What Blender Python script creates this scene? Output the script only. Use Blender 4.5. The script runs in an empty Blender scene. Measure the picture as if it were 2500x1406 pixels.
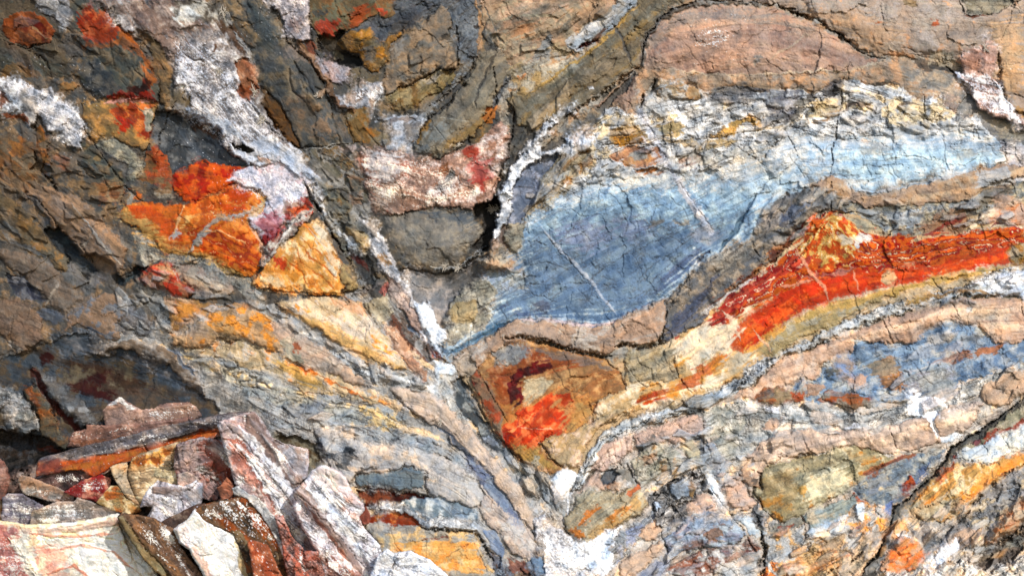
import bpy, math, random
import numpy as np
from mathutils import Vector
sc = bpy.context.scene
C = sc.collection
# ------------------------------------------------------------ camera, sky, sun, exposure
PX = 0.0012                      # metres per photograph pixel on the mean rock plane
DIST = 2500*PX*50/36             # 50 mm lens
cam = bpy.data.objects.new('camera', bpy.data.cameras.new('camera')); C.objects.link(cam)
cam.data.lens = 50; cam.data.sensor_width = 36; cam.data.clip_end = 200; cam.data.clip_start = .02
cam.location = (0, -DIST, 0); cam.rotation_euler = (math.radians(90), 0, 0)
sc.camera = cam
SUN = Vector((0.42, -0.76, 0.50)).normalized()          # direction towards the sun: upper right, in front
w = bpy.data.worlds.new("World"); sc.world = w; w.use_nodes = True
nt = w.node_tree; bg = nt.nodes['Background']
sky = nt.nodes.new('ShaderNodeTexSky'); sky.sky_type = 'NISHITA'; sky.sun_disc = False
sky.sun_elevation = math.asin(SUN.z); sky.sun_rotation = math.atan2(SUN.x, SUN.y)
nt.links.new(sky.outputs[0], bg.inputs[0]); bg.inputs[1].default_value = 0.15
sl = bpy.data.lights.new('sun', 'SUN'); sl.energy = 3.0; sl.angle = math.radians(0.5); sl.color = (1, .965, .92)
so = bpy.data.objects.new('sun', sl); C.objects.link(so)
so.rotation_euler = (-SUN).to_track_quat('-Z', 'Y').to_euler(); so.location = (3, -3, 4)
sc.view_settings.view_transform = 'Standard'; sc.view_settings.look = 'None'
sc.view_settings.gamma = 1; sc.view_settings.exposure = 0.30
WB = np.array([.955, 1., 1.055])       # the light here is slightly warm
KALB = 0.86                       # observed sunlit brightness -> pigment
# ------------------------------------------------------------ grid and noise
ST = 1.6
X0, X1, Y0, Y1 = -100, 2600, -100, 1506
gx = np.arange(X0, X1+1, ST, dtype=np.float32); gy = np.arange(Y0, Y1+1, ST, dtype=np.float32)
NX, NY = len(gx), len(gy)
X, Y = np.meshgrid(gx, gy)
rng = np.random.RandomState(11)
_GA = [rng.uniform(0, 2*np.pi, (256, 256)).astype(np.float32) for _ in range(4)]
_GC = [(np.cos(a), np.sin(a)) for a in _GA]
def perlin(x, y, s=0):
    gc, gs = _GC[s % 4]
    x = x + s*17.37; y = y + s*9.71
    xf = np.floor(x); yf = np.floor(y); fx = x-xf; fy = y-yf
    xi = xf.astype(np.int32) & 255; yi = yf.astype(np.int32) & 255
    x2 = (xi+1) & 255; y2 = (yi+1) & 255
    def d(a, b, u, v): return gc[b, a]*u + gs[b, a]*v
    u = fx*fx*fx*(fx*(fx*6-15)+10); v = fy*fy*fy*(fy*(fy*6-15)+10)
    n0 = d(xi, yi, fx, fy)*(1-u) + d(x2, yi, fx-1, fy)*u
    n1 = d(xi, y2, fx, fy-1)*(1-u) + d(x2, y2, fx-1, fy-1)*u
    return (n0*(1-v)+n1*v)*1.5
def fbm(x, y, sc_, o=4, s=0, g=.5):
    r = 0; a = 1; t = 0; f = 1/sc_
    for i in range(o):
        r = r + a*perlin(x*f, y*f, s+i); t += a*a; a *= g; f *= 2.03
    return r/math.sqrt(t)*1.8
def unit(a): return ((a-a.mean())/(a.std()+1e-9)).astype(np.float32)
def sst(t): t = np.clip(t, 0, 1); return t*t*(3-2*t)
def pts(s): return [tuple(float(v) for v in q.split(',')) for q in s.split()]
W1 = (fbm(X, Y, 34, 5, 1, .62), fbm(X, Y, 34, 5, 5, .62))
W2 = (fbm(X, Y, 60, 3, 2), fbm(X, Y, 60, 3, 7))
MOT = unit(fbm(X, Y, 70, 5, 3)); MO2 = unit(fbm(X, Y, 26, 4, 9)); FIN = unit(fbm(X, Y, 7, 3, 4)); MIC = unit(fbm(X, Y, 4.2, 2, 6))
BIG = unit(fbm(X, Y, 260, 4, 8))
def worley(sc_, s, step=1):
    r = np.random.RandomState(s); px = r.rand(256, 256).astype(np.float32); py = r.rand(256, 256).astype(np.float32); hv = r.rand(256, 256).astype(np.float32)
    gxv = (r.rand(256, 256).astype(np.float32)-.5); gyv = (r.rand(256, 256).astype(np.float32)-.5)
    x = (X+W1[0]*5+W2[0]*8)/sc_; y = (Y+W1[1]*5+W2[1]*8)/sc_
    xi = np.floor(x).astype(np.int32); yi = np.floor(y).astype(np.int32)
    d1 = np.full(x.shape, 9, np.float32); d2 = d1.copy(); h = np.zeros_like(d1)
    for j in (-1, 0, 1):
        for i in (-1, 0, 1):
            a = (xi+i) & 255; b = (yi+j) & 255
            dx = xi+i+px[b, a]-x; dy = yi+j+py[b, a]-y
            d = np.sqrt(dx*dx+dy*dy); n = d < d1
            d2 = np.where(n, d1, np.minimum(d2, d)); d1 = np.where(n, d, d1)
            h = np.where(n, hv[b, a]*step+dx*gxv[b, a]*2.2+dy*gyv[b, a]*2.2, h)
    return h, d2-d1
# strata direction field from guide lines, then line-integral noise along it
GUIDES = """0,700 300,830 600,950 900,1040 1200,1200
450,800 650,860 850,960 1050,1020 1250,1200
640,740 800,840 1000,940
0,450 150,560 300,680
0,100 300,300
250,0 400,200 600,420 760,560 900,720 1060,900
600,0 750,200 860,350
950,150 1100,60
1000,380 1200,150 1400,60
1240,480 1350,300 1550,130 1640,20
900,400 1050,450 1200,400
1600,100 1800,60 2000,100 2200,200 2500,260
1700,20 2500,60
1500,350 1800,280 2100,260 2400,330
1250,760 1450,650 1700,520 1950,400 2200,400 2450,380
1300,620 1600,520
1110,870 1250,790 1450,820 1600,780 1750,660 1900,560 2030,460 2200,490 2500,430
1500,980 1700,900 1850,780 2000,690 2250,640 2500,600
1400,1180 1500,1050 1750,960 1950,850 2250,730 2500,680
1850,930 2100,850 2350,760 2500,770
1800,1000 2000,1010 2250,990 2500,880
1850,1120 2100,1060 2350,1020 2500,930
1850,1300 2050,1200 2300,1090 2500,980
2100,1400 2250,1250 2500,1060
1550,1400 1700,1300 1850,1290
1250,1080 1400,960
1400,1320 1550,1200
1100,950 1200,1100 1330,1300
900,1060 1100,1100 1250,1300
870,1190 1050,1200 1200,1300
930,1350 1150,1340
540,1020 700,1200 900,1400
560,1080 760,1330
90,1150 350,1080 600,1020
0,1300 280,1290
300,1270 420,1406
520,1240 660,1400
300,500 450,490 600,455
430,560 530,560 640,630
690,700 660,655 720,575
820,700 760,620 715,575 760,540
950,560 1000,640 1080,660 1180,600
1990,640 2030,560 2100,620""".split('\n')
def mkflow():
    q = []
    for g in GUIDES:
        p = pts(g)
        for (a, b), (c, d) in zip(p, p[1:]):
            L = math.hypot(c-a, d-b); n = max(1, int(L/30)); th = math.atan2(d-b, c-a)
            for i in range(n): t = (i+.5)/n; q.append((a+(c-a)*t, b+(d-b)*t, math.cos(2*th), math.sin(2*th)))
    q = np.array(q, np.float32)
    cx = np.arange(X0, X1+21, 20, dtype=np.float32); cy = np.arange(Y0, Y1+21, 20, dtype=np.float32)
    CX, CY = np.meshgrid(cx, cy)
    d = (CX[..., None]-q[:, 0])**2+(CY[..., None]-q[:, 1])**2+300
    wt = d**-1.8
    c2 = (wt*q[:, 2]).sum(-1)/wt.sum(-1); s2 = (wt*q[:, 3]).sum(-1)/wt.sum(-1)
    def up(a):
        ix = (gx-X0)/20; iy = (gy-Y0)/20
        i0 = ix.astype(int); j0 = iy.astype(int); fx = (ix-i0)[None]; fy = (iy-j0)[:, None]
        return (a[np.ix_(j0, i0)]*(1-fx)+a[np.ix_(j0, i0+1)]*fx)*(1-fy)+(a[np.ix_(j0+1, i0)]*(1-fx)+a[np.ix_(j0+1, i0+1)]*fx)*fy
    return np.arctan2(up(s2), up(c2))/2
TH = mkflow() + .16*fbm(X, Y, 90, 2, 3) + .10*fbm(X, Y, 26, 2, 6)
FU, FV = np.cos(TH).astype(np.float32), np.sin(TH).astype(np.float32)
II, JJ = np.meshgrid(np.arange(NX, dtype=np.float32), np.arange(NY, dtype=np.float32))
def lic(n, L, st):
    st = st*2/ST
    acc = n.astype(np.float32).copy()
    for sg in (1, -1):
        px, py = II.copy(), JJ.copy(); pu, pv = FU*sg, FV*sg
        for k in range(L):
            px = np.clip(px+pu*st, 0, NX-1); py = np.clip(py+pv*st, 0, NY-1)
            i = (px+.5).astype(np.int32); j = (py+.5).astype(np.int32)
            i = np.minimum(i, NX-1); j = np.minimum(j, NY-1)
            acc += n[j, i]
            u = FU[j, i]; v = FV[j, i]; s = np.where(u*pu+v*pv < 0, -1, 1).astype(np.float32); pu, pv = u*s, v*s
    return unit(acc)
LF = lic(rng.randn(NY, NX).astype(np.float32), 9, 1.2)
LM = lic(fbm(X, Y, 9, 2, 2), 20, 1.8)
LC = lic(fbm(X, Y, 30, 3, 4), 24, 3.5)
WT = worley(95, 21, 0)[0]; WT2 = worley(48, 33, 0)[0]
WH, WE = worley(34, 3); WH2, WE2 = worley(13, 7)
def contour(n, lv, w_):
    n = n-lv; gy_, gx_ = np.gradient(n, ST); d = np.abs(n)/(np.sqrt(gx_**2+gy_**2)+.006)
    return sst(1.2-d/w_)
_F1 = unit(fbm(X+W1[0]*7, Y+W1[1]*7, 85, 4, 12, .55)); _F2 = unit(fbm(X+W1[0]*5, Y+W1[1]*5, 40, 4, 15, .55))
_b1 = sst(.45+.6*unit(fbm(X, Y, 45, 2, 21))); _b2 = sst(.2+.6*unit(fbm(X, Y, 60, 2, 23))); _b3 = sst(.25+.7*unit(fbm(X, Y, 38, 2, 25)))
INK = np.maximum.reduce([contour(_F1, 0, 2.0)*_b1, contour(_F1, 1.1, 1.7)*_b2, contour(_F2, .3, 1.1)*_b2*_b1, contour(_F2, -1, 1.1)*_b3*_b2, contour(LC, .5, 2.0)*_b3, contour(LC, -.8, 2.0)*_b1*.9, contour(LC, -.1, 1.1)*_b2*.8]).astype(np.float32)
INK2 = np.maximum.reduce([contour(LM, .1, 1.3)*_b3*.8, contour(LM, -1.1, 1.3)*_b1*.9, contour(LM, 1.0, 1.0)*_b2*.7, contour(_F2, .9, 1.2)*_b1]).astype(np.float32)
CR1 = np.abs(fbm(X+W1[0]*6, Y+W1[1]*6, 95, 2, 31)); CR2 = np.abs(fbm(X+W1[0]*4, Y+W1[1]*4, 36, 2, 34))
SPK = rng.rand(NY, NX).astype(np.float32)
# ------------------------------------------------------------ canvas state
HM = None
def macro():
    xs = [0, 400, 800, 1200, 1600, 2000, 2500]; ys = [0, 350, 700, 1050, 1406]
    V = [[-300, -165, -60, -10, 20, 10, -30], [-310, -160, -50, -40, 0, 10, 0], [-310, -140, -10, -30, 20, 40, 30],
         [-280, -110, 30, 20, 60, 80, 90], [-190, -20, 90, 120, 140, 155, 175]]
    A = []; B = []
    def ft(x, y): return [x**i*y**j for i in range(5) for j in range(5-i) if j < 4]
    for j, y in enumerate(ys):
        for i, x in enumerate(xs): A.append(ft(x/1250-1, y/703-1)); B.append(V[j][i])
    c = np.linalg.lstsq(np.array(A), np.array(B), rcond=None)[0]
    xx = np.clip(X, -60, 2560)/1250-1; yy = np.clip(Y, -60, 1466)/703-1
    return sum(k*f for k, f in zip(c, ft(xx, yy))).astype(np.float32)
HM = macro()
dHx = np.gradient(HM, ST, axis=1); dHy = np.gradient(HM, ST, axis=0)
nx, ny, nz = -dHx, -1.0+0*dHx, dHy                 # facing the camera; picture y runs down
ln = np.sqrt(nx*nx+ny*ny+nz*nz)
cs = np.clip((nx*SUN.x+ny*SUN.y+nz*SUN.z)/ln, .12, 1)
EM = np.ones((NY, NX), np.float32)
def lin(hexs):
    out = []
    for h in hexs.split():
        h = h.lstrip('#'); v = np.array([int(h[i:i+2], 16) for i in (0, 2, 4)])/255
        out.append(np.where(v <= .04045, v/12.92, ((v+.055)/1.055)**2.4))
    return out
class Cv:
    pass
W = Cv(); W.j0 = W.i0 = 0; W.shape = (NY, NX)
def newcv(j0, j1, i0, i1):
    c = Cv(); c.j0, c.i0 = j0, i0; c.shape = (j1-j0, i1-i0)
    c.H = np.zeros(c.shape, np.float32); c.C = np.full(c.shape+(3,), .2, np.float32); c.R = np.full(c.shape, .6, np.float32)
    c.Q = np.zeros(c.shape, np.float32); c.ID = np.zeros(c.shape, np.int16); c.G = np.zeros(c.shape, np.float32); c.K = np.ones(c.shape, np.float32)
    return c
W = newcv(0, NY, 0, NX)
cur = W
def window(p, pad):
    xs = [a for a, b in p]; ys = [b for a, b in p]
    i0 = max(cur.i0, int((min(xs)-pad-X0)//ST)); i1 = min(cur.i0+cur.shape[1], int((max(xs)+pad-X0)//ST)+2)
    j0 = max(cur.j0, int((min(ys)-pad-Y0)//ST)); j1 = min(cur.j0+cur.shape[0], int((max(ys)+pad-Y0)//ST)+2)
    if i1 <= i0 or j1 <= j0: return None
    g = (slice(j0, j1), slice(i0, i1)); l = (slice(j0-cur.j0, j1-cur.j0), slice(i0-cur.i0, i1-cur.i0))
    return g, l
def warped(g, e, e2=0):
    return X[g]+W1[0][g]*e+W2[0][g]*e2, Y[g]+W1[1][g]*e+W2[1][g]*e2
def pdist(x, y, p):
    dm = np.full(x.shape, 1e9, np.float32); ins = np.zeros(x.shape, bool)
    for (a, b), (c, d) in zip(p, p[1:]+p[:1]):
        ex, ey = c-a, d-b; l2 = ex*ex+ey*ey+1e-6
        wx, wy = x-a, y-b; t = np.clip((wx*ex+wy*ey)/l2, 0, 1)
        dx, dy = wx-ex*t, wy-ey*t; dm = np.minimum(dm, dx*dx+dy*dy)
        if b != d: ins ^= ((b > y) != (d > y)) & (x < ex*(y-b)/ey+a)
    dm = np.sqrt(dm); return np.where(ins, dm, -dm)
def ldist(x, y, p):
    dm = np.full(x.shape, 1e9, np.float32); al = np.zeros(x.shape, np.float32); L = 0
    for (a, b), (c, d) in zip(p, p[1:]):
        ex, ey = c-a, d-b; l = math.hypot(ex, ey)+1e-6
        wx, wy = x-a, y-b; t = np.clip((wx*ex+wy*ey)/l/l, 0, 1)
        dx, dy = wx-ex*t, wy-ey*t; q = dx*dx+dy*dy; n = q < dm
        dm = np.where(n, q, dm); al = np.where(n, L+t*l, al); L += l
    return np.sqrt(dm), al/L
GN = [1.0]
GAIN = dict(weathered_rock_face=.96, slate_rock_face=.93, layered_rock_face=1.08, fractured_rock_face=1.2, sandstone_rock_face=1.05, folded_rock_band=1.03)
def colmix(cols, g, f=.6):
    c = lin(cols); A = c[0]; B = c[1] if len(c) > 1 else A*.8; D = c[2] if len(c) > 2 else (A+B)/2
    t = sst(.5+.50*(f*LC[g]+(1-f)*MOT[g])+.07*LM[g]*f+.03*LF[g]+.05*FIN[g])[..., None]; u = sst(.25+.5*MO2[g]+.35*MOT[g]+.10*FIN[g]+.10*LM[g])[..., None]
    o = A*(1-t)+B*t; o = o*(1-u)+D*u
    if len(c) > 3:
        v = sst((BIG[g]*.5+MO2[g]*.5+LC[g]*.4-.6)/.7)[..., None]; o = o*(1-v)+c[3]*v
    L_ = o.mean(-1, keepdims=True); sat = np.abs(o-L_).max(-1, keepdims=True)/(L_+1e-4); o = L_+(o-L_)*np.clip(.70+.36*sat, .74, 1.0); o = np.clip(o, .002, 2); o = 1.10*o**1.13
    yl = np.clip((o[..., 1]-o[..., 2])-(o[..., 0]-o[..., 1]), 0, 1)[..., None]*(o[..., 2:3] < o[..., 1:2]); o = o+yl*np.array([.08, -.06, .18])
    return GN[0]*o*WB/EM[g][..., None]
# masses and parts
MASS = {}; PARTS = []
def P(mass, name, s, cols, z=0, b=0, bw=30, e=4.5, e2=1.5, s_=2.5, rg=.6, q=0, g=None, f=.6, gr=1.3, a=1, lab=None, ck=1, kind=None):
    """a stretch of rock: outline, pigments, relief z, rounding b over bw, ragged edge e, roughness rg, crags q, slope g, edge groove gr"""
    if mass: GN[0] = GAIN[mass]*(1.32 if mass == UL and 'iron' in (name or '') else 1)
    if name and 'crust' in name: f = .12; rg *= .75; ck = .1; s_ = 4.5 if s_ == 2.5 else s_
    p = pts(s); wn = window(p, 20+6*(e+e2))
    if wn is None: return
    gg, l = wn; x, y = warped(gg, e, e2); d = pdist(x, y, p)
    sf = sst(MOT[gg]*.7+.3*BIG[gg]+.1) if s_ in (2.5, 4.5) else np.zeros_like(d); sv = s_*(1+9*sf)
    al = sst((d+FIN[gg]*sv*.12)/sv+.5)*a; c = colmix(cols, gg, f)
    cur.C[l] = cur.C[l]*(1-al[..., None])+c*al[..., None]
    m = sst(d/np.maximum(sv*1.4, 3)+.5)
    cx = sum(q_[0] for q_ in p)/len(p); cy = sum(q_[1] for q_ in p)/len(p)
    h = z+b*(1-(1-np.clip(d/bw, 0, 1))**2.2)
    if g: h = h+g[0]*(X[gg]-cx)+g[1]*(Y[gg]-cy)
    if bw < 60: h = h-b*.4*(1-(1-np.clip(d/bw, 0, 1))**2.2)
    if cur is W: cur.H[l] = cur.H[l]*(1-m)+m*h
    else: cur.H[l] += m*h
    cur.G[l] *= 1-m
    if gr: cur.G[l] = np.maximum(cur.G[l], (1-.9*sf)*gr*np.exp(-(d/2.4)**2)*(sst(.55+.45*MO2[gg]) if gr > 3.5 else sst(.15+.6*MO2[gg]+.4*MOT[gg])))
    cur.R[l] = cur.R[l]*(1-m)+rg*m; cur.Q[l] = cur.Q[l]*(1-m)+q*m; cur.K[l] = cur.K[l]*(1-m)+ck*m
    if name in ('grey_strata', 'pale_strata', 'pale_crag', 'pale_slab'): cur.C[l] *= (1+.16*al)[..., None]
    
    if name and 'crust' in name:
        sp_ = sst((SPK[gg]+.03*MO2[gg]-.965)/.02)*m*.6; cur.C[l] = cur.C[l]*(1-sp_[..., None])+np.array([.16, .09, .06])*sp_[..., None]; cur.C[l] *= (1+m*(.10*FIN[gg]+.07*MO2[gg]+.05*MIC[gg]))[..., None]
    if name:
        PARTS.append(dict(mass=mass, name=name, lab=lab, kind=kind)); cur.ID[l] = np.where(d > 0, len(PARTS), cur.ID[l])
def S(s, cols, s_=8, e=5, e2=0, a=.9, f=.5, z=0):
    p = pts(s); wn = window(p, 10+s_+6*(e+e2))
    if wn is None: return
    gg, l = wn; x, y = warped(gg, e, e2); d = pdist(x, y, p)+LM[gg]*s_*.35+FIN[gg]*s_*.15
    al = (sst(d/s_+.5)*a)[..., None]
    cur.C[l] = cur.C[l]*(1-al)+colmix(cols, gg, f)*al
    if z: cur.H[l] += z*al[..., 0]
def D(s, n=.5, col='#e8e4e0', s_=16, z=1.2, big=0):
    """salt dust: scattered white grains"""
    p = pts(s); wn = window(p, 40)
    if wn is None: return
    gg, l = wn; x, y = warped(gg, 5, 6); d = pdist(x, y, p)
    k = sst(d/s_+.2)*(n+.10*MOT[gg]+.12*MO2[gg]+.10*LC[gg]+.10*LM[gg]); v = ((SPK[gg]-.5)*1.9+MIC[gg]*.45+FIN[gg]*(.15+big*.4)+.45*LF[gg])
    al = sst((k*2.2-1.12+v*.62)/.5)[..., None]*.93
    cur.C[l] = cur.C[l]*(1-al)+lin(col)[0]/EM[gg][..., None]*al
    cur.H[l] += z*al[..., 0]
def L(s, w_, col=None, h=0, e=3, a=.9, soft=.5, tp=1):
    """vein, ridge or groove along a line"""
    p = pts(s); wn = window(p, w_*2+6+6*e)
    if wn is None: return
    gg, l = wn; x, y = warped(gg, e); d, t = ldist(x, y, p)
    ww = w_*np.clip(1+.3*MO2[gg], .4, 1.8); ww = ww*(np.clip(np.sin(np.pi*np.clip(t, .02, .98))*2.2, .25, 1) if tp else 1)
    al = sst((ww-d)/(np.maximum(ww*soft, 1.2))+.3)
    if col:
        aa = (al*a)[..., None]; cur.C[l] = cur.C[l]*(1-aa)+colmix(col, gg, .4)*aa
    if h: cur.H[l] += h*sst(1-d/(ww*1.3+1))
def K(s, d_=10, w_=2.2, e=2.5, groove_shade=.45):
    """open crack"""
    p = pts(s); wn = window(p, w_*3+6+6*e)
    if wn is None: return
    gg, l = wn; x, y = warped(gg, e); d, t = ldist(x, y, p)
    ww = (w_*.78 if w_ < 4 else w_)*np.clip(1+.35*MO2[gg], .35, 1.9)*np.clip(np.sin(np.pi*np.clip(t, .02, .98))*2.5, .3, 1)+.2
    k = sst(1.25-d/ww)*np.clip(.8+.5*FIN[gg], .25, 1); cur.H[l] -= d_*.8*k
    aa = (k*groove_shade)[..., None]; cur.C[l] = cur.C[l]*(1-aa)+np.array([.035, .028, .022])*aa  # shade inside the crack painted on as dark pigment

def HILL(x, y, rx, ry, hh, rot=0):
    """broad swell (or hollow) of the rock"""
    c, s = math.cos(math.radians(rot)), math.sin(math.radians(rot)); u = ((X-x)*c+(Y-y)*s)/rx; v = (-(X-x)*s+(Y-y)*c)/ry
    W.H += 1.3*hh*np.exp(-(u*u+v*v)+.05*MOT)
def SWIRL(s, ca, cb, cl, s_=6, fr=2.4, a=1, lw=.22):
    """marbled iron bands: two pigments folded through one another with thin pale lines"""
    p = pts(s); wn = window(p, 60)
    if wn is None: return
    gg, l = wn; x, y = warped(gg, 6, 5); d = pdist(x, y, p)+LM[gg]*s_*.4
    ph = fr*.62*LC[gg]+.35*MO2[gg]+1.1*MOT[gg]+.10*LM[gg]; sn = np.sin(ph*1.7); al = (sst(d/s_+.5)*a)[..., None]
    A, B, Cc = lin(ca)[0], lin(cb)[0], lin(cl)[0]; t = sst(.5+.9*sn)[..., None]; o = A*(1-t)+B*t
    k = (sst(1.3-np.abs(np.sin(ph*.85+.7))/lw)*sst(.55+.4*MO2[gg]+.15*LM[gg]))[..., None]; o = o*(1-k)+Cc*k
    o = o*(1+.10*LF[gg]+.08*LM[gg])[..., None]*WB/EM[gg][..., None]; cur.C[l] = cur.C[l]*(1-al)+o*al
def microcracks(n, seed, c):
    r = random.Random(seed)
    for _ in range(n):
        i = r.randrange(NX); j = r.randrange(NY)
        if c.K[j, i] < r.random()*1.3: continue
        x, y = gx[i], gy[j]; off = r.choice((0, 0, 0, .5, 1.25, 1.57, -.9, 1.0))+r.gauss(0, .15)
        p = [(x, y)]; n2 = r.randrange(2, 9); sgn = r.choice((1, -1))
        for k in range(n2):
            i = int((x-X0)/ST); j = int((y-Y0)/ST)
            if not (0 <= i < NX and 0 <= j < NY): break
            a = TH[j, i]+off+r.gauss(0, .28); s = r.uniform(7, 18)*sgn
            if k and math.cos(a)*pa[0]*s+math.sin(a)*pa[1]*s < 0: s = -s; sgn = -sgn
            pa = (math.cos(a)*s, math.sin(a)*s)
            x += math.cos(a)*s; y += math.sin(a)*s; p.append((float(x), float(y)))
        if len(p) < 2: continue
        wn = window(p, 10); 
        if wn is None: continue
        gg, l = wn; xx, yy = warped(gg, 2.2); d, t = ldist(xx, yy, p)
        k = sst(1.25-d/(1.0+r.random()*.6)); dp = r.uniform(.5, 2.6)
        c.H[l] -= dp*k; aa = (k*r.uniform(.15, .5))[..., None]; c.C[l] = c.C[l]*(1-aa)+np.array([.05, .038, .03])*aa  # hairline cracks also get their shade painted in dark
def finish(c):
    g = (slice(c.j0, c.j0+c.shape[0]), slice(c.i0, c.i0+c.shape[1]))
    R = c.R; Q = c.Q
    rid = np.abs(LM[g])
    c.H -= c.G*2.2
    groove_shade = np.clip(c.G/3, 0, 1)[..., None]*.30; c.C[:] = c.C*(1-groove_shade)+np.array([.05, .04, .032])*groove_shade  # shade of the seam grooves painted into the colour
    R2 = np.minimum(R*R, 1.7); c.H += (.35+.65*np.minimum(R, 1))*(8*CR1[g]+1.4*CR2[g])-(INK[g]*(.4+.8*R)+INK2[g]*R2*.5)*np.clip(c.K, .1, 1)+5.2*WT[g]+3.0*WT2[g]*np.minimum(R, 1); c.H += R*(MO2[g]*.2+MOT[g]*1.8+LC[g]*.5)+R2*(FIN[g]*.12+MIC[g]*.05+LM[g]*.16+LF[g]*.05-np.clip(.25-rid, 0, 1)*.7)
    c.H += Q*((WH[g]-.5)*11+(WH2[g]-.5)*2.5-np.clip(.07-WE[g], 0, 1)*60-np.clip(.09-WE2[g], 0, 1)*14)
    ce = np.clip(Q*np.clip(.08-WE[g], 0, 1)*6+Q*np.clip(.10-WE2[g], 0, 1)*2.5, 0, .7)[..., None]
    c.C[:] = c.C*(1-ce)+np.array([.05, .042, .036])*ce
    ik = (np.clip(INK[g]*(.16+.50*R)+INK2[g]*np.clip(R2-.3, 0, 1)*.45, 0, .8)*np.clip(c.K, .1, 1))[..., None]; c.C[:] = c.C*(1-ik)+np.array([.055, .046, .04])*ik
    m = 1+.12*MO2[g]*np.minimum(R+.2, 1)+.09*LC[g]+np.minimum(R+.15, 1.3)*(.045*LF[g]+.04*LM[g]+.05*FIN[g]+.03*MIC[g])+Q*.12*(WH2[g]-.5)+.07*MOT[g]
    sp = sst((SPK[g]+.012*MOT[g]+.006*FIN[g]-.975)/.02)*.42*np.clip(R, .3, 1)      # dark mineral grains
    c.C[:] = c.C*(m*(1-sp))[..., None]
    hue = (.045*MO2[g]+.035*LC[g])[..., None]*np.array([1, .1, -1]); c.C[:] = c.C*(1+hue)
    pl = sst((MO2[g]*.6+FIN[g]*.35+LM[g]*.4-1.15)/.5)*.28*np.clip(R-.3, 0, 1); c.C[:] = c.C*(1-pl[..., None])+(c.C.mean(-1, keepdims=True)*1.5+.06)*pl[..., None]   # pale salt bloom
    c.C[:] = np.clip(c.C*KALB, .006, .77)
# ------------------------------------------------------------ materials
def mat(name, rough, bump, scale, spec=.06):
    m = bpy.data.materials.new(name); m.use_nodes = True; n = m.node_tree; b = n.nodes['Principled BSDF']
    at = n.nodes.new('ShaderNodeAttribute'); at.attribute_name = 'pigment'
    tc = n.nodes.new('ShaderNodeTexCoord'); no = n.nodes.new('ShaderNodeTexNoise')
    no.inputs['Scale'].default_value = scale; no.inputs['Detail'].default_value = 4; no.inputs['Roughness'].default_value = .65
    n.links.new(tc.outputs['Object'], no.inputs['Vector'])
    mr = n.nodes.new('ShaderNodeMapRange'); mr.inputs[1].default_value = .3; mr.inputs[2].default_value = .7; mr.inputs[3].default_value = .84; mr.inputs[4].default_value = 1.14
    n.links.new(no.outputs['Fac'], mr.inputs[0])
    mx = n.nodes.new('ShaderNodeMix'); mx.data_type = 'RGBA'; mx.blend_type = 'MULTIPLY'; mx.inputs[0].default_value = 1
    n.links.new(at.outputs['Color'], mx.inputs[6]); n.links.new(mr.outputs[0], mx.inputs[7])
    n.links.new(mx.outputs[2], b.inputs['Base Color'])
    bp = n.nodes.new('ShaderNodeBump'); bp.inputs['Strength'].default_value = bump; bp.inputs['Distance'].default_value = .002
    n.links.new(no.outputs['Fac'], bp.inputs['Height']); n.links.new(bp.outputs[0], b.inputs['Normal'])
    b.inputs['Roughness'].default_value = rough; b.inputs['Specular IOR Level'].default_value = spec
    return m
MATS = dict(stone=mat('sandstone', .85, .22, 260), slate=mat('slate', .66, .2, 320, .12), crust=mat('salt_crust', .95, .5, 420, .05), iron=mat('iron_stained_stone', .7, .15, 240, .08))
def matfor(nm):
    if 'crust' in nm or 'deposit' in nm: return MATS['crust']
    if 'slate' in nm or 'blue' in nm or 'gully' in nm: return MATS['slate']
    if 'stain' in nm or 'iron' in nm: return MATS['iron']
    return MATS['stone']
def wpos(x, y, H):
    """picture coordinates and relief (in pixels towards the camera) -> a point on the rock"""
    dep = DIST-H*PX; k = 36/50/2500
    return np.stack([(x-1250)*k*dep, -DIST+dep, -(y-703)*k*dep], -1)
def mkmesh(name, V, F, col, m, parent=None):
    me = bpy.data.meshes.new(name); me.vertices.add(len(V)); me.vertices.foreach_set('co', V.astype(np.float32).ravel())
    me.loops.add(F.size); me.loops.foreach_set('vertex_index', F.astype(np.int32).ravel())
    me.polygons.add(len(F)); me.polygons.foreach_set('loop_start', np.arange(0, F.size, 4, dtype=np.int32))
    try: me.polygons.foreach_set('loop_total', np.full(len(F), 4, np.int32))
    except Exception: pass
    me.update(calc_edges=True)
    a = me.color_attributes.new('pigment', 'FLOAT_COLOR', 'POINT')
    a.data.foreach_set('color', np.concatenate([col, np.ones((len(col), 1))], 1).astype(np.float32).ravel())
    me.materials.append(m); o = bpy.data.objects.new(name, me); C.objects.link(o); o.parent = parent
    return o
def tag(o, label, cat=None, group=None, kind=None):
    if label: o['label'] = label
    if cat: o['category'] = cat
    if group: o['group'] = group
    if kind: o['kind'] = kind
    return o
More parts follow.
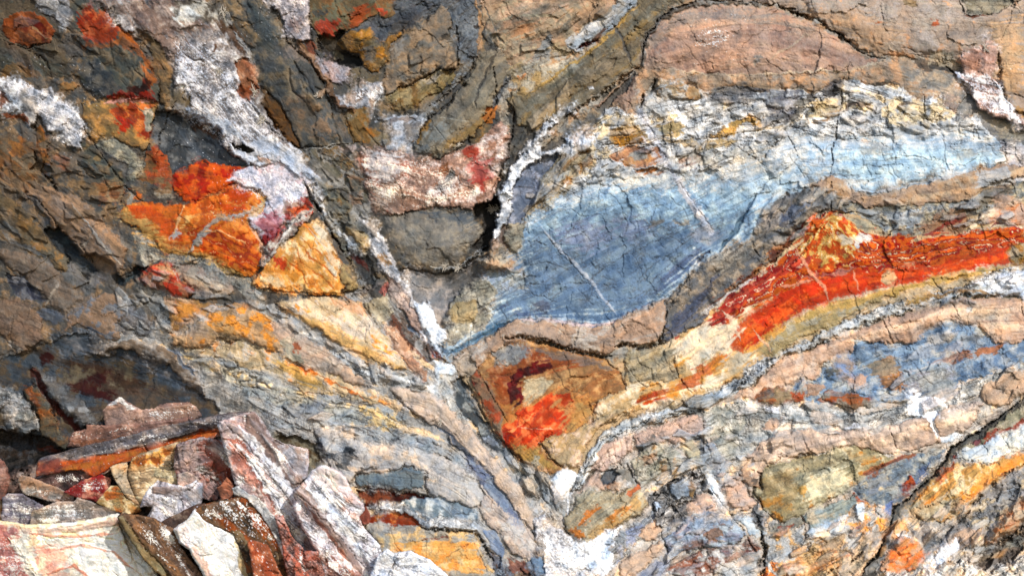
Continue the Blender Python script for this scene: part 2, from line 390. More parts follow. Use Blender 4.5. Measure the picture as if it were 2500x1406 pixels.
def components(A):
    """4-connected pieces of equal value: labels, sizes, values, a neighbour of each"""
    nr, nc = A.shape; par = []; rows = []; size = []; val = []; left = []
    def find(a):
        while par[a] != a: par[a] = par[par[a]]; a = par[a]
        return a
    prev = []
    for j in range(nr):
        r = A[j]; e = np.flatnonzero(np.diff(r))+1; st = np.concatenate([[0], e]).tolist(); en = e.tolist()+[nc]; cur_ = []; k = 0
        for a, b in zip(st, en):
            i = len(par); par.append(i); size.append(b-a); v = int(r[a]); val.append(v)
            while k < len(prev) and prev[k][1] <= a: k += 1
            q = k
            while q < len(prev) and prev[q][0] < b:
                if prev[q][3] == v:
                    f1, f2 = find(prev[q][2]), find(i)
                    if f1 != f2: par[f2] = f1; size[f1] += size[f2]
                q += 1
            cur_.append((a, b, i, v))
        rows.append(cur_); prev = cur_
    Lb = np.zeros(A.shape, np.int32); nb = {}
    for j, cr in enumerate(rows):
        for n_, (a, b, i, v) in enumerate(cr):
            f = find(i); Lb[j, a:b] = f
            if n_: nb.setdefault(f, find(cr[n_-1][2]))
            elif j: nb.setdefault(f, int(Lb[j-1, a]))
    roots = [i for i in range(len(par)) if par[i] == i]
    return Lb, {i: size[i] for i in roots}, {i: val[i] for i in roots}, nb
# ------------------------------------------------------------ the rock wall as masses with parts
def build_wall():
    def ring(n, x0, x1, ids=False):          # indices and coordinates with a coarser border outside the picture
        st = list(range(6, 620, 6))+[660, 720, 800, 900, 1040]
        a = [(min(int(s/ST), n-1), x0-s) for s in st[::-1]]; b = [(n-1-min(int(s/ST), n-1), x1+s) for s in st]
        if ids: return np.array([0]*len(a)+list(range(n))+[n-1]*len(b))
        idx = [i for i, _ in a]+list(range(n))+[i for i, _ in b]
        co = [v for _, v in a]+list(x0+ST*np.arange(n))+[v for _, v in b]
        return np.array(idx), np.array(co, np.float32)
    ix, cx = ring(NX, X0, X1); iy, cy = ring(NY, Y0, Y1)
    sel = np.ix_(iy, ix)
    H = (W.H+HM)[sel]; Cc = W.C[iy][:, ix]; ID = W.ID[np.ix_(ring(NY, Y0, Y1, True), ring(NX, X0, X1, True))]
    XX, YY = np.meshgrid(cx, cy); V = wpos(XX, YY, H).reshape(-1, 3); Cf = Cc.reshape(-1, 3)
    nx_, ny_ = len(cx), len(cy); base = np.arange(nx_*ny_).reshape(ny_, nx_)
    a, b, c_, d = base[:-1, :-1], base[:-1, 1:], base[1:, 1:], base[1:, :-1]
    F = np.stack([a, d, c_, b], -1).reshape(-1, 4); FI = ID[:-1, :-1].astype(np.int32).copy()
    for _ in range(3):
        Lb, sz, vl, nb = components(FI); mp = np.zeros(Lb.max()+1, np.int32)
        for i in sz:
            k = i; c = 0
            while sz[k] < 500 and k in nb and c < 50: k = nb[k]; c += 1
            mp[i] = vl[k]
        FI = mp[Lb]
    Lb, sz, vl, nb = components(FI); comps = sorted(sz, key=lambda i: vl[i]); fid = Lb.reshape(-1); order = np.argsort(fid, kind='stable'); sf = fid[order]
    roots = {}
    big = {}
    for i in comps: big[vl[i]] = max(big.get(vl[i], 0), sz[i])
    for i in comps:
        pr = PARTS[max(vl[i], 1)-1]; lo, hi = np.searchsorted(sf, [i, i+1])
        f = F[order[lo:hi]]; u, inv = np.unique(f, return_inverse=True)
        if pr['mass'] not in roots:
            lab, cat, org = MASS[pr['mass']]
            r = bpy.data.objects.new(pr['mass'].rstrip('0123456789').rstrip('_'), None); C.objects.link(r)
            r.location = (0, 0, 0); tag(r, lab, cat, kind='thing'); roots[pr['mass']] = r
        o = mkmesh(pr['name'], V[u], inv.reshape(-1, 4), Cf[u], matfor(pr['name']), roots[pr['mass']])
        if pr['lab'] and sz[i] == big[vl[i]]: o['label'] = pr['lab']
ROCKS = []
def build_rock(r):
    c = r['cv']; g = (slice(c.j0, c.j0+c.shape[0]), slice(c.i0, c.i0+c.shape[1]))
    m = c.mask; H = c.H+r['plane']
    fm = m[:-1, :-1] & m[1:, :-1] & m[:-1, 1:] & m[1:, 1:]
    Lb, sz, vl, nb = components(fm.astype(np.int32)); k1 = max((i for i in sz if vl[i] == 1), key=lambda i: sz[i]); fm = Lb == k1
    base = np.arange(m.size).reshape(m.shape)
    F = np.stack([base[:-1, :-1], base[1:, :-1], base[1:, 1:], base[:-1, 1:]], -1)[fm]
    u, inv = np.unique(F, return_inverse=True); F = inv.reshape(-1, 4); n = len(u)
    xx, yy, hh = X[g].ravel()[u], Y[g].ravel()[u], H.ravel()[u]
    xc, yc = xx.mean(), yy.mean(); V = wpos(xx, yy, hh)
    xb = xc+(xx-xc)*.93; yb = yc+(yy-yc)*.93; VB = wpos(xb, yb, np.minimum(hh, np.percentile(hh, 40))*0+np.percentile(hh, 8)-r['t'])
    e = np.stack([F, np.roll(F, -1, 1)], -1).reshape(-1, 2); key = e[:, 0].astype(np.int64)*n+e[:, 1]; rk = e[:, 1].astype(np.int64)*n+e[:, 0]
    bd = e[~np.isin(key, rk)]
    SK = np.stack([bd[:, 1], bd[:, 0], bd[:, 0]+n, bd[:, 1]+n], -1)
    col = c.C.reshape(-1, 3)[u]
    ctr = wpos(np.array([xc]), np.array([yc]), np.array([hh.mean()]))[0]
    VV = np.concatenate([V, VB])-ctr
    o = mkmesh(r['name'], VV, np.concatenate([F, F[:, ::-1]+n, SK]), np.concatenate([col, col]), matfor(r['mat'])); o.location = ctr
    tag(o, r['label'], r['cat'], r['group'], 'thing')
# ============================================================ THE ROCK WALL, seen from the broadest stretches to the smallest
UL, TC, SR, FR, LL, LR = 'weathered_rock_face', 'slate_rock_face', 'sandstone_rock_face', 'folded_rock_band', 'layered_rock_face', 'fractured_rock_face'
MASS = {UL: ('dark rust-stained rock mass at upper left with the orange fan-marked slabs', 'rock face', 0),
        TC: ('grey-brown rock mass at top centre above the pale V-shaped joint, with dark hollows', 'rock face', 0),
        SR: ('tan domed sandstone and long pale blue slab at upper right', 'rock face', 0),
        FR: ('folded rock band with bright red and orange layers crossing the right half', 'rock face', 0),
        LL: ('cream and grey layered rock mass running down to the foot of the V-shaped joint', 'rock face', 0),
        LR: ('fractured tan, grey and olive-yellow rock mass at lower right under the red band', 'rock face', 0)}
P(LL, 'layered_stone', '-200,-200 2800,-200 2800,1700 -200,1700', '#b8ac9c #b6b0a8 #9c968e #c4ac88', rg=1, q=.12, gr=0)
P(UL, 'weathered_stone', '-200,-200 470,-200 560,60 640,200 745,400 885,705 840,722 640,745 520,750 420,812 300,800 160,812 100,840 30,870 -200,900', '#786b5c #565752 #846c50', rg=.8, q=.08)
P(TC, 'grey_stone', '420,-200 1170,-200 1175,60 1255,175 1205,260 1245,320 1300,360 1240,480 1195,600 1160,700 1100,750 1080,860 1060,880 885,705 745,400 640,200', '#66625a #5a564c #7c6a50', rg=.8, q=.05)
P(SR, 'sandstone', '1170,-200 2800,-200 2800,420 2500,432 2100,512 2030,522 1900,622 1700,802 1610,852 1500,902 1200,872 1110,887 1060,882 1080,860 1090,760 1195,600 1240,480 1300,360 1245,320 1205,260 1255,175 1175,60', '#a89880 #b0a898 #a08060', rg=.8, q=.1)
P(FR, 'banded_stone', '1110,887 1200,850 1500,880 1610,840 1700,790 1900,610 2030,520 2100,500 2500,420 2800,420 2800,700 2100,800 1850,930 1740,990 1500,1060 1400,1200 1330,1225 1230,1112 1130,950', '#b8a07c #c8a87c #a88c68', rg=.7, q=.05)
P(LR, 'fractured_stone', '2800,690 2100,790 1850,920 1740,985 1500,1055 1400,1190 1330,1200 1300,1230 1340,1700 2800,1700', '#ccb49c #bcb4a8 #b0a698 #d4b48c', rg=.9, q=.18)
# ---------------------------------------------------------- upper left
P(UL, 'weathered_slab', '-200,-200 200,-200 240,0 165,40 150,100 180,190 60,190 -200,180', '#70604a #665a48 #4e5246', rg=.7, q=.2)
S('0,140 40,120 90,150 110,190 0,190', '#50564c #646048')
S('0,165 50,150 90,170 100,190 0,190', '#8a6438 #7a6444', 6)
P(UL, 'rusty_stone', '11,46 57,25 85,25 117,57 135,78 124,103 92,115 53,110 21,96 0,71', '#8c4c26 #783018 #9c6038', b=6, z=3, bw=20, rg=.5, f=.3)
S('60,45 95,50 110,80 85,75 70,65', '#58180e #6c2412', 8); L('75,62 100,85 118,98', 2.5, '#b08860')
P(UL, 'salt_crust', '64,-60 169,-60 171,43 157,75 142,53 117,32 89,21', '#9a9694 #8a8280 #aaa8a8', z=4, rg=.9)
S('112,33 135,33 145,52 135,62 118,50', '#4c4640 #60544c', 4)
P(UL, 'weathered_slab', '169,-60 174,43 192,78 206,114 213,142 185,185 213,228 249,249 384,245 391,194 342,132 292,71 228,4 228,-60', '#5f6150 #54584c #70644e', z=10, b=8, bw=25, g=(.08, .03), rg=.4, f=.3)
S('192,30 220,5 236,20 232,60 215,70 195,60', '#5c1c10 #82341c', 12); 
S('192,43 220,31 263,32 295,75 285,96 249,107 213,103 194,71', '#a84420 #902c14 #b4603a', 7, f=.2)
S('195,105 240,108 290,98 300,70 330,110 345,135 330,130 290,112 235,118 205,120', '#a06436 #8c5028', 5)
S('185,156 235,149 277,185 285,199 299,228 249,245 213,228', '#4a5054 #3a3e42 #5c5c58', 10)
L('298,75 345,135 388,192', 7, '#a8642c #8c4c20', 2, e=2, a=.85)
S('345,160 370,175 388,195 365,215 355,200', '#a05c28 #b06c3c', 7)
S('350,185 370,199 366,235 330,236 311,240 313,205 340,212', '#38100c #1e0806 #5c1a12', 5, f=.2)
S('255,240 300,225 330,235 375,225 384,247 340,258 280,262', '#7c1c10 #a03420', 8)
P(UL, 'iron_stained_block', '199,252 249,249 384,247 381,302 356,368 302,352 277,334 231,349 213,320', '#907048 #80683f #a07844', z=8, b=8, bw=18, rg=.5, f=.4)
S('266,262 320,249 374,256 374,320 342,334 320,309 300,322 285,305', '#a84420 #8a2410 #b86a34', 8, f=.3)
S('280,285 310,290 325,305 300,322 287,312', '#8c1c10 #a42c14', 6)
S('338,267 374,268 377,305 372,318 356,318 352,290', '#b0a684 #6c7850 #b4aa90', 4)
S('350,325 374,318 368,338 352,335', '#5c1410 #7c2418', 5)
L('252,253 300,247 345,246 388,248', 4, '#b87464 #c89888', 1.5)
P(UL, 'salt_crust', '-60,185 0,189 46,192 71,221 125,217 153,249 185,267 210,309 199,363 164,359 135,327 107,302 92,281 78,313 64,295 53,281 0,277 -60,280 -20,250 21,249 0,221 -60,225', '#c0bab8 #a89e98 #d6d4d4', z=12, b=10, bw=12, e=5, rg=1.3, lab='white salt crust shaped like a running figure at the left edge')
D('0,180 150,240 215,310 200,365 90,290', .75, '#dcdade'); S('60,215 95,255 85,300 60,280 50,245', '#94887c #a09484', 9, a=.7)
S('0,222 14,224 20,245 0,270', '#5c2c18 #7a4a2c', 5); L('2,278 55,285 72,300', 5, '#8a4c24')
P(UL, 'ochre_stone', '148,205 185,202 190,215 165,225 146,222', '#94744a #8a6038', z=8, b=6, bw=8)
P(UL, 'grey_strata', '231,352 277,338 342,381 352,402 327,445 313,441 309,406 270,384 245,359', '#8f8a6e #7a786c #a09878', z=4, rg=1.2, f=.9)
S('255,366 290,385 308,402 312,440 285,410 258,385', '#5c5850 #74706a', 5)
P(UL, 'olive_stone', '199,345 231,360 265,395 313,445 305,458 262,440 235,445 205,420', '#646450 #4e544a #7c6a48', rg=.7)
S('205,405 245,395 275,425 265,445 215,435', '#4c5448 #5a6250', 10)
S('230,445 262,440 290,450 308,470 290,500 240,498', '#a06c44 #94603c #8c7456', 9)
K('207,312 232,355 262,398 288,430 312,458 340,485 362,498', 14, 3.2); K('384,250 382,300 362,360 345,410 326,445', 8, 2); K('312,458 300,478 292,500', 10, 3)
P(UL, 'rusty_stone', '377,306 366,342 402,377 420,423 421,470 377,448 334,445 349,402 366,360', '#90663e #aa502c #7c6444', z=-2, rg=.7)
S('370,378 398,385 410,415 415,440 398,435 380,410', '#b0461e #a85c34', 8)
P(UL, 'dark_slate_hollow', '384,270 462,288 534,309 555,352 583,381 619,395 569,409 512,395 491,388 445,420 420,423 402,377 366,342 377,306', '#4e5357 #3c4043 #62666a', z=-16, b=-6, bw=40, rg=.5, f=.8, lab='smooth dark slate hollow between the salt crust and orange stain')
L('450,295 470,325 520,345 560,390 600,400', 6, '#6c7072', 3)
S('455,290 480,300 520,318 548,340 520,338 475,318', '#6c4c34 #5c4638', 7)
P(UL, 'salt_crust', '228,-60 498,-60 498,0 540,40 590,95 640,190 640,250 690,325 740,380 790,440 806,500 775,500 745,450 700,420 640,415 600,405 565,375 545,330 500,295 462,280 423,263 462,240 455,225 423,213 420,160 400,130 375,100 340,85 300,72 265,35 228,4', '#a89c96 #94806f #bcb8b8', z=16, b=10, bw=18, e=6, e2=3, rg=1.15, q=.06, lab='broad pale salt crust running diagonally down from the top edge')
S('250,0 420,0 480,40 520,70 470,80 400,95 340,60', '#947462 #8a7060 #a48c7c', 18); S('340,60 420,90 480,130 480,190 430,170 380,120', '#9c7c68 #a08e82', 16)
S('410,0 500,0 555,40 570,80 530,60 470,40', '#4c4034 #706450 #a09a88', 8, f=.2); S('520,50 575,60 605,110 595,140 560,100', '#6c4a30 #4a3c2c', 8)
S('410,20 465,15 490,40 470,60 430,50', '#b0aa98 #7c7464 #c8c8c0', 6, f=.1)
D('420,90 520,100 640,260 700,350 800,480 640,420 560,370 450,290 420,200', .62, '#d6d6dc', 30)
S('600,345 650,335 715,360 750,400 790,450 740,440 690,410 640,412 600,400 575,372', '#ccccd2 #dcdce2 #b4b4b8', 10)
S('565,352 600,355 620,368 610,378 590,372', '#40382c #1e1a16', 3, a=1, z=-14); L('560,350 575,375 590,384 610,384', 4, '#e4e4e8', 3); S('625,380 655,385 660,402 640,400', '#9a5c38 #c0a894', 3)
S('456,262 500,270 560,300 600,340 545,330 500,293 462,280', '#b4b8c0 #c8ccd4', 8)
P(UL, 'brown_stone', '569,153 605,142 637,178 633,220 601,245 580,213 585,195', '#a46c4c #8c5a40 #b08468', z=10, b=8, bw=14, rg=.9)
S('583,205 630,215 605,243 582,225', '#8a4a2c #985838', 5)
P(UL, 'brown_stone', '340,68 360,80 374,95 395,110 409,142 423,178 409,228 409,263 391,249 388,199 374,160 366,110 336,90', '#7c6648 #70583a #8a6c48', z=6, b=8, bw=10)
P(UL, 'brown_stone', '413,220 455,220 468,240 450,262 413,262', '#6c6450 #7c6848', z=4, b=8, bw=12); K('452,222 447,235 452,248', 5, 1.6)
L('430,66 470,67 500,58', 2.5, '#5c4c3c', 2); L('525,110 530,118 520,132', 3, '#705038'); L('570,80 600,115 632,165', 6, '#8c8a86 #a8a49e', 3)
L('405,263 440,266 460,274', 2, '#b0a08c')
# left middle lobes
P(UL, 'brown_stone', '-60,335 0,340 40,330 78,350 85,380 100,450 60,470 0,440 -60,440', '#806648 #96643c #74644e', b=8, bw=20, rg=.6)
S('20,350 55,345 60,380 30,385', '#a0703e #9c6434'); S('135,372 165,380 172,415 150,420 138,400', '#a0603a #7c6048', 8)
P(UL, 'brown_stone', '92,300 112,318 125,370 130,430 115,430 95,400 85,370', '#7c5c38 #9c6030 #5c5040', z=6, b=10, bw=12)
K('88,300 84,330 80,365 88,390 100,415', 22, 4, groove_shade=.55); K('95,410 112,432 130,450 142,470', 26, 6, groove_shade=.6); S('98,400 118,405 135,440 125,442', '#5c646c #3c4248', 5)
P(UL, 'tan_lobe', '132,461 199,489 263,553 299,575 313,603 302,660 285,670 242,660 210,631 185,592 153,567 117,546 107,510 71,493 60,470 90,452', '#a07e5e #a88464 #847264', z=6, b=22, bw=34, rg=.5, f=.3, lab='rounded tan lobe with crossing white veins')
L('172,492 210,545 235,575 262,610 297,650', 3, '#b8aea0', 1); L('228,568 208,592 193,608', 2, '#b0a492'); S('93,530 118,530 122,552 100,555', '#3e4246 #50545a', 5)
S('60,470 95,480 110,510 80,505', '#5c5a58 #6e6a68', 8); L('265,560 300,580 318,610 318,650', 5, '#74726c')
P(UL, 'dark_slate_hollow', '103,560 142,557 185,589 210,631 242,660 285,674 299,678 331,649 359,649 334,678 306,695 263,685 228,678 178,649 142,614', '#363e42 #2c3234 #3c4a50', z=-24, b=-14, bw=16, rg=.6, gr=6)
P(UL, 'brown_stone', '-60,462 0,470 36,490 64,518 121,592 171,635 157,664 117,639 71,614 36,592 0,539 -60,530', '#806a4c #6c6450 #8c6c44', z=4, b=12, bw=16, rg=.7)
S('5,535 40,560 50,580 20,570', '#505658 #7c7c74', 8); L('0,560 25,590 75,605 115,632 150,670', 5, '#80807a #6c6a64', -3)
P(UL, 'grey_strata', '153,671 174,635 213,663 270,678 240,700 213,724 192,706', '#706a62 #7a7670 #5c5c60', rg=1, f=.9)
P(UL, 'tan_lobe', '-60,598 0,606 28,610 85,624 135,649 153,678 199,720 203,731 171,763 157,774 117,735 71,685 21,649 0,631 -60,625', '#8c745e #826c58 #786c60', z=4, b=14, bw=22, rg=.6); L('145,690 128,715 112,745', 2.5, '#a89c8c')
P(UL, 'dark_slate', '11,663 53,671 80,700 110,731 103,738 53,731 36,713 20,692', '#50505e #363840 #64666e', z=-6, rg=.6, f=.8)
P(UL, 'dark_slate', '103,752 135,756 157,774 135,799 103,781 82,765', '#666a72 #585c62', z=2, b=3); 
P(UL, 'tan_lobe', '-60,731 43,731 82,752 100,788 100,827 82,852 39,863 25,834 0,813 -60,800', '#987860 #8a7460 #7c6450', z=8, b=18, bw=22, rg=.7); K('30,765 28,800 24,825', 6, 2); S('22,830 50,840 55,860 38,862', '#b0a494 #9c8c7c', 5)
P(LL, 'tan_lobe', '210,731 270,717 299,727 309,770 285,792 295,820 260,840 225,812 195,785 160,805 164,770 190,752', '#9c7c60 #90765e #6c7078', z=4, b=10, bw=26, rg=.6)
P(LL, 'craggy_stone', '299,727 334,735 370,784 381,806 342,827 306,816 281,795 309,777', '#888a8e #94908a #6c6c70', rg=1.3, q=.5, z=2)
P(LL, 'grey_strata', '342,695 391,706 402,735 416,806 430,815 398,840 374,777 359,735 345,725', '#807e76 #8e8c84 #6c6a66', rg=1.3, f=1)
P(LL, 'ochre_block', '402,731 480,731 527,752 500,775 445,809 416,806', '#ac804c #b88a58 #a08068', z=6, b=10, bw=22, rg=.5); S('430,740 470,740 480,765 440,790 425,775', '#c08038 #b8803c', 10)
P(LL, 'red_stained_stone', '334,678 360,660 409,635 427,649 438,678 473,713 465,722 438,731 402,713 356,692', '#b47454 #bc4a30 #a8805c', z=22, b=20, bw=24, g=(.05, -.2), rg=.4, f=.6, lab='small pyramid-shaped stone stained red')
S('395,680 425,690 440,700 440,731 418,722 405,705', '#c43c24 #b4381c', 7); S('345,664 375,650 400,662 380,670', '#bc4a34', 6); S('410,638 425,645 430,660 418,652', '#a83020', 3)
S('440,680 470,700 474,718 455,710', '#a84430 #a07450', 4); L('420,655 432,680 436,690', 2, '#c8a898', 1)
P(LL, 'tan_stone', '434,649 462,642 512,663 569,695 562,720 480,720 473,699 441,674', '#a48a78 #a89078 #8c8478', z=4, b=10, bw=14, rg=.8); K('512,665 500,680 480,695', 6, 2)
P(LL, 'grey_strata', '330,560 374,585 409,617 462,617 516,635 569,671 612,680 640,700 640,740 600,730 570,700 510,665 462,645 430,650 405,632 350,650 335,620', '#908c7c #a09a84 #807c74', rg=1.2, f=1, q=.15)
P(LL, 'grey_strata', '420,815 445,809 527,752 520,745 640,745 670,775 640,760 583,738 450,830 425,860 400,835', '#9a9686 #8c8a80 #a4a094', rg=1.1, f=1)
# orange slabs
P(UL, 'iron_stained_slab', '306,500 356,496 402,496 484,489 534,464 583,454 623,468 651,482 648,500 640,521 605,539 637,592 637,649 612,678 569,671 516,635 462,617 409,617 374,585 331,557 290,530', '#cc7c30 #c06424 #bc9050 #a43c10', z=8, b=14, bw=30, rg=.35, f=.75, lab='smooth orange slab with dark red swirls left of the white crust')
S('285,525 340,520 380,560 420,590 470,600 540,640 600,680 560,672 516,637 462,620 409,620 374,588 331,560', '#a08850 #947c50 #a89460', 14)
S('455,560 500,550 560,555 625,590 637,640 600,660 560,640 500,610', '#ac3a10 #b44c18 #98300c', 12, f=.9); S('470,590 540,590 600,625 560,645 510,620', '#8c2808 #b85420', 10)
SWIRL('300,500 400,490 490,480 590,450 650,480 645,520 606,540 640,600 632,655 600,672 520,632 460,612 400,606 330,550', '#982c08', '#cc6c24', '#ecb878', 14, 1.5, .66, .10)
S('300,505 360,530 410,600 480,612 560,660 600,675 520,640 400,618 340,570', '#c09858 #b89050', 18, a=.8)
S('548,462 590,464 612,480 600,498 560,492', '#8c3008 #a03c0c', 7); S('530,500 560,498 600,505 590,520 540,515', '#b04410', 8)
S('310,500 370,505 430,540 445,590 420,585 380,545 330,525', '#ba5420 #a83c10', 9, f=.8); S('370,500 420,500 450,520 430,540 390,520', '#c06828 #b04c14', 8)
S('420,580 440,560 470,530 452,525 440,560', '#dcb070 #c89850', 6); S('412,582 432,562 436,575 425,588', '#b4b0a8', 3)
S('615,455 655,475 650,500 630,530 607,540 612,510 640,490', '#a08c60 #b8a478', 6); S('610,455 645,458 655,478 640,486 628,470', '#d89848 #e0b070', 5)
L('648,495 590,525 530,535 500,560 480,590 455,620', 6, '#8c8474 #b0a498 #9c7c5c', 3, e=4); L('520,560 490,580 470,600', 7, '#908c80 #7c7468', 2, e=5)
L('487,566 530,565 570,580 605,600', 2, '#d8a068', 1); L('450,480 444,520 430,560 415,582', 2, '#dca870', 1)
P(UL, 'iron_stained_slab', '420,427 445,420 491,390 515,397 550,405 605,408 590,440 569,450 534,470 484,489 455,498 423,466', '#b04a1c #b8561e #8c2408', z=6, b=12, bw=26, rg=.3, f=.7, lab='glossy dark orange slab directly under the slate hollow')
S('484,392 505,400 500,440 490,480 482,440', '#7c1c08 #8c2408', 7); S('440,440 470,450 470,480 440,475', '#a8300c #c05420', 8); S('495,392 510,400 505,412', '#2c1410', 4); K('605,448 560,466 534,472 484,490 450,500 402,496', 5, 2, groove_shade=.5)
S('370,470 420,478 460,496 400,498 360,495', '#50483e #3e3a34 #7c7868', 7); S('320,460 345,470 357,498 330,490', '#b8561e #a8642c', 7); L('312,458 325,475 310,500', 6, '#7c7a70')
K('402,496 484,489 530,470 560,452 605,448', 4, 1.6)
P(UL, 'salt_crust', '549,440 600,408 640,412 680,395 742,440 755,470 745,500 700,540 650,600 625,570 607,535 645,515 652,480 620,462 585,453', '#d6ccd4 #dcd4d8 #c4acb4', z=10, b=8, bw=14, e=4, rg=.8, f=.3, lab='pinkish white salt patch above the orange fan')
S('625,535 670,515 700,530 690,580 650,602 635,575', '#a8606a #943c40 #b87c84', 12); S('640,570 670,570 650,610 640,605', '#8c2018', 7); S('700,500 750,480 760,505 700,545 690,560 700,525', '#b8442c #a83420 #c89888', 6)
S('690,490 730,490 745,498 700,530 690,515', '#d0bca8 #8a4c3c', 5, f=.2); D('560,420 650,410 750,450 740,500 640,500', .6, '#f0ecf2', 20)
P(UL, 'iron_stained_slab', '646,649 682,606 717,571 740,545 771,539 792,567 821,621 835,678 842,699 831,722 757,722 753,713 685,706 614,695', '#d49850 #c87830 #dcb884 #bc6420', z=18, b=10, bw=22, rg=.35, f=1, lab='orange slab with curved fan-like stripes and a straight right edge')
S('645,648 700,640 720,655 760,690 830,690 835,712 760,712 690,695', '#d88c38 #d07c2c #e0b068', 18, f=1); S('660,620 690,630 715,660 690,655 668,640', '#c0381c #cc5828', 8)
S('760,545 790,560 815,620 830,670 812,670 795,620 770,575', '#d8b890 #c8a478 #bcae90', 9, f=.5); S('614,695 640,670 680,680 740,700 730,712 680,705', '#e0b478 #e0c090 #cc8840', 12)
L('714,600 740,640 790,680 830,712', 2, '#b8641c', -.5); L('724,590 760,630 800,655 828,690', 2, '#b86420', -.5); L('735,580 760,608 795,630', 2, '#b86a24', -.5); L('690,625 735,665 750,700', 2, '#b85c1c', -.5)
P(UL, 'iron_stained_slab', '630,650 643,606 678,571 735,528 767,518 757,535 717,567 682,606 647,652', '#b49c88 #8c3428 #b8b0a4 #70241c', z=22, b=4, bw=6, rg=1.1, f=1); S('700,512 745,505 770,515 735,530', '#b84424 #c06838', 4); L('765,512 740,522 700,555', 4, '#a8a498 #bcb0a0', 2)
L('607,540 625,575 640,600 640,650', 4, '#c0987c #b88c6c', 2); K('637,652 625,675 612,697', 5, 2); K('660,505 648,520 630,540', 4, 2)
P(UL, 'olive_stone', '828,649 845,653 858,675 880,703 860,712 842,713 848,695 832,692', '#a8925e #a08858', z=10, b=4, bw=6)
K('828,652 832,690 846,697 842,712', 7, 2.2); K('612,697 685,708 757,718 840,716 880,712 930,690', 8, 2.6); K('745,450 762,480 790,530 815,575 850,630 886,706', 34, 5, e=1.2, groove_shade=.7); L('752,455 780,505 812,560 850,625', 3.5, '#6c6660 #8c8880', 6, e=1)
# ---------------------------------------------------------- top centre
P(TC, 'dark_slate', '600,4 620,-60 650,-60 643,7 678,53 696,100 753,142 792,206 806,249 835,285 863,349 735,359 692,285 636,213 612,121', '#60605a #52544e #746a56', z=4, b=14, bw=50, rg=.45, f=.3, lab='smooth grey-green slab between the salt crust and brown rope-like ridge')
S('605,10 640,20 680,90 660,130 620,80', '#5c645c #4c5450', 18); S('660,250 760,240 850,330 780,340 700,310', '#7c6c58 #666460 #8a7058', 22); S('740,150 790,200 800,240 760,225 730,180', '#3c3c38 #4a4c48', 14)
P(TC, 'brown_stone', '636,210 671,242 700,285 735,356 727,364 707,349 664,302 639,249', '#7a5430 #40382c #5c4428', z=-3, b=5, bw=7, gr=5); K('640,250 668,303 700,345 730,362', 14, 4)
P(TC, 'salt_crust', '646,-60 753,-60 757,71 753,100 735,103 721,100 696,92 692,53 671,21 646,0', '#bcaca8 #a89690 #ccc0be', z=12, b=8, bw=12, rg=1.3)
D('660,0 750,0 755,95 700,90', .5, '#d8d0d0'); S('700,60 735,40 745,60 720,85', '#a08074 #b09c94', 9)
S('695,105 730,100 760,150 700,145 690,150', '#74685c #8c7868 #5c564c', 7)
P(TC, 'weathered_slab', '753,-60 966,-60 963,36 942,43 920,36 870,71 842,75 806,92 771,85 755,40', '#766444 #8a6440 #6a6a4c', z=4, b=5, bw=20, rg=.5, f=.4, lab='brown slab with two brick-red patches on the top edge')
S('774,53 831,50 828,75 799,91 771,78', '#a84430 #a03c28', 10); S('910,20 935,20 942,36 925,34', '#c05030', 8); S('865,20 895,10 900,40 860,70 845,66', '#a04c28 #94502c', 12); S('765,20 805,25 800,40 770,38', '#54564c', 6)
P(TC, 'dark_slate', '849,75 902,46 942,43 963,36 970,-60 1140,-60 1134,0 1091,11 1070,30 1034,43 1000,68 977,75 952,78 949,92 924,103 909,89 902,71', '#646668 #70706e #50545c #7c7870', z=0, rg=1.0, q=.25)
S('960,40 1010,30 1030,50 1000,80 955,70', '#4a4c50 #38383a', 9)
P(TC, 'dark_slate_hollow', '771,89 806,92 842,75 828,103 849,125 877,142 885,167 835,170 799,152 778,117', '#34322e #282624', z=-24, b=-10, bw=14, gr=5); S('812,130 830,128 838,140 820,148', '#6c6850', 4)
S('752,95 765,100 775,130 760,140 752,120', '#8a4c34 #74503a', 5)
P(TC, 'ochre_stone', '842,78 902,73 909,91 925,103 952,92 977,75 984,82 956,110 949,135 945,150 927,181 913,178 888,164 877,135 835,117 828,103', '#98703c #84704e #a87834', z=7, b=8, bw=16, rg=.8, f=.3, lab='ochre-yellow stone with a scalloped edge beside a dark hollow'); S('880,110 920,115 925,150 895,155', '#6c6e6c #80704c', 9)
P(TC, 'tan_facet', '1080,11 1094,21 1098,71 1109,107 1119,160 1112,171 1077,167 1020,196 977,217 938,235 934,199 949,135 956,110 991,85 1055,39', '#94806a #847a6a #a08668', z=14, b=8, bw=26, g=(.10, .0), rg=.5, f=.3, lab='broad tan facet like a leaning shield with a broken lower edge')
S('1045,50 1085,30 1090,90 1060,110 1030,90', '#847868 #9a7a58', 14); S('1075,90 1095,75 1108,90 1100,105', '#383430 #5c5040', 5); S('960,110 990,95 985,130 955,150', '#a49c90 #8c8478', 8)
P(TC, 'ochre_stone', '938,235 977,217 1020,196 1073,171 1105,178 1112,189 1085,215 1062,231 1027,263 998,267 956,263 931,245', '#94804e #a89464 #7e6238', z=0, b=12, bw=26, rg=.7); S('1020,197 1072,173 1085,185 1050,205 1025,210', '#b8a898 #b0a07c', 6)
K('938,238 965,222 1000,208 1030,192 1050,180 1074,170 1112,171', 14, 3, groove_shade=.5); K('1074,168 1085,178 1105,180', 6, 2)
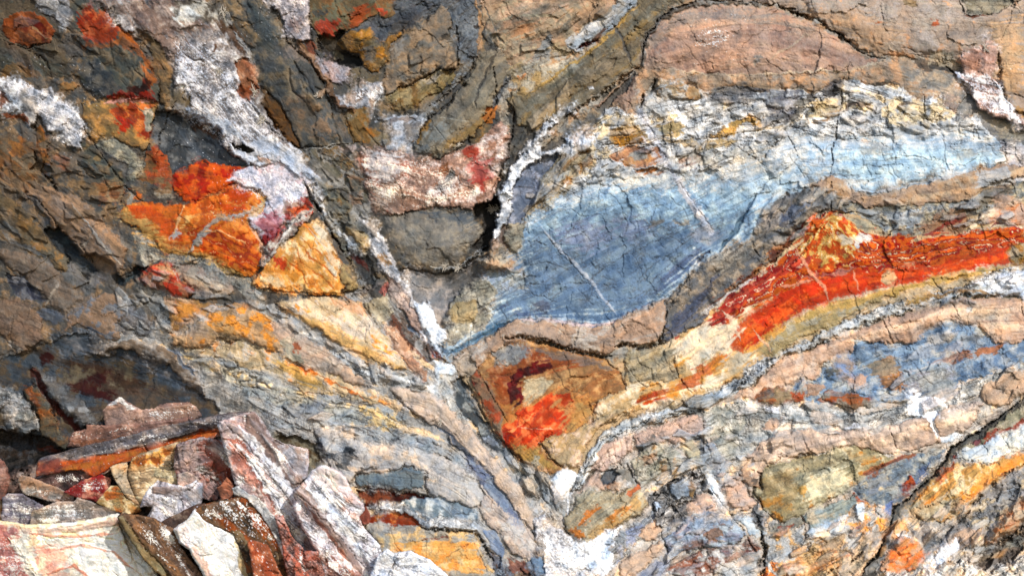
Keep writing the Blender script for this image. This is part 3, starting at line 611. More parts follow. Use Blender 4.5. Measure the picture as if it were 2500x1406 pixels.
P(TC, 'dark_slate', '1091,11 1134,0 1155,-60 1165,0 1173,64 1172,135 1155,142 1130,157 1116,117 1098,53', '#7c7e80 #8c8c88 #606870', z=2, rg=1.0, f=.9); S('1095,15 1112,30 1110,60 1100,60', '#4a545c', 6); S('1155,55 1172,60 1170,72 1158,75', '#38302c', 4); L('1158,0 1172,40 1175,90 1166,138', 5, '#a8845c #b08c68', 3)
P(TC, 'pale_slate', '1155,142 1134,185 1098,228 1060,270 1038,295 1020,313 1002,285 1020,270 1062,245 1090,215 1112,189 1130,165', '#969ca0 #a8acb0 #74746e', z=-4, rg=.8, f=.9); S('1062,240 1095,205 1112,200 1085,240 1065,262', '#4e4c44 #6c6248', 7)
P(TC, 'salt_crust', '927,292 956,281 1027,281 1041,295 1013,342 1006,375 1012,388 974,372 913,366 952,338 942,313', '#bab8ba #c8c8cc #a49c98', z=4, b=5, bw=12, rg=1); S('945,292 980,284 1020,290 1010,300 970,296 950,305', '#8c7c74 #9c8c84', 5); S('988,305 1020,302 1018,340 998,345', '#6c6460 #807c78', 7)
P(TC, 'brown_stone', '842,277 902,260 906,285 899,313 942,324 956,345 931,359 895,352 863,349 849,306', '#8e7044 #98642e #7a7054', z=4, b=8, bw=14, rg=.6); S('920,340 945,338 950,350 930,354', '#7c7e7e', 4); K('845,285 858,325 866,352', 5, 2)
P(TC, 'grey_stone', '856,171 877,170 920,185 935,198 890,203 849,228 845,199', '#64604c #74664a #565448', rg=.7)
P(TC, 'salt_crust', '771,142 799,149 856,171 845,199 813,206 789,178', '#b0a0a2 #bcaca8 #9c8480', z=6, b=4, bw=10, rg=1.1)
P(TC, 'salt_crust', '810,240 849,228 885,203 934,199 931,235 909,263 905,285 895,262 874,270 840,272 820,263', '#bcb4b2 #c4bcb8 #a08c80', z=6, b=4, bw=10, rg=1.2); S('870,225 895,220 892,238 872,245', '#7c6450', 5); D('850,215 930,205 920,245 860,250', .55, '#d8d8dc'); L('931,205 928,238 912,262', 2.5, '#dcdcdc', 2); S('800,222 808,225 812,236 803,236', '#e0e4ec', 4)
L('733,103 752,135 775,170 799,203 812,235 830,258 858,270', 9, '#84603f #70503a #a07c60', 16, e=4, tp=0); L('775,235 795,222 810,225', 6, '#8c7056 #a48c74', 8)
K('752,-20 757,60 762,110 800,175 815,240', 8, 2.4)
P(TC, 'tan_oval', '1219,121 1255,171 1240,205 1212,249 1180,306 1141,342 1094,377 1041,391 1009,384 1009,349 1048,288 1098,256 1144,192 1169,142 1198,125', '#8c806a #9c8c6e #7a7460', z=14, b=22, bw=44, rg=.4, f=.4, lab='long smooth oval tongue of tan stone pointing down left')
S('1010,352 1040,350 1055,388 1012,386', '#5e666e #747668', 12); S('1045,300 1095,310 1090,350 1050,340', '#98988a #84847c', 18); S('1085,365 1140,340 1180,305 1200,260 1170,290 1130,325 1080,350', '#a08450 #94784c', 9); S('1009,349 1045,292 1050,300 1018,350', '#a0783e', 5)
L('1213,130 1190,170 1170,220 1158,250 1162,268', 4, '#5c564c', -4); K('1045,285 1062,310 1085,345 1100,355', 3, 1.6); L('1065,285 1110,292 1160,298', 1.5, '#b0a890')
P(TC, 'ochre_stone', '1190,263 1212,262 1205,300 1188,300 1180,290', '#b8743a #b87c48', z=4, b=3); P(TC, 'brown_stone', '1144,345 1165,310 1188,300 1203,306 1200,325 1178,348 1152,360', '#74644a #5c5444 #94703f', z=4, b=8, bw=8)
P(TC, 'pink_crust', '906,370 977,372 1009,386 1041,396 1112,370 1169,346 1205,310 1225,296 1240,309 1244,377 1225,405 1212,427 1215,470 1200,495 1155,510 1110,508 1060,505 1027,510 991,532 956,525 910,500 895,460 885,430 874,380 890,362', '#bc947e #b48468 #ccb4a8 #a87464', z=8, b=10, bw=24, e=5, rg=1.2, q=.12, lab='rough pink and cream crust filling the centre below the oval tongue')
S('885,375 960,378 985,410 960,440 910,440', '#d4c6bc #c8b8b0', 16); S('900,460 960,440 1000,470 980,520 920,500', '#ccb8a4 #b89478', 16); S('1150,372 1195,390 1200,440 1180,465 1155,455 1140,410', '#b45c54 #a83c34 #c08478', 14); S('1130,365 1160,360 1170,378 1140,385', '#b04834', 8)
S('940,490 1000,480 1080,500 1000,525 960,530', '#a88068 #8c6c58 #b89c88', 10); S('1070,405 1098,398 1098,415 1080,425', '#8c5a34 #6c4428', 5); P(TC, 'grey_stone', '1068,462 1080,435 1105,412 1112,420 1100,450 1082,470', '#7c746c #8c857c', z=8, b=5, bw=6, rg=1)
D('880,380 1010,390 1120,420 1200,480 980,520 900,480', .38, '#dcd2c8')
P(TC, 'layered_stone', '735,372 806,357 863,372 868,400 892,434 895,480 910,510 880,545 850,530 830,510 800,470 770,420', '#807658 #72706a #8c6c40 #8c8a84', rg=1, q=.2); S('845,430 885,432 885,470 860,480', '#545650 #a06834', 8, f=.1); S('850,475 880,480 880,500 860,508', '#a88468', 6); L('735,370 775,362 810,355 840,352 868,352', 4, '#b0a898', 3); S('820,355 865,358 862,372 830,368', '#b8a49c', 5)
P(TC, 'dark_slate', '1240,240 1262,290 1300,290 1340,300 1310,330 1290,370 1270,400 1230,450 1215,480 1215,430 1245,380 1245,320', '#605c52 #4e4c48 #6c6454', z=-8, b=10, bw=24, rg=.6, f=.8); K('1300,262 1275,330 1250,370', 5, 2)
P(TC, 'oval_slate', '934,535 960,524 1027,512 1098,518 1155,528 1183,557 1155,592 1134,621 1098,656 1045,663 1013,649 970,614 949,571', '#8c806e #847c70 #948a76', z=0, b=18, bw=60, rg=.4, f=.6, lab='smooth brown oval slab under the pink crust'); S('1020,512 1155,528 1180,555 1120,545 1040,530', '#565e64 #6c6c68', 12); S('985,530 1015,518 1030,512 1020,510 990,515', '#3c3a38', 5)
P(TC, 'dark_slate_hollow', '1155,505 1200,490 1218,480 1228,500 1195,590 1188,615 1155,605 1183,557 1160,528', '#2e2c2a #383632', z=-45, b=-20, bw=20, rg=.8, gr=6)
P(TC, 'grey_bowl', '975,655 1010,652 1045,668 1100,665 1160,640 1190,618 1200,650 1160,700 1100,740 1080,790 1060,790 1050,750 1016,735 984,681', '#98908a #84807c #a49a94', z=-16, b=-16, bw=50, rg=.45, f=.5, lab='smooth grey scooped hollow above the white patch'); S('1090,680 1150,660 1195,625 1200,650 1150,710 1110,730', '#5c5a58 #6c6864', 16)  # bowl's right side painted darker for the diagonal shadow
K('985,655 1040,665 1085,668 1130,655 1170,620 1195,600', 22, 4, groove_shade=.55); L('1050,655 1085,655 1130,650 1170,615 1190,600', 4, '#a4a4a2 #8c8c88', 6, e=5)
# fault strip left of the bowl
P(TC, 'olive_stone', '790,450 830,500 850,530 885,540 880,560 850,545 906,640 925,680 900,708 885,706 850,630 815,570 790,525', '#84826c #74705c #94845c', rg=1, q=.1)
P(TC, 'dark_slate_hollow', '845,603 865,600 895,625 925,680 900,706 885,706 860,650', '#4c4a46 #747470 #3a3834', z=-16, rg=.8, f=.9, gr=5); S('855,615 895,640 900,655 870,645', '#4c1812 #5c2418', 5); S('868,665 895,690 890,700 872,690', '#9c9c98', 5)
P(TC, 'ochre_stone', '842,555 865,555 877,562 906,585 904,606 888,618 877,590 855,575', '#c8ae78 #c0a068', z=8, b=8, bw=9, rg=.7)
P(TC, 'salt_crust', '760,471 775,475 800,520 830,560 870,590 880,620 850,606 826,568 795,525', '#c8ccd0 #b4b4b4', z=3, rg=1)
P(TC, 'salt_crust', '863,538 885,532 920,553 942,592 970,653 984,681 1016,735 1020,756 1000,745 977,705 949,675 927,652 908,612 905,578', '#cac2be #beb2ac #d4d0ce', z=8, b=6, bw=10, rg=1.3, lab='narrow white salt crust leading down to the white patch')
S('925,610 950,645 940,655 918,630', '#b08858', 5); S('900,535 925,560 915,570 890,550', '#a89888', 6)
P(LL, 'dark_slate', '931,720 940,700 975,735 991,770 1013,806 1041,852 1056,880 1016,872 974,816 942,768', '#84786c #74503a #8c8c8c', z=-6, rg=1, f=.9); S('945,760 975,790 1005,850 1030,870 990,850 955,800', '#743c20 #5c3c2c', 7); S('985,760 1010,785 1025,830 1000,800', '#74889c', 6)
P(LL, 'pink_stone', '948,670 975,690 1005,735 1025,775 1040,815 1075,868 1075,880 1055,872 1030,825 1005,795 985,755 950,715', '#c4a08c #b8a090 #ccb0a0', z=4, b=5, bw=8, rg=1)
P(LL, 'salt_crust', '1014,731 1052,745 1066,781 1091,824 1073,848 1080,872 1062,858 1041,822 1020,775', '#e4e6ea #ecedf0 #ccd0d4', z=12, b=8, bw=10, e=4, rg=.7, f=.2, lab='bright white salt patch in the point of the V-shaped joint'); S('1055,855 1075,868 1076,880 1066,872', '#c0644c', 3)
P(LL, 'olive_stone', '888,735 900,740 935,712 952,730 955,765 930,795 905,778 895,755', '#a89a76 #a09070 #b0a888', z=6, b=5, bw=8, rg=.6); S('925,705 945,690 950,710 935,722', '#b0685c #8c4c40', 4); L('860,722 900,705 940,690', 6, '#7c7068 #8c847c', 5); 
# ---------------------------------------------------------- upper right
P(SR, 'tan_sandstone', '1173,-60 1510,-60 1510,0 1480,30 1400,80 1385,115 1345,122 1310,150 1290,165 1255,182 1222,121 1177,64', '#ac8c6c #a08e70 #b09074 #a09478', z=4, b=5, bw=20, rg=.5, f=.3)
L('1205,58 1240,45 1290,38 1370,42', 3, '#b8a882', 1.2); L('1180,10 1215,80 1232,112', 2.5, '#7c7464', -2); L('1365,10 1395,50 1370,70', 3, '#8c8674'); S('1230,50 1300,55 1310,90 1250,90 1225,75', '#ac7c58 #a8805c', 18)
P(SR, 'pale_slate', '1510,-60 1580,-60 1560,0 1520,45 1490,70 1425,122 1400,126 1383,108 1392,92 1440,62 1490,30 1510,0', '#b2b6b6 #c0bebc #98948c', z=5, b=3, rg=.9, f=1, lab='narrow white-grey slate strip at the top edge')
K('1405,121 1440,106 1465,84 1489,64', 24, 6, e=2, groove_shade=.2); L('1405,121 1440,106 1465,84 1489,64', 5, '#5a1a12 #3c120c', 0, e=2, a=1)
P(SR, 'craggy_stone', '1340,75 1352,108 1330,140 1275,175 1235,230 1210,262 1195,262 1212,235 1255,180 1290,160 1315,118', '#94928c #a49e92 #6c7074', z=-2, rg=1.1, f=1, q=.1); L('1250,182 1225,225 1200,265', 7, '#6a7078', -6)
P(SR, 'olive_strata', '1560,-60 1690,-60 1680,0 1640,15 1600,60 1565,120 1560,160 1500,195 1440,245 1400,272 1340,298 1300,318 1262,300 1240,240 1290,185 1400,150 1440,120 1500,65 1555,10', '#86765a #90784e #74705c', z=2, b=6, bw=26, rg=.7, f=.9, lab='olive-brown folded slope leading up to the sandstone dome')
S('1245,170 1290,150 1400,150 1440,165 1330,215 1280,235 1250,210', '#a49470 #b0905c #a8a088', 14); S('1265,190 1285,180 1280,195 1262,195', '#c08048', 5); L('1560,10 1510,60 1440,125 1380,170 1310,215 1290,240', 4, '#a88848 #b49454', 2, e=4); S('1420,180 1500,130 1540,100 1550,150 1490,200 1420,230', '#746c5a #847458', 20)
L('1495,60 1520,100 1545,160', 3.5, '#5e5c58', -3); S('1330,120 1380,140 1400,130 1360,100', '#b0a07c #a8946c', 8); K('1325,130 1345,142 1385,136 1395,125', 5, 2); S('1340,215 1440,150 1440,170 1350,240', '#6c6450', 12, a=.6); S('1434,212 1447,210 1449,217 1438,219', '#d8d8dc', 2, e=1)
P(SR, 'sandstone_dome', '1600,60 1640,28 1720,12 1810,14 1900,22 1960,50 2030,80 2080,112 2120,140 2160,145 2060,178 1960,182 1850,187 1700,182 1570,168 1562,150 1570,110', '#b8907a #c09c80 #a88c7c', z=3, b=6, bw=95, rg=.45, f=.3, gr=0, s_=12, lab='big smooth pinkish-tan sandstone dome under the dark curved seam')
S('1570,100 1640,40 1760,20 1900,35 1980,70 1900,60 1780,45 1660,70 1600,130', '#807a74 #8c8278', 22, a=.7); S('1640,80 1760,60 1840,90 1820,150 1660,150', '#c8a084 #c09074', 40, a=.6); D('1705,70 1770,70 1790,110 1700,115', .42, '#ece8e4', 18); S('1835,140 1855,130 1862,145 1845,165 1835,160', '#74706c #8c847c', 4)
L('1600,165 1700,180 1800,186 1900,182 1990,172 2060,175 2140,152 2210,130', 3.5, '#d0b898 #c8b498', 1.5, e=4); L('1870,150 1920,120 1985,75', 2.5, '#c8ac90', .6)
S('1570,170 1750,190 1870,192 2050,182 2040,200 1900,212 1780,205 1720,215 1650,198', '#c0a07c #b8966c #b08450', 12)
L('1568,158 1572,120 1590,80 1615,45 1655,22 1720,8 1800,6 1860,6', 7, '#7c766e #908a80 #545048', 8, e=4, tp=0); K('1565,160 1568,125 1590,75 1620,38 1660,17 1720,3 1800,4 1870,8', 18, 3.5, e=3.5, groove_shade=.6); K('1868,8 1910,16 1950,33 2000,52 2030,70 2055,92 2075,108', 26, 5.5, e=5, groove_shade=.75)
L('2030,70 2060,90 2090,118 2120,138 2180,150', 7, '#706c68 #8c8880', 2, e=6); K('2060,92 2090,122 2125,140 2160,146', 8, 2.5); K('2075,100 2098,128 2150,146', 4, 1.5)
P(SR, 'tan_sandstone', '1700,-60 2700,-60 2700,340 2480,330 2400,200 2330,150 2200,140 2140,140 2090,112 2050,80 1990,45 1900,14 1800,4 1690,0', '#ba9e86 #b4a08a #a8988c #be9472', z=6, b=14, bw=60, rg=.45, f=.5, lab='wide tan sandstone surface across the top right')
S('1950,20 2100,30 2200,80 2150,130 2080,90', '#b8946c #b88c64', 30, a=.6); S('2270,45 2295,50 2290,62 2275,60', '#b05c30', 6); S('2137,57 2148,58 2145,68 2138,66', '#b06434', 5); S('2420,60 2500,40 2500,220 2440,240 2420,150', '#c09464 #c8a070', 30, a=.7); S('2310,60 2400,60 2400,110 2330,110', '#988474 #a08c78', 20, a=.6)
K('2152,0 2152,40 2158,70 2172,92', 4, 2.6, groove_shade=.25); K('2474,10 2466,50 2447,98', 5, 2); K('2030,30 2025,50', 3, 2); L('2200,-10 2215,5 2240,15', 8, '#8c7858 #a0845c', -3)
P(SR, 'grey_stone', '2338,-60 2480,-60 2475,8 2440,28 2382,40 2362,32 2345,5', '#90886e #a09478 #7c7860', z=8, b=4, bw=8, rg=1.1, f=.9); K('2335,-5 2355,30 2375,42 2440,30 2500,-2', 10, 3, e=3); L('2355,35 2375,42 2410,38', 3, '#74442c')
P(SR, 'tan_sandstone', '1450,265 1500,215 1562,165 1700,182 1880,187 2060,180 2150,150 2240,145 2330,180 2380,240 2390,280 2340,290 2300,250 2240,245 2200,212 2120,207 2058,195 1990,222 1930,215 1860,225 1780,207 1740,232 1720,227 1660,197 1600,190 1580,225 1560,278 1530,275 1500,258', '#ac9072 #a08a76 #b08c6c', z=4, b=8, bw=22, rg=.6, f=.5)
S('1450,262 1500,215 1545,180 1560,230 1530,270 1500,258', '#ac8a74 #a88068 #a49484', 12); S('2200,165 2300,165 2360,230 2380,275 2330,280 2290,230 2220,205', '#9c9484 #8c8478 #a49480', 18); S('2290,235 2340,285 2370,280 2365,250', '#b09480', 10); S('2230,140 2320,160 2330,178 2240,165', '#3e3c3a #685a4c', 5); S('2265,130 2330,130 2330,158 2270,155', '#a89c84 #b0a080', 6)
K('2310,162 2345,190 2370,235 2385,280', 14, 4, groove_shade=.4)
# white crags and the blue slab
P(SR, 'pale_crag', '1450,300 1462,268 1500,258 1530,272 1560,278 1575,235 1600,240 1640,242 1700,244 1745,232 1860,227 1930,217 1990,232 2058,197 2120,207 2200,212 2240,247 2290,238 2340,285 2400,290 2450,330 2462,400 2380,400 2100,400 1850,400 1700,440 1500,430 1400,470 1345,520 1290,545 1275,500 1320,440 1340,400 1400,385 1440,350', '#c8c2ba #bab4ac #d8d4ce #c4b48c', z=8, b=8, bw=26, rg=1.2, q=.35, f=.7, lab='jagged pale grey and cream crag below the sandstone dome')
P(SR, 'orange_knob', '1597,225 1598,200 1610,190 1650,195 1690,212 1722,228 1700,244 1640,242 1605,236', '#bc9060 #b8a07c #b4b0a8', z=16, b=8, bw=12, rg=.7); P(SR, 'pale_knob', '1565,262 1572,235 1600,226 1625,250 1640,285 1600,290 1568,275', '#b8b0a4 #c0bab0', z=14, b=8, bw=12, rg=.8)
K('1598,192 1594,222', 30, 4, e=1); K('1572,228 1562,268', 30, 4, e=1); K('1475,262 1465,268 1480,258', 12, 3)  # the knobs' left-hand shadows drawn as dark grooves
S('1735,232 1770,210 1810,206 1852,218 1848,248 1790,262 1722,252', '#7c7674 #8c8880', 12); S('1860,228 1950,220 1958,240 1938,285 1895,300 1868,262', '#6e6a72 #5c5a62 #86848a', 14); S('2003,228 2030,198 2058,196 2056,222 2025,238', '#504e50 #646066', 6); K('2005,232 2025,240 2057,222', 8, 2); S('1970,235 1985,220 1992,240 1982,260', '#40403e', 4)
S('2120,205 2160,195 2180,200 2200,212 2170,208', '#48463f #5c584c', 4); S('1940,250 1980,235 1975,255 1930,310 1920,312 1935,280', '#5c5a50 #7c786c', 6); S('1975,260 1995,250 1970,310 1955,320', '#7c7460', 6)
S('1985,250 2040,245 2045,265 2000,290 1980,290', '#cdb88c #c4a86c', 9); S('1975,300 2030,280 2045,268 2045,278 2010,305 1985,308', '#a87830 #8c6430', 6); S('2060,255 2100,245 2125,255 2120,265 2080,260 2055,270', '#84746c #5c4c44', 5); S('2190,255 2215,245 2240,255 2210,265', '#84705c', 5)
S('1490,325 1530,300 1575,320 1590,345 1490,355', '#b88a3c #a88040 #907848', 8); S('1500,335 1560,330 1580,350 1500,352', '#c08428', 8); S('1600,310 1640,295 1670,310 1660,335 1620,330', '#bca060 #b08c40', 8); S('1780,305 1830,282 1862,295 1862,310 1820,300 1790,325 1750,342 1730,335', '#c49c4c #bc8c34', 6); S('1720,350 1760,335 1800,340 1780,360 1730,362', '#b89c60', 8); S('1620,338 1700,345 1720,365 1650,355', '#c4a878', 8)
P(SR, 'rusty_stone', '1488,378 1525,360 1600,357 1628,382 1605,402 1560,412 1515,402 1500,395', '#b88462 #bc9070 #b4885c', z=6, b=4, bw=12, rg=.8); S('1540,375 1575,375 1580,388 1550,388', '#a09c8c', 5); P(SR, 'rusty_stone', '1550,418 1600,408 1622,420 1628,438 1600,430 1568,432', '#b48454 #a86c3c', z=2); P(SR, 'rusty_stone', '1655,388 1700,372 1715,385 1722,408 1690,412 1655,420', '#ac9080 #b49888', z=6, b=3)
P(SR, 'rusty_stone', '1738,418 1770,402 1800,405 1808,418 1785,435 1750,425', '#bc884c #b07840', z=4, b=3); P(SR, 'rusty_stone', '1506,440 1530,432 1545,440 1540,455 1520,462', '#bc8c50 #b48048', z=4, b=3)
S('1640,372 1700,360 1720,372 1690,385 1650,382', '#4c443e #8c8478', 5, f=.1)
P(SR, 'ochre_fringe', '1290,545 1275,500 1320,440 1345,400 1390,362 1430,362 1450,380 1440,410 1400,440 1380,480 1340,505', '#b8a680 #b09c78 #a8a694 #98703c', z=2, rg=1.2, q=.2)
P(SR, 'blue_slab', '1275,560 1300,538 1340,500 1400,470 1440,440 1520,432 1600,430 1700,420 1780,398 1850,365 1950,325 2050,332 2200,322 2350,318 2440,330 2458,395 2420,402 2350,420 2300,432 2200,445 2120,470 2085,466 2060,442 2030,430 1985,442 1940,470 1860,520 1850,560 1790,602 1710,640 1680,680 1620,735 1520,780 1470,792 1420,792 1340,780 1290,775 1230,790 1150,832 1092,872 1076,860 1100,832 1190,790 1205,740 1220,690 1280,690 1270,640', '#b4c4ce #a0b8c8 #c4c8c8', z=6, b=0, bw=30, rg=.6, f=.9, gr=0, e2=6, s_=18, lab='long pale-to-deep blue slab, the widest smooth face on the right')
S('1270,560 1340,510 1430,480 1560,440 1700,450 1850,480 1850,540 1790,600 1710,640 1620,735 1470,795 1300,775 1150,835 1092,872 1076,858 1190,790 1220,690 1275,680', '#7c98ac #6c869e #90acbc', 50, a=.95, f=1); S('1290,600 1400,560 1560,540 1740,560 1790,590 1700,640 1600,735 1480,785 1330,775 1240,770 1230,700', '#5a7088 #6c8298 #4e6680', 50, a=.8, f=1)
S('1450,450 1560,440 1660,450 1720,500 1600,520 1470,500', '#9cbcd0 #90b0cc', 26, a=.6); S('1500,540 1560,530 1600,560 1540,590', '#7c7c94 #74809c', 18, a=.5); S('1580,540 1620,535 1620,545 1590,552', '#7c766c', 6); S('1650,545 1685,532 1692,545 1660,555', '#9c9484', 5); S('1300,740 1340,735 1350,755 1310,760', '#5c6478', 10); S('1310,755 1335,755 1330,770', '#3c4454', 5)
S('2040,360 2200,350 2380,370 2420,390 2250,420 2120,450 2060,430', '#a8c8d8 #b0ccd8', 26, a=.7); S('2080,360 2160,345 2180,365 2110,380', '#a89c84 #a0a090', 12, a=.7); S('2095,342 2125,345 2110,352', '#b07c44', 5); S('2330,380 2370,365 2385,375 2340,395', '#a49c84', 10, a=.6)
S('1780,410 1880,380 1960,370 1940,420 1850,440 1790,450', '#b8bcb4 #b4b0a8', 20, a=.7); S('1690,480 1860,430 1960,420 1930,460 1850,510 1760,520', '#98b8c8 #a4bccc', 20, a=.6); S('1560,330 1640,410 1720,520 1738,575 1722,565 1690,510 1630,425 1575,360', '#b8b4b4 #c0bcbc', 7, a=.8)
K('1325,565 1375,625 1430,682 1470,740', 4, 1.8, groove_shade=.3); K('1655,440 1700,505 1740,560', 5, 1.8); K('1445,490 1410,545 1370,590 1368,612', 4, 2, groove_shade=.3); K('1350,625 1325,670', 5, 2); K('1200,665 1260,672 1322,676', 5, 2); K('1260,692 1330,697 1400,690 1450,695 1520,694', 4, 1.8)
L('1845,480 1800,555 1755,615', 5, '#34546c #4c6880', -8, e=2); L('1735,610 1715,630 1700,640', 5, '#3c4860', -5); K('1665,620 1620,660 1580,700', 3, 1.8); S('1680,560 1730,545 1760,570 1730,600 1690,590', '#94949c #a0a0a4', 9, a=.6)
S('1395,475 1450,425 1600,425 1700,405 1850,350 1950,315 2100,325 2260,312 2420,325 2450,350 2300,345 2100,350 1980,345 1880,390 1780,430 1650,450 1540,440 1440,465', '#ccc8c2 #c4c8c8 #d4d0c8', 34, 8, 8, .85)
S('1480,430 1560,425 1640,435 1600,450 1520,455', '#b8c0c0 #c4bca8', 20, a=.7); S('1640,395 1720,375 1840,360 1900,345 1850,395 1760,415', '#c8b894 #ccc4b8', 26, a=.7)
L('1562,272 1600,340 1640,420 1690,500 1738,572', 9, '#c8c4c8 #bcbcc4', 1.5, e=2, a=.85, tp=0); L('1318,552 1370,612 1430,672 1508,772', 4, '#a4acb8 #b0b4bc', 1, e=2, a=.8); S('1230,745 1300,770 1420,790 1500,785 1600,740 1560,770 1450,800 1300,785', '#4c5c7c #586888', 16, a=.7); S('1360,560 1440,540 1500,570 1440,610 1380,600', '#7c8098 #84849c', 24, a=.5); S('1180,800 1260,775 1230,790 1110,855', '#38607c #4c7088', 10, a=.8)
S('1650,640 1720,600 1700,640 1640,690 1600,710', '#485478 #505c7c', 16, a=.6)
for q_ in ('1290,590 1340,600 1390,580 1440,560', '1420,700 1480,650 1560,610 1660,560', '1240,720 1300,715 1370,740', '1500,480 1530,540 1525,590', '1600,500 1580,560 1620,600', '1380,500 1420,530 1480,520', '1700,560 1650,610 1590,650 1540,700', '1880,420 1860,470 1800,500', '2150,350 2200,380 2280,390', '2250,430 2200,400 2120,410', '1960,380 1900,430 1840,450', '1440,720 1500,740 1560,720', '1290,650 1330,640 1400,660', '2300,340 2340,370 2400,365'): K(q_, 3.5, 1.9, e=3, groove_shade=.5)
# cracks in the pale crag and slab
K('2058,200 2056,240 2046,275 2042,320 2032,365 2032,400 2028,428', 12, 2.6, groove_shade=.6); K('1855,230 1875,270 1920,320 1935,350 1950,382', 7, 2); K('1920,315 1895,350 1860,395', 8, 2.4); K('1980,315 2030,335 2060,340 2140,333 2200,322 2255,305', 6, 1.9); K('1445,355 1530,352 1600,355 1640,350 1700,340 1760,338 1790,325 1840,322 1900,310', 8, 2.2); K('1638,290 1640,340 1637,370', 6, 2); K('2255,230 2258,270 2265,310', 9, 2.6); K('2330,350 2345,340 2345,352 2322,353', 4, 1.6); K('1780,345 1815,370 1870,405', 6, 1.8); K('2425,320 2450,360 2455,390', 12, 3); K('1560,275 1600,330 1620,350', 4, 1.8); K('2375,310 2378,340', 5, 2); K('1925,310 1985,325', 7, 2.5)
K('1285,560 1300,575', 4, 2); K('1180,690 1225,700 1235,715', 4, 2); K('2112,452 2118,440 2160,435', 5, 2)
L('1090,868 1160,832 1230,792 1290,776', 5, '#50748c #6488a0', -4)
# gully with the salt rope
P(SR, 'gully_side', '1310,385 1340,345 1400,300 1470,255 1520,205 1560,170 1540,215 1480,262 1455,290 1440,318 1410,322 1380,350 1340,368', '#746a5e #625c54 #80745e', z=-10, b=8, bw=20, rg=.8, f=1); K('1345,310 1400,270 1450,245 1500,205 1558,168', 20, 5, groove_shade=.55); S('1470,225 1520,195 1500,220 1470,245', '#4c4a40 #7c7650', 6)
P(SR, 'blue_gully_slab', '1310,385 1340,368 1362,374 1352,400 1327,430 1312,480 1292,520 1270,542 1245,565 1232,540 1240,480 1262,430', '#707a8c #606a7c #848ca0', z=-8, b=5, bw=12, rg=.6, f=.9, lab='slate-blue slab beside the white salt rope'); S('1225,545 1262,560 1240,600 1215,590', '#7c6458 #6c5c54', 8)
P(SR, 'salt_crust', '1400,258 1398,272 1362,292 1345,312 1318,352 1330,372 1378,356 1375,372 1335,385 1318,392 1298,400 1280,412 1262,440 1248,480 1250,520 1228,560 1218,590 1196,602 1206,560 1214,510 1216,478 1232,440 1246,412 1272,385 1290,352 1325,306 1350,285', '#cccaca #bcb4ae #dcdcde', z=12, b=12, bw=6, e=6, rg=1.3, lab='knobbly white salt rope running down the dark gully')
L('1215,585 1205,600 1192,605', 10, '#b09480 #c4ac98', 8); L('1300,500 1318,462 1330,445', 3, '#d8d8dc', 2)
P(SR, 'salt_crust', '1375,370 1385,342 1410,322 1440,318 1450,335 1442,360 1415,372 1395,386', '#d6d8de #e0e0e6 #c4b8b4', z=10, b=6, bw=10, e=4, rg=.9, lab='round white salt blob at the left end of the pale crag')
P(SR, 'tan_knob', '1173,642 1190,628 1201,621 1226,621 1240,642 1265,667 1219,665 1198,655', '#b8a480 #c0a888 #b49474', z=20, b=14, bw=14, rg=.8, lab='small tan knob jutting out over the grey hollow'); K('1172,648 1196,660 1218,668 1265,670', 14, 3.5)
P(SR, 'tan_knob', '1240,545 1262,542 1282,545 1280,580 1265,615 1245,612 1236,590', '#a49a7e #968e78', z=8, b=8, bw=10, rg=.9)
P(SR, 'craggy_stone', '1088,800 1100,745 1165,682 1215,668 1280,692 1215,700 1195,790 1120,832 1092,848', '#a89e80 #989080 #b0aa90 #a4aeb4', z=2, rg=1.2, q=.3); P(SR, 'ochre_stone', '1090,762 1115,740 1142,730 1165,735 1165,760 1150,792 1105,790', '#ac9868 #b8a070 #8c7c54', z=6, b=4, q=.3)
P(SR, 'blue_fringe', '1180,670 1235,660 1275,665 1285,700 1215,705 1200,690', '#9ca8a8 #a8a494 #8c9cb0', z=0, rg=1, q=.2)
# right-hand salt fault
P(SR, 'dark_slate', '2390,280 2330,290 2360,215 2400,235 2440,230 2470,270 2700,320 2700,400 2500,400 2440,345 2400,310', '#84807c #948c80 #6c6c6c', z=-6, rg=.6, f=.8); S('2405,290 2450,290 2500,330 2500,350 2440,330', '#a8987c #94886c', 10)
P(SR, 'salt_crust', '2355,125 2375,118 2395,120 2405,102 2420,100 2432,125 2432,160 2425,180 2440,205 2460,240 2480,280 2700,340 2700,370 2480,305 2430,285 2395,270 2375,235 2360,205 2330,195 2328,175 2350,185 2348,155 2345,135', '#c09a88 #b48c78 #d8c8c4', z=14, b=10, bw=10, e=5, rg=1.2, lab='heart-topped pink and white crust near the right edge'); D('2340,180 2430,180 2500,300 2420,280 2370,230', .8, '#ece6e8'); S('2350,125 2395,120 2390,180 2360,170', '#b08068 #bc9078', 9, a=.8); S('2395,110 2420,100 2432,130 2420,170 2400,150', '#b8846c #c49c88', 8, a=.8); S('2325,176 2345,178 2352,195 2340,200', '#dce0ec', 4); L('2425,195 2455,240 2478,275', 2.5, '#dcdcdc', 3)
K('2435,130 2442,170 2436,200 2460,245', 16, 5, groove_shade=.35); K('2460,230 2500,240', 5, 2); S('2475,260 2500,262 2500,290 2485,280', '#b88c54', 6)
P(SR, 'pale_crag', '2455,395 2440,345 2500,350 2700,360 2700,470 2500,470 2460,420', '#c4b4ac #c8bcb4 #b8a898', rg=1, q=.1)
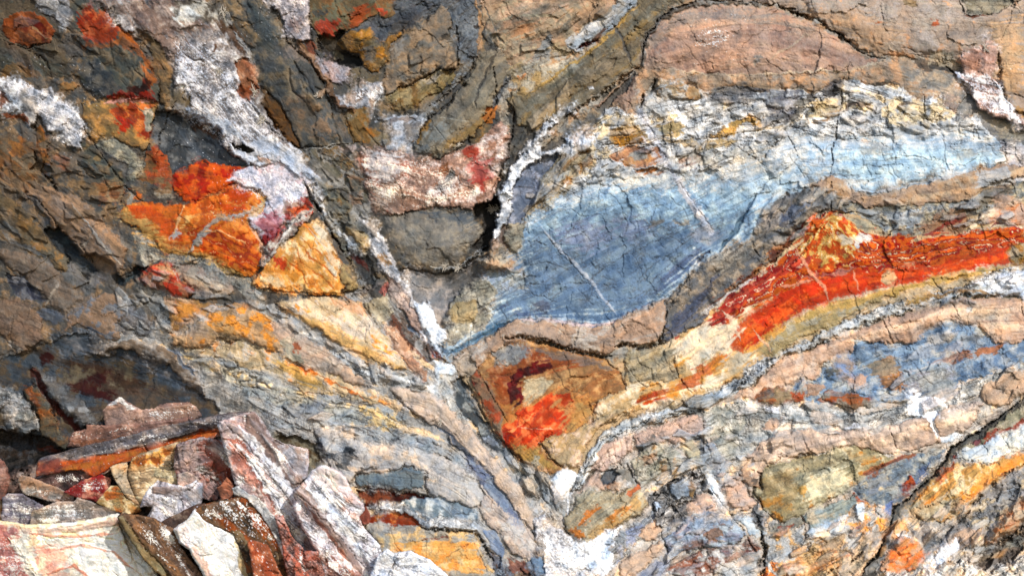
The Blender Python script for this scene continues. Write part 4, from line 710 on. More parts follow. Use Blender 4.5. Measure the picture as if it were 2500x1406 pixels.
# tan band and grey band
P(SR, 'tan_band', '1110,868 1170,842 1235,792 1262,778 1330,785 1420,797 1495,792 1522,772 1590,745 1625,730 1640,760 1612,830 1560,842 1510,842 1490,868 1470,867 1400,852 1320,830 1260,825 1200,868 1165,900 1115,885', '#b89a82 #b08e72 #ac9f92', z=14, b=5, bw=30, g=(0, -.06), rg=.5, f=.7, gr=3, lab='smooth tan stone band under the blue slab')
L('1262,776 1330,781 1420,793 1500,788 1520,768', 4, '#ccc0bc #c8a49c', 2); K('1412,798 1406,825 1402,855', 7, 2.2); L('1535,775 1570,790 1600,800 1610,825', 4, '#c0a088', 4); S('1530,775 1600,750 1610,800 1560,830 1510,835 1520,800', '#bc9474 #b89070', 14, a=.7); K('1500,840 1530,815 1515,790 1525,772', 5, 2)
K('1235,826 1262,822 1322,832 1400,856 1468,872 1495,870', 30, 8, e=2, groove_shade=.45); K('1500,848 1530,842 1560,850 1610,838 1628,810', 26, 6, e=2, groove_shade=.5)  # shadow under the tan band drawn as dark grooves
P(SR, 'grey_brown_band', '1625,735 1690,672 1705,645 1760,620 1830,592 1850,545 1862,512 1900,492 1960,458 2030,462 2090,492 2060,515 2020,516 1985,525 1960,560 1900,620 1850,660 1780,715 1712,790 1650,822 1612,840 1625,790', '#80766a #6c6e72 #948470 #5e6472', z=6, b=10, bw=22, rg=.9, f=1, gr=4, lab='streaky grey-brown band above the red layer')
S('1640,780 1700,720 1760,670 1720,740 1660,810 1625,830', '#4e5468 #5c6478', 10); S('1705,790 1760,720 1850,650 1900,600 1960,545 1990,530 1940,600 1860,680 1780,740', '#84482c #5c2c20 #a06c3c', 9, f=.9); S('1940,560 1975,530 1995,524 1950,575', '#481410', 6); S('1860,520 1900,500 1920,520 1890,560 1865,570', '#a49484 #948880', 9); S('1895,545 1930,500 1960,510 1940,550 1910,570', '#5c6880 #6c7480', 10); S('1790,610 1820,600 1830,610 1790,625', '#c0b4ac', 5); S('1720,630 1800,605 1840,590 1820,630 1760,660', '#948c7c #a49884', 12, a=.8)
K('1832,590 1842,612 1855,625', 8, 2.4); L('1880,565 1900,555 1918,560 1900,570', 3, '#b8ac90', 2)
P(SR, 'tan_band', '1985,455 2005,440 2030,431 2060,443 2085,470 2120,478 2200,458 2300,437 2370,420 2430,402 2500,407 2700,420 2700,440 2500,428 2440,440 2400,462 2370,485 2280,498 2200,500 2110,512 2085,495 2060,478 2020,468', '#b8967a #bca080 #ac8c6c', z=10, b=4, bw=16, g=(0, -.06), rg=.5, f=.8, lab='tan stone band curving along the underside of the pale blue slab')
L('2085,468 2150,468 2210,455 2300,436 2380,416', 4, '#a8b4bc #c0b4ac', 2); L('1985,455 2020,470 2060,478', 3, '#a0784c'); K('2072,448 2085,490 2115,512 2160,560 2175,575', 6, 2.2)
P(SR, 'grey_strata', '2050,497 2090,495 2115,514 2200,503 2290,498 2380,482 2440,448 2500,440 2700,445 2700,560 2500,545 2420,525 2380,520 2330,510 2290,540 2250,572 2190,575 2150,560 2110,532 2060,515', '#94907e #848a8e #aca07c', z=2, rg=1, f=1, q=.15, lab='grey and ochre layered stone between the tan band and the red layer')
S('2380,450 2440,430 2475,445 2470,470 2420,500 2370,520 2330,505 2400,480', '#8c7c64 #a0846c', 9); S('2180,520 2240,510 2250,540 2200,560', '#b0b4b4 #98a0a8', 8); S('2230,560 2290,520 2330,508 2370,530 2350,570 2280,578', '#a88060 #a0704c #8c7864', 8); S('2260,572 2310,545 2350,520 2355,530 2310,560 2275,578', '#6c2018 #84342c', 5); S('2325,505 2380,520 2410,530 2360,525', '#48443e', 4); K('2030,445 2028,520', 14, 3.4, e=1, groove_shade=.7); K('2000,518 2060,520 2110,512 2150,500', 10, 2.6)
S('2380,420 2460,410 2470,440 2420,455 2385,462', '#b8bcbc #a8b4bc', 8, a=.6)
# ---------------------------------------------------------- the red and orange folded band
P(FR, 'striped_stone', '1530,902 1600,852 1655,822 1705,795 1760,725 1830,690 1880,642 1930,600 1975,540 2020,520 2110,562 2160,575 2250,585 2350,572 2400,525 2440,500 2500,480 2700,500 2700,660 2500,655 2420,662 2300,682 2200,712 2100,752 2040,792 1960,822 1890,872 1840,892 1760,942 1700,972 1600,992 1500,1012 1460,1012 1440,992 1480,962 1530,942', '#dcbc8c #d0a468 #e0cca8', z=6, b=5, bw=20, rg=.5, f=.9, lab='cream and orange striped stone around the red layer')
S('1700,800 1750,790 1800,790 1780,830 1790,850 1720,870 1660,880 1640,850', '#e8d4b0 #dcb888', 12); S('1880,640 1960,640 2000,650 1930,690 1850,720 1800,760 1770,790 1740,790', '#d8b890 #dcc49c', 8)
P(FR, 'iron_stained_layer', '1790,850 1778,830 1810,790 1850,750 1900,715 1940,700 1960,680 2000,672 2060,650 2150,640 2210,645 2260,630 2320,600 2350,575 2400,565 2470,580 2700,570 2700,630 2480,642 2400,652 2300,667 2230,690 2150,703 2050,727 1980,752 1920,782 1870,825 1832,852', '#c4421a #cc5822 #b03814', z=4, b=4, bw=14, rg=.3, f=.7, gr=0, s_=16, lab='bright vermilion red layer, the most vivid streak on the right')
S('1780,835 1800,800 1830,775 1850,790 1830,830 1800,850', '#d85c2c #c87034', 8); S('1880,720 1960,690 2060,665 2060,690 1980,710 1900,740', '#c43c18 #b83014', 8)
S('1705,795 1740,770 1772,722 1830,692 1870,655 1900,640 1925,632 1900,670 1860,700 1820,735 1780,770 1720,802', '#a83030 #b84440 #8c2024', 6, f=.9); S('1890,650 1930,610 1965,610 1990,625 1960,645 1920,660 1890,680 1870,690', '#b43428 #9c2420 #c8583c', 7, f=.9)
S('1955,590 2010,535 2040,522 2080,545 2110,565 2085,585 2090,620 2060,650 2010,662 1960,655 1940,640 1960,610', '#d49c48 #d8aa64 #c87830', 9, f=.9); S('1990,620 2050,640 2080,650 2020,665 1960,660 1940,655', '#c04c1c #c86830', 9, f=.9); S('2020,525 2050,520 2068,535 2050,562 2030,570 2020,550', '#b06060 #c8a090 #a04848', 5); S('2060,530 2130,540 2160,575 2110,562 2080,548', '#a4a084 #b0a478', 7)
S('2060,625 2080,600 2110,590 2130,580 2165,575 2215,585 2210,620 2160,640 2100,650 2065,650', '#bc3c20 #a42418 #c85028', 6, f=.9); S('2120,588 2160,578 2215,590 2195,610 2140,610', '#b42c1c #9c2018', 6, f=.9); S('2055,600 2080,590 2095,610 2075,640 2055,630', '#7c2c34 #a04430', 7); S('2090,612 2140,615 2150,635 2100,640', '#d08c3c #c87830', 6, f=1)
S('2215,590 2250,582 2270,592 2240,610 2200,635 2200,610', '#ac2418 #c43c24', 5, f=.9); S('2220,620 2260,600 2330,590 2340,605 2290,625 2240,640', '#b8301c #cc4c24', 6, f=.9); L('2160,645 2210,640 2260,622 2300,612 2340,600', 6, '#e8b888 #dcA070', 1, e=6); L('2170,655 2190,625 2215,590', 3, '#d8a884', 1); L('2350,600 2400,590 2450,600 2490,590', 3.5, '#e0a078', 1, e=6); L('2080,655 2130,650 2180,660 2230,645 2280,638', 3.5, '#dc8c60', 1, e=5)
S('2320,602 2345,575 2400,570 2480,580 2490,595 2420,612 2340,620', '#b42c1c #9c2014 #cc4828', 6, f=.9); S('2400,552 2450,555 2500,565 2500,580 2440,575 2400,568 2370,572', '#dc9848 #d8802c', 6, f=1); S('2345,585 2400,562 2470,556 2500,568 2500,556 2440,545 2390,555 2345,572', '#e0c8a8 #d0a484', 5)
SWIRL('1712,798 1745,768 1775,722 1832,692 1880,648 1935,612 1985,535 2020,524 2110,560 2165,574 2250,582 2345,574 2400,556 2500,562 2500,600 2440,612 2340,640 2240,650 2150,658 2050,668 1985,690 1905,712 1850,738 1800,782 1750,800', '#981c0c', '#c8581c', '#ecc898', 8, 2.2)
SWIRL('1790,850 1850,780 1960,710 2100,680 2250,650 2400,610 2480,600 2480,640 2300,666 2100,715 1960,755 1850,835', '#c84418', '#a82c14', '#e08c58', 14, 1.6, .6, .1)
SWIRL('1990,548 2040,528 2100,560 2095,600 2070,640 2010,655 1950,640 1950,610', '#e4b058', '#b44418', '#f4e0b8', 10, 1.8, .85)
SWIRL('1708,797 1742,770 1772,724 1830,694 1878,655 1950,625 1975,640 1900,690 1860,712 1810,752 1760,790', '#8c1c1c', '#a83c2c', '#e4c4a4', 6, 2.6, .9)
S('1800,830 1850,790 1910,755 1990,720 2100,695 2230,672 2380,640 2480,615 2480,636 2390,650 2300,664 2230,688 2130,705 2040,726 1960,755 1900,790 1850,832 1815,848', '#c8441a #d86428 #b43814', 22, f=.9)
S('1860,850 1960,800 2100,748 2240,708 2380,680 2400,690 2240,722 2100,760 1960,815 1880,860', '#b4a888 #a8a08c #bcac84', 16, a=.6)
S('2085,573 2115,570 2128,578 2108,597 2088,606 2080,590', '#f0e6d8 #e8d8c0', 4); S('2045,570 2085,575 2090,590 2060,600', '#e8d0a8', 6); L('1960,680 2000,672 2045,665 2090,655', 5, '#c07c6c #a04838', 1, e=5); L('1900,700 1960,690 1990,682', 3, '#e09878', 1)
S('1840,860 1880,828 1930,792 2050,740 2230,697 2400,657 2500,650 2500,655 2420,664 2300,684 2200,714 2100,754 2040,794 1960,824 1890,872', '#b49c60 #a89864 #9c987c', 7, f=1, e=4); S('1800,858 1850,835 1890,800 1930,785 1880,830 1830,862', '#e0a04c #dcaa5c', 8); S('1930,775 2060,730 2240,690 2400,655 2480,650 2400,668 2240,706 2060,750 1950,790', '#c89c50 #b8984c', 8, a=.8)
P(FR, 'round_spot', '2153,668 2165,660 2182,664 2187,680 2180,694 2165,697 2152,688', '#b8946c #c8a478', z=3, b=3, bw=6, e=1)
P(FR, 'ochre_knot', '2455,620 2475,600 2500,590 2700,600 2700,655 2500,650 2470,645', '#a88c60 #b4a080 #946c34', z=6, b=5, rg=1, q=.2)
P(FR, 'pink_stone', '2400,540 2440,505 2490,485 2520,520 2700,540 2700,560 2500,552 2440,545', '#c89c80 #c8a890 #b8805c', z=8, b=4, rg=.6); L('2410,560 2430,545 2470,552 2500,562', 2, '#8c3c40'); K('2485,484 2500,520', 8, 2); S('2425,470 2480,480 2470,500 2430,520', '#bc9474', 8)
L('1762,755 1790,790 1810,835', 3, '#e0b898', 1); L('1835,800 1870,840 1885,860', 2.5, '#dcb088', .5); L('1940,600 1975,660 2010,700 2030,745', 3, '#d89878', .5); L('2080,660 2090,690 2100,710', 2, '#dc9474', .5); K('2275,680 2290,700 2310,730 2345,775', 6, 2.2); K('1860,640 1885,670', 4, 1.8); L('1700,772 1730,760 1770,722 1800,704 1845,680', 4, '#e4d8cc', 1.5, e=4); K('2015,523 2050,520 2110,516', 8, 2.4)
S('1540,902 1600,862 1650,850 1700,875 1760,850 1795,858 1770,900 1700,945 1640,965 1560,985 1480,1010 1450,1010 1480,985 1560,965', '#d8b078 #d49848 #dcc8a0', 9, f=1); S('1560,960 1640,950 1700,900 1760,862 1780,868 1740,910 1690,950 1630,972 1570,982', '#c87424 #d08838 #b85c1c', 9, f=1, a=.9); S('1560,975 1600,962 1610,970 1580,985', '#b44414', 5); S('1760,890 1800,860 1840,858 1830,880 1790,905', '#c8b088 #b8b49c', 7); S('1790,848 1810,845 1815,858 1795,862', '#c05c34', 4); S('1645,822 1660,820 1660,830 1648,832', '#a82c1c', 3); L('1690,870 1730,858 1750,850 1780,855', 3, '#b4ac9c')
P(FR, 'olive_facet', '1524,852 1556,854 1609,850 1652,836 1648,877 1655,927 1616,937 1591,930 1541,932 1528,895', '#b09c78 #b8a884 #a09068', z=6, b=4, bw=8, rg=.7, q=.35, lab='olive broken facet left of the orange stripes'); K('1645,860 1655,920 1690,960', 8, 2.4); K('1535,900 1560,935 1600,960', 5, 2)
# block with the maroon and red stain
P(FR, 'iron_stained_block', '1170,890 1195,872 1255,826 1325,838 1400,858 1480,880 1520,915 1528,950 1450,982 1452,1012 1440,1030 1400,1058 1340,1062 1320,1075 1345,1105 1372,1140 1392,1162 1340,1152 1290,1132 1232,1082 1203,1032 1165,960', '#a87c50 #94643e #b48c5c', z=2, b=6, bw=16, rg=.45, f=.6, gr=4, lab='olive-tan block with a bright red stain and maroon ring')
S('1190,890 1240,865 1300,850 1400,868 1450,890 1350,905 1290,915 1250,990 1262,1020 1240,1030 1205,960', '#94522c #8c3c1c #a06c48', 12, f=.4); P(FR, 'grey_slate', '1205,858 1243,838 1292,852 1284,877 1246,893 1210,891', '#8c8884 #84807c #949088', z=6, b=6, bw=12, rg=.6); S('1300,850 1400,862 1480,890 1500,905 1420,890 1340,872', '#8c7464 #74685c', 8)
S('1238,960 1243,922 1268,900 1300,888 1342,884 1350,898 1310,910 1280,920 1268,940 1278,965 1272,1000 1265,1014 1250,990', '#4c1418 #34080c #64181a', 5, a=1, f=.2); S('1275,925 1325,918 1350,935 1330,960 1300,975 1280,994 1276,962 1284,945', '#ccb890 #c4b080', 5)
S('1235,1000 1300,975 1400,950 1460,985 1440,1030 1390,1065 1320,1085 1330,1140 1280,1130 1225,1085', '#bc7c40 #c08c50 #b47034', 26, a=.75)
S('1262,1010 1280,990 1305,985 1345,962 1392,958 1405,1000 1378,1048 1325,1082 1290,1105 1250,1098 1218,1082 1222,1055 1240,1035 1255,1025', '#c44820 #b83c1a #cc6c3c', 6, a=1, f=.6); S('1225,1060 1240,1045 1258,1050 1255,1070 1235,1078', '#7c1814 #94281c', 4); S('1250,1085 1290,1092 1320,1105 1350,1140 1320,1140 1280,1125', '#b8904c #a88c50', 8); S('1350,985 1440,985 1450,1012 1400,1050 1370,1045 1388,1010', '#b8884c #b09058', 12, a=.7)
L('1255,1040 1300,1046 1355,1050', 2, '#e0a078', .5); L('1235,1060 1280,1030 1320,1000', 1.8, '#e08c58', .4); S('1298,1113 1315,1112 1318,1135 1302,1140', '#a8a488', 4)
P(FR, 'rusty_stone', '1142,900 1160,888 1185,930 1232,1020 1228,1078 1203,1036 1170,970 1148,935', '#906c50 #84705a #944c34', z=8, b=6, bw=10, rg=.5, lab='brown wedge with rust spots at the left side of the red-stained block'); S('1150,935 1165,935 1160,948', '#6c2018', 4); S('1180,970 1200,975 1215,1010 1190,1000', '#8c4024', 7)
K('1150,878 1175,920 1205,975 1240,1030', 10, 3, e=1); K('1140,930 1165,985 1203,1050 1245,1098 1300,1150', 16, 4, e=1.5, groove_shade=.6)
P(FR, 'tan_tongue', '1317,1077 1353,1063 1413,1046 1456,1020 1520,1000 1510,1020 1463,1040 1432,1075 1413,1141 1378,1143 1342,1116', '#d0ac7c #bc9864 #c8ac90', z=10, b=8, bw=14, rg=.6, f=.9, lab='pale tan tongue overlapping the red stain'); K('1318,1078 1345,1118 1378,1145', 14, 4, e=1); K('1435,980 1450,1015 1445,1030', 9, 3)
P(FR, 'pale_strata', '1395,1210 1400,1180 1435,1105 1475,1055 1540,1022 1620,1000 1700,980 1780,935 1860,893 1930,850 2050,792 2150,752 2250,722 2350,700 2420,665 2500,655 2700,660 2700,735 2500,728 2430,722 2350,722 2250,752 2150,777 2080,806 1980,846 1900,876 1840,935 1780,965 1700,1005 1620,1026 1560,1045 1500,1065 1470,1105 1440,1155 1412,1195', '#c4c4c0 #b0b2ac #d0ccc4 #9c9c98', z=8, b=8, bw=12, e=5, rg=1.0, q=.12, f=1, gr=4, lab='rough pale grey strip with dark cracks, running under the red layer')
S('2380,690 2440,665 2500,660 2500,728 2440,718', '#dcdce0 #d0d4dc', 12); L('2200,738 2260,728 2330,712 2400,712 2440,722', 5, '#8c6c40 #a07c44', 3, e=5); P(FR, 'ochre_knot', '2210,745 2235,722 2260,716 2265,735 2245,742 2225,748', '#a07c44 #b08c50', z=6, b=4, q=.6); K('1990,845 2080,802 2150,775 2230,750', 7, 2.5, e=5); K('1790,945 1850,905 1900,868', 12, 4, e=4, groove_shade=.6); K('1860,940 1890,890 1935,862', 9, 3, e=5); K('1405,1195 1440,1120 1475,1075 1530,1045 1620,1020 1690,1000', 13, 3.6, e=5, groove_shade=.5); S('1820,895 1880,870 1900,880 1860,915 1820,920', '#c8ccd0', 8)
S('1700,800 1712,790 1760,798 1790,775 1810,800 1780,850 1700,880 1640,860 1660,830', '#eed8b4 #e4c498', 12)
# ---------------------------------------------------------- lower right
P(LR, 'tan_layer', '1842,940 1900,880 1980,850 2080,810 2150,780 2250,757 2350,727 2430,727 2500,732 2700,735 2700,830 2500,832 2450,845 2410,820 2380,790 2310,782 2265,812 2230,840 2160,837 2092,832 2080,862 2020,882 1990,922 1940,932 1890,968 1830,975 1795,970 1800,952', '#c49c80 #d0b094 #b8957a', z=6, b=6, bw=30, rg=.55, f=.6, gr=2, lab='smooth pinkish-tan layer below the pale grey strip'); S('2290,745 2380,740 2460,760 2480,800 2420,790 2340,770', '#d8bc9c #ccae8c', 20, a=.7); S('2358,748 2372,752 2370,764 2358,762', '#e8d8c4', 5); K('2155,778 2170,820 2185,840', 7, 2.5); K('2320,738 2345,775', 6, 2.2); K('2490,732 2500,775', 6, 2)
P(LR, 'blue_patch', '2088,832 2160,838 2230,842 2262,812 2310,783 2380,792 2410,822 2450,846 2500,832 2700,835 2700,900 2500,895 2430,905 2350,935 2250,970 2130,985 2000,985 1960,975 1890,970 1942,934 1992,924 2022,884 2080,864', '#6c8298 #7c92a6 #8c949c #9ca09c', z=0, b=5, bw=14, rg=.8, f=1, e2=3, q=.1, lab='blue-grey patch mottled with rust below the pinkish layer'); S('2100,840 2200,850 2300,800 2360,800 2400,830 2300,850 2200,870 2130,860', '#64809c #7890a8', 14, a=.7)
S('2120,890 2170,860 2195,900 2200,930 2160,925 2125,915', '#8c7c5c #947454', 8); S('2270,882 2320,868 2365,850 2370,868 2320,888', '#94542c #8c6448', 7, f=.9); S('2380,860 2410,845 2460,842 2430,862 2385,872', '#9c5c30 #a06838', 5, f=.9); S('2345,820 2390,815 2400,840 2350,840', '#8c9094', 7); S('2150,925 2205,905 2215,945 2180,950 2150,942', '#8c6034 #a07040', 7, f=.9); S('2210,930 2290,890 2340,900 2330,950 2250,960', '#a4a49c #9c9c94 #88909c', 12)
P(LR, 'tan_patch', '2055,918 2085,912 2112,917 2115,932 2095,945 2070,940', '#b8947c #b08c74', z=4, b=5, bw=8); P(LR, 'tan_patch', '1962,940 1985,938 2017,940 2000,960 1972,970', '#b8967c #b08468', z=4, b=4); P(LR, 'blue_patch', '2028,892 2045,872 2080,875 2092,900 2070,915 2045,915', '#8c94a4 #7c8cac #8c7c74', z=3, b=4, bw=10, q=.1); S('2015,900 2045,900 2055,912 2020,915', '#5c5c50', 5)
P(LR, 'dark_oval', '1832,972 1864,949 1907,943 1935,952 1967,959 1964,977 1907,991 1853,984', '#70706a #885434 #7c6c50', z=6, b=6, bw=12, rg=.7, lab='dark lens-shaped patch with a rusty right end'); S('1930,955 1965,962 1962,978 1935,975', '#984824', 5); P(LR, 'dark_oval', '1999,976 2028,949 2085,959 2131,977 2128,991 2085,998 2013,984', '#84684c #94502c #70685c', z=6, b=6, bw=12, rg=.8)
P(LR, 'grey_strata', '1800,978 1890,995 2000,998 2100,1008 2190,995 2280,965 2360,935 2440,905 2500,898 2700,900 2700,915 2500,915 2440,925 2390,955 2350,990 2260,1020 2130,1045 2000,1042 1900,1062 1860,1082 1845,1100 1810,1125 1790,1120 1740,1080 1730,1010', '#aca89c #9c988e #b4b0a8', z=4, b=5, rg=1.3, f=1, q=.3, lab='grey rippled layer above the lower pink band'); P(LR, 'tan_patch', '1865,1050 1875,1025 1900,1015 1912,1020 1895,1045 1885,1055', '#b49884 #a88c78', z=3, b=4); S('1870,985 1900,990 1895,1005 1870,1000', '#d8d8e0', 6); S('2200,920 2260,900 2330,910 2340,960 2280,970 2220,950', '#a8a498 #b0aca4 #9494a0', 14, a=.8); K('1960,990 1990,1030', 5, 2); K('2000,985 2060,1000 2105,1010 2190,1000', 9, 3, e=3)
P(LR, 'tan_layer', '2388,965 2400,940 2440,922 2500,898 2700,900 2700,970 2500,965 2440,990 2410,985', '#bc9878 #c0a080 #ac9078', z=8, b=10, bw=16, rg=.6)
P(LR, 'pink_band', '1828,1130 1836,1105 1857,1077 1907,1054 1978,1045 2050,1047 2120,1047 2173,1040 2227,1025 2280,1012 2320,988 2360,985 2400,982 2380,1020 2350,1052 2300,1077 2190,1107 2140,1102 2040,1097 1980,1107 1900,1132 1868,1150 1840,1165', '#c8a890 #bca086 #d0b49c', z=8, b=5, bw=18, g=(0, -.06), rg=.55, f=.6, gr=2, lab='smooth pale pink band below the white splat'); K('2170,1042 2180,1075 2190,1098', 7, 2.2); K('1855,1085 1845,1110', 5, 2); K('2020,1050 2018,1075', 3, 1.6); K('1890,1128 1905,1112 1940,1115 1980,1105 1990,1108', 12, 4, e=4, groove_shade=.6); L('2270,1020 2290,1060', 6, '#6c5c50', -2)
P(LR, 'salt_crust', '2207,955 2227,947 2247,959 2243,974 2275,968 2309,975 2311,988 2264,995 2292,1002 2289,1016 2282,1022 2296,1062 2288,1068 2273,1024 2250,1014 2223,1010 2220,991 2236,982 2211,966', '#eceaee #e4e2e4 #f4f4f6', z=4, e=4, rg=.7, f=.2, lab='white splat with a thin tail on the pink band'); S('2228,958 2234,958 2234,964 2228,964', '#a07c60', 2, e=1)
P(LR, 'salt_crust', '2294,1066 2334,1057 2350,1062 2326,1077 2298,1080', '#dcdedf #cfd2d0', z=4, e=2); S('2060,1035 2095,1035 2095,1044 2062,1042', '#e4e0e0', 4)
P(LR, 'olive_slab', '1843,1212 1836,1191 1857,1187 1853,1151 1878,1134 1942,1119 2013,1105 2031,1097 2085,1091 2156,1104 2188,1118 2120,1156 2085,1192 2049,1210 1978,1250 1907,1274 1871,1250', '#a49870 #94885c #b0a880 #9c7038', z=4, b=6, bw=16, rg=.7, f=.9, gr=4, lab='flat olive-yellow slab with pale centre and rust mottling')
S('1955,1180 2020,1140 2070,1155 2075,1200 2030,1215 1985,1222 1960,1200', '#c8c098 #bcb488', 14); S('1860,1170 1930,1150 1950,1200 1920,1250 1870,1240', '#94703a #8c7c50', 14, a=.6); S('2060,1100 2130,1110 2110,1130 2080,1120', '#a08c5c #8c6c40', 8, a=.7); S('1945,1190 1955,1180 1970,1185 1968,1215 1950,1205', '#c89c54', 4)
P(LR, 'salt_crust', '1720,1155 1734,1151 1755,1183 1768,1222 1760,1228 1750,1226 1730,1198 1719,1176', '#f2f2f2 #ebebeb', z=6, b=3, e=3, rg=.6)
K('1836,1192 1852,1188 1860,1190 1855,1155 1848,1150', 16, 5, e=2, groove_shade=.5); K('1838,1195 1846,1215 1870,1250 1905,1276', 10, 3, e=2)
P(LR, 'green_grey_strip', '1964,1257 2085,1208 2120,1195 2088,1248 1978,1289 1966,1275', '#94a090 #8c9684 #a89c80', z=6, b=4, rg=.6, f=.9); P(LR, 'green_grey_strip', '1885,1285 1955,1258 1962,1275 1890,1312', '#908c78 #848270', z=6, b=4, rg=.6, f=.9); S('1900,1290 1940,1280 1935,1292 1905,1298', '#8c4c3c', 5)
P(LR, 'light_slab', '1985,1318 1965,1298 1980,1288 2085,1250 2102,1268 2060,1290 2010,1305', '#b8c0c4 #b0b4b4 #c8c0b4', z=6, b=4, rg=.6, f=.8); P(LR, 'light_slab', '1870,1345 1880,1310 1962,1280 1966,1325 1930,1345 1905,1380 1885,1390', '#bcb4a8 #b4b4b0 #c89c60', z=4, b=3, rg=.8, q=.2); K('1958,1258 1965,1300 1972,1330', 9, 3)
P(LR, 'orange_stone', '1855,1480 1862,1400 1885,1368 1905,1385 1960,1345 2010,1315 2060,1330 2085,1350 2050,1400 2000,1480', '#d8a868 #dcbc90 #b88858 #c06c30', z=0, rg=1.3, q=.5); S('1990,1320 2060,1300 2080,1345 2040,1350', '#90785c #b09470', 10); S('1865,1380 1900,1370 1895,1440 1862,1440', '#cc6c30 #d88c48', 6); L('1866,1365 1885,1390 1900,1410', 4, '#e0dccc', 1)
P(LR, 'cream_stone', '2085,1348 2100,1310 2160,1268 2190,1300 2150,1360 2130,1400 2090,1480 2040,1480 2060,1380', '#e0bc90 #d4b08c #bca080', z=4, b=5, rg=1, q=.4)
P(LR, 'cream_stone', '2060,1280 2085,1228 2110,1224 2150,1226 2170,1270 2165,1300 2136,1350 2122,1310 2092,1292', '#d8b490 #c0b8ac #d89850', z=6, b=5, rg=.9, q=.4); P(LR, 'white_chip', '2085,1232 2107,1224 2113,1255 2107,1278 2092,1262', '#dedeDA #d0ccc4', z=14, b=3, bw=4, g=(-.2, 0)); S('2088,1285 2102,1278 2098,1292', '#7c2418', 3); S('2085,1205 2120,1218 2130,1226 2090,1225', '#98482c #a8603c', 5)
P(LR, 'blue_wedge', '2085,1196 2120,1158 2190,1120 2262,1102 2310,1090 2292,1120 2262,1150 2240,1180 2200,1217 2170,1240 2130,1226 2095,1215', '#7c8890 #707c88 #98988c', z=-2, b=5, rg=.9, f=1, lab='blue-grey wedge with a rusty upper edge beside the long crevice'); S('2105,1155 2150,1128 2230,1106 2242,1112 2180,1135 2120,1170', '#98582c #a46c44 #7c3820', 6, f=.9); S('2110,1180 2160,1155 2180,1170 2150,1200 2120,1210', '#a49c88 #848890 #b0a078', 8, f=.9); S('2240,1150 2272,1125 2262,1160 2235,1182', '#5c6c8c', 5); L('2272,1128 2260,1152 2238,1176', 2, '#c8b8a8', 1)
P(LR, 'red_block', '2200,1200 2207,1180 2225,1158 2237,1178 2215,1200 2202,1210', '#74241c #a0502c #8c3c2c', z=8, b=3, bw=4, lab='small dark red block in the blue-grey wedge'); P(LR, 'blue_patch', '2160,1238 2185,1220 2180,1250 2166,1256', '#5c6c94 #6c7ca0', z=-2)
P(LR, 'olive_strip', '2318,1088 2405,1046 2500,985 2700,900 2700,1010 2500,1025 2405,1077 2387,1086 2340,1098', '#94906c #8c8460 #9c9478', z=4, b=5, bw=10, rg=.7, f=.9); S('2400,1062 2450,1045 2500,1022 2500,1036 2440,1060 2405,1078', '#8c3418 #7c2c1c', 5, f=.9); S('2375,1075 2392,1065 2395,1080 2375,1090', '#744048', 4)
P(LR, 'light_slab', '2334,1105 2360,1092 2422,1073 2500,1040 2700,1000 2700,1080 2500,1098 2440,1119 2405,1130 2334,1118', '#c8ccc8 #bcc0bc #d0ccb8', z=8, b=4, rg=.6, f=.8); K('2445,1060 2465,1095', 5, 2); K('2425,1070 2432,1085', 4, 2); S('2325,1112 2334,1108 2335,1122 2326,1124', '#983018', 4)
P(LR, 'orange_stone', '2206,1236 2245,1193 2273,1164 2312,1136 2360,1132 2405,1134 2440,1120 2500,1102 2700,1080 2700,1120 2500,1136 2419,1185 2344,1267 2298,1273 2250,1268', '#dca860 #d49854 #e0c490 #c8843c', z=6, b=8, bw=20, rg=.8, f=1, gr=4, lab='orange-yellow striped stone to the right of the long crevice'); S('2278,1165 2300,1140 2330,1130 2325,1150 2295,1175', '#c05420 #c8703c', 8); S('2206,1238 2298,1212 2369,1226 2344,1262 2298,1272 2240,1270', '#d0bc90 #bca47c #a89068', 14, a=.9, f=.9); S('2310,1110 2330,1122 2315,1140 2305,1130', '#e0ccb0', 5)
P(LR, 'craggy_grey_stone', '2344,1267 2419,1185 2500,1136 2700,1120 2700,1200 2500,1210 2440,1262 2426,1297 2334,1292', '#948c84 #a89c94 #747474 #b0a080', z=0, rg=1.2, q=.7); K('2500,1132 2450,1160 2419,1185 2380,1225 2330,1285 2290,1330', 16, 4, groove_shade=.5)
P(LR, 'long_tan_stone', '2412,1310 2440,1265 2500,1212 2700,1100 2700,1160 2500,1278 2440,1320 2415,1328', '#bc9068 #c8ac8c #9c6440', z=26, b=24, bw=26, rg=.7, f=1, lab='long rounded tan stone like a log at the right edge'); K('2415,1332 2445,1325 2500,1283 2560,1250', 40, 8, groove_shade=.7)
P(LR, 'brown_hollow', '2405,1335 2445,1327 2500,1288 2700,1200 2700,1330 2500,1335 2465,1372 2400,1388 2385,1378', '#5c4c3c #74665a #484038', z=-20, b=-12, bw=20, rg=1.3, q=.9); S('2440,1340 2480,1310 2500,1310 2500,1330', '#808074', 6)
P(LR, 'slate_block', '2282,1345 2300,1318 2335,1284 2400,1290 2392,1312 2345,1345 2310,1350', '#948880 #bc9c80 #7c706c', z=6, b=4, rg=.8, f=1)
P(LR, 'orange_stone', '2188,1308 2227,1312 2262,1350 2240,1385 2200,1398 2150,1395 2145,1376 2170,1340', '#d49058 #c09878 #d0743c', z=10, b=5, rg=.7, f=1); L('2190,1306 2210,1305 2222,1312', 3, '#ecebe4', 2); P(LR, 'orange_stone', '2175,1275 2210,1262 2222,1290 2195,1305 2170,1300', '#d49c5c #c8a070', z=6, b=4); P(LR, 'slate_block', '2222,1290 2260,1297 2290,1300 2285,1330 2262,1345 2240,1315', '#8c8680 #a09080 #6c6664', z=2, q=.3)
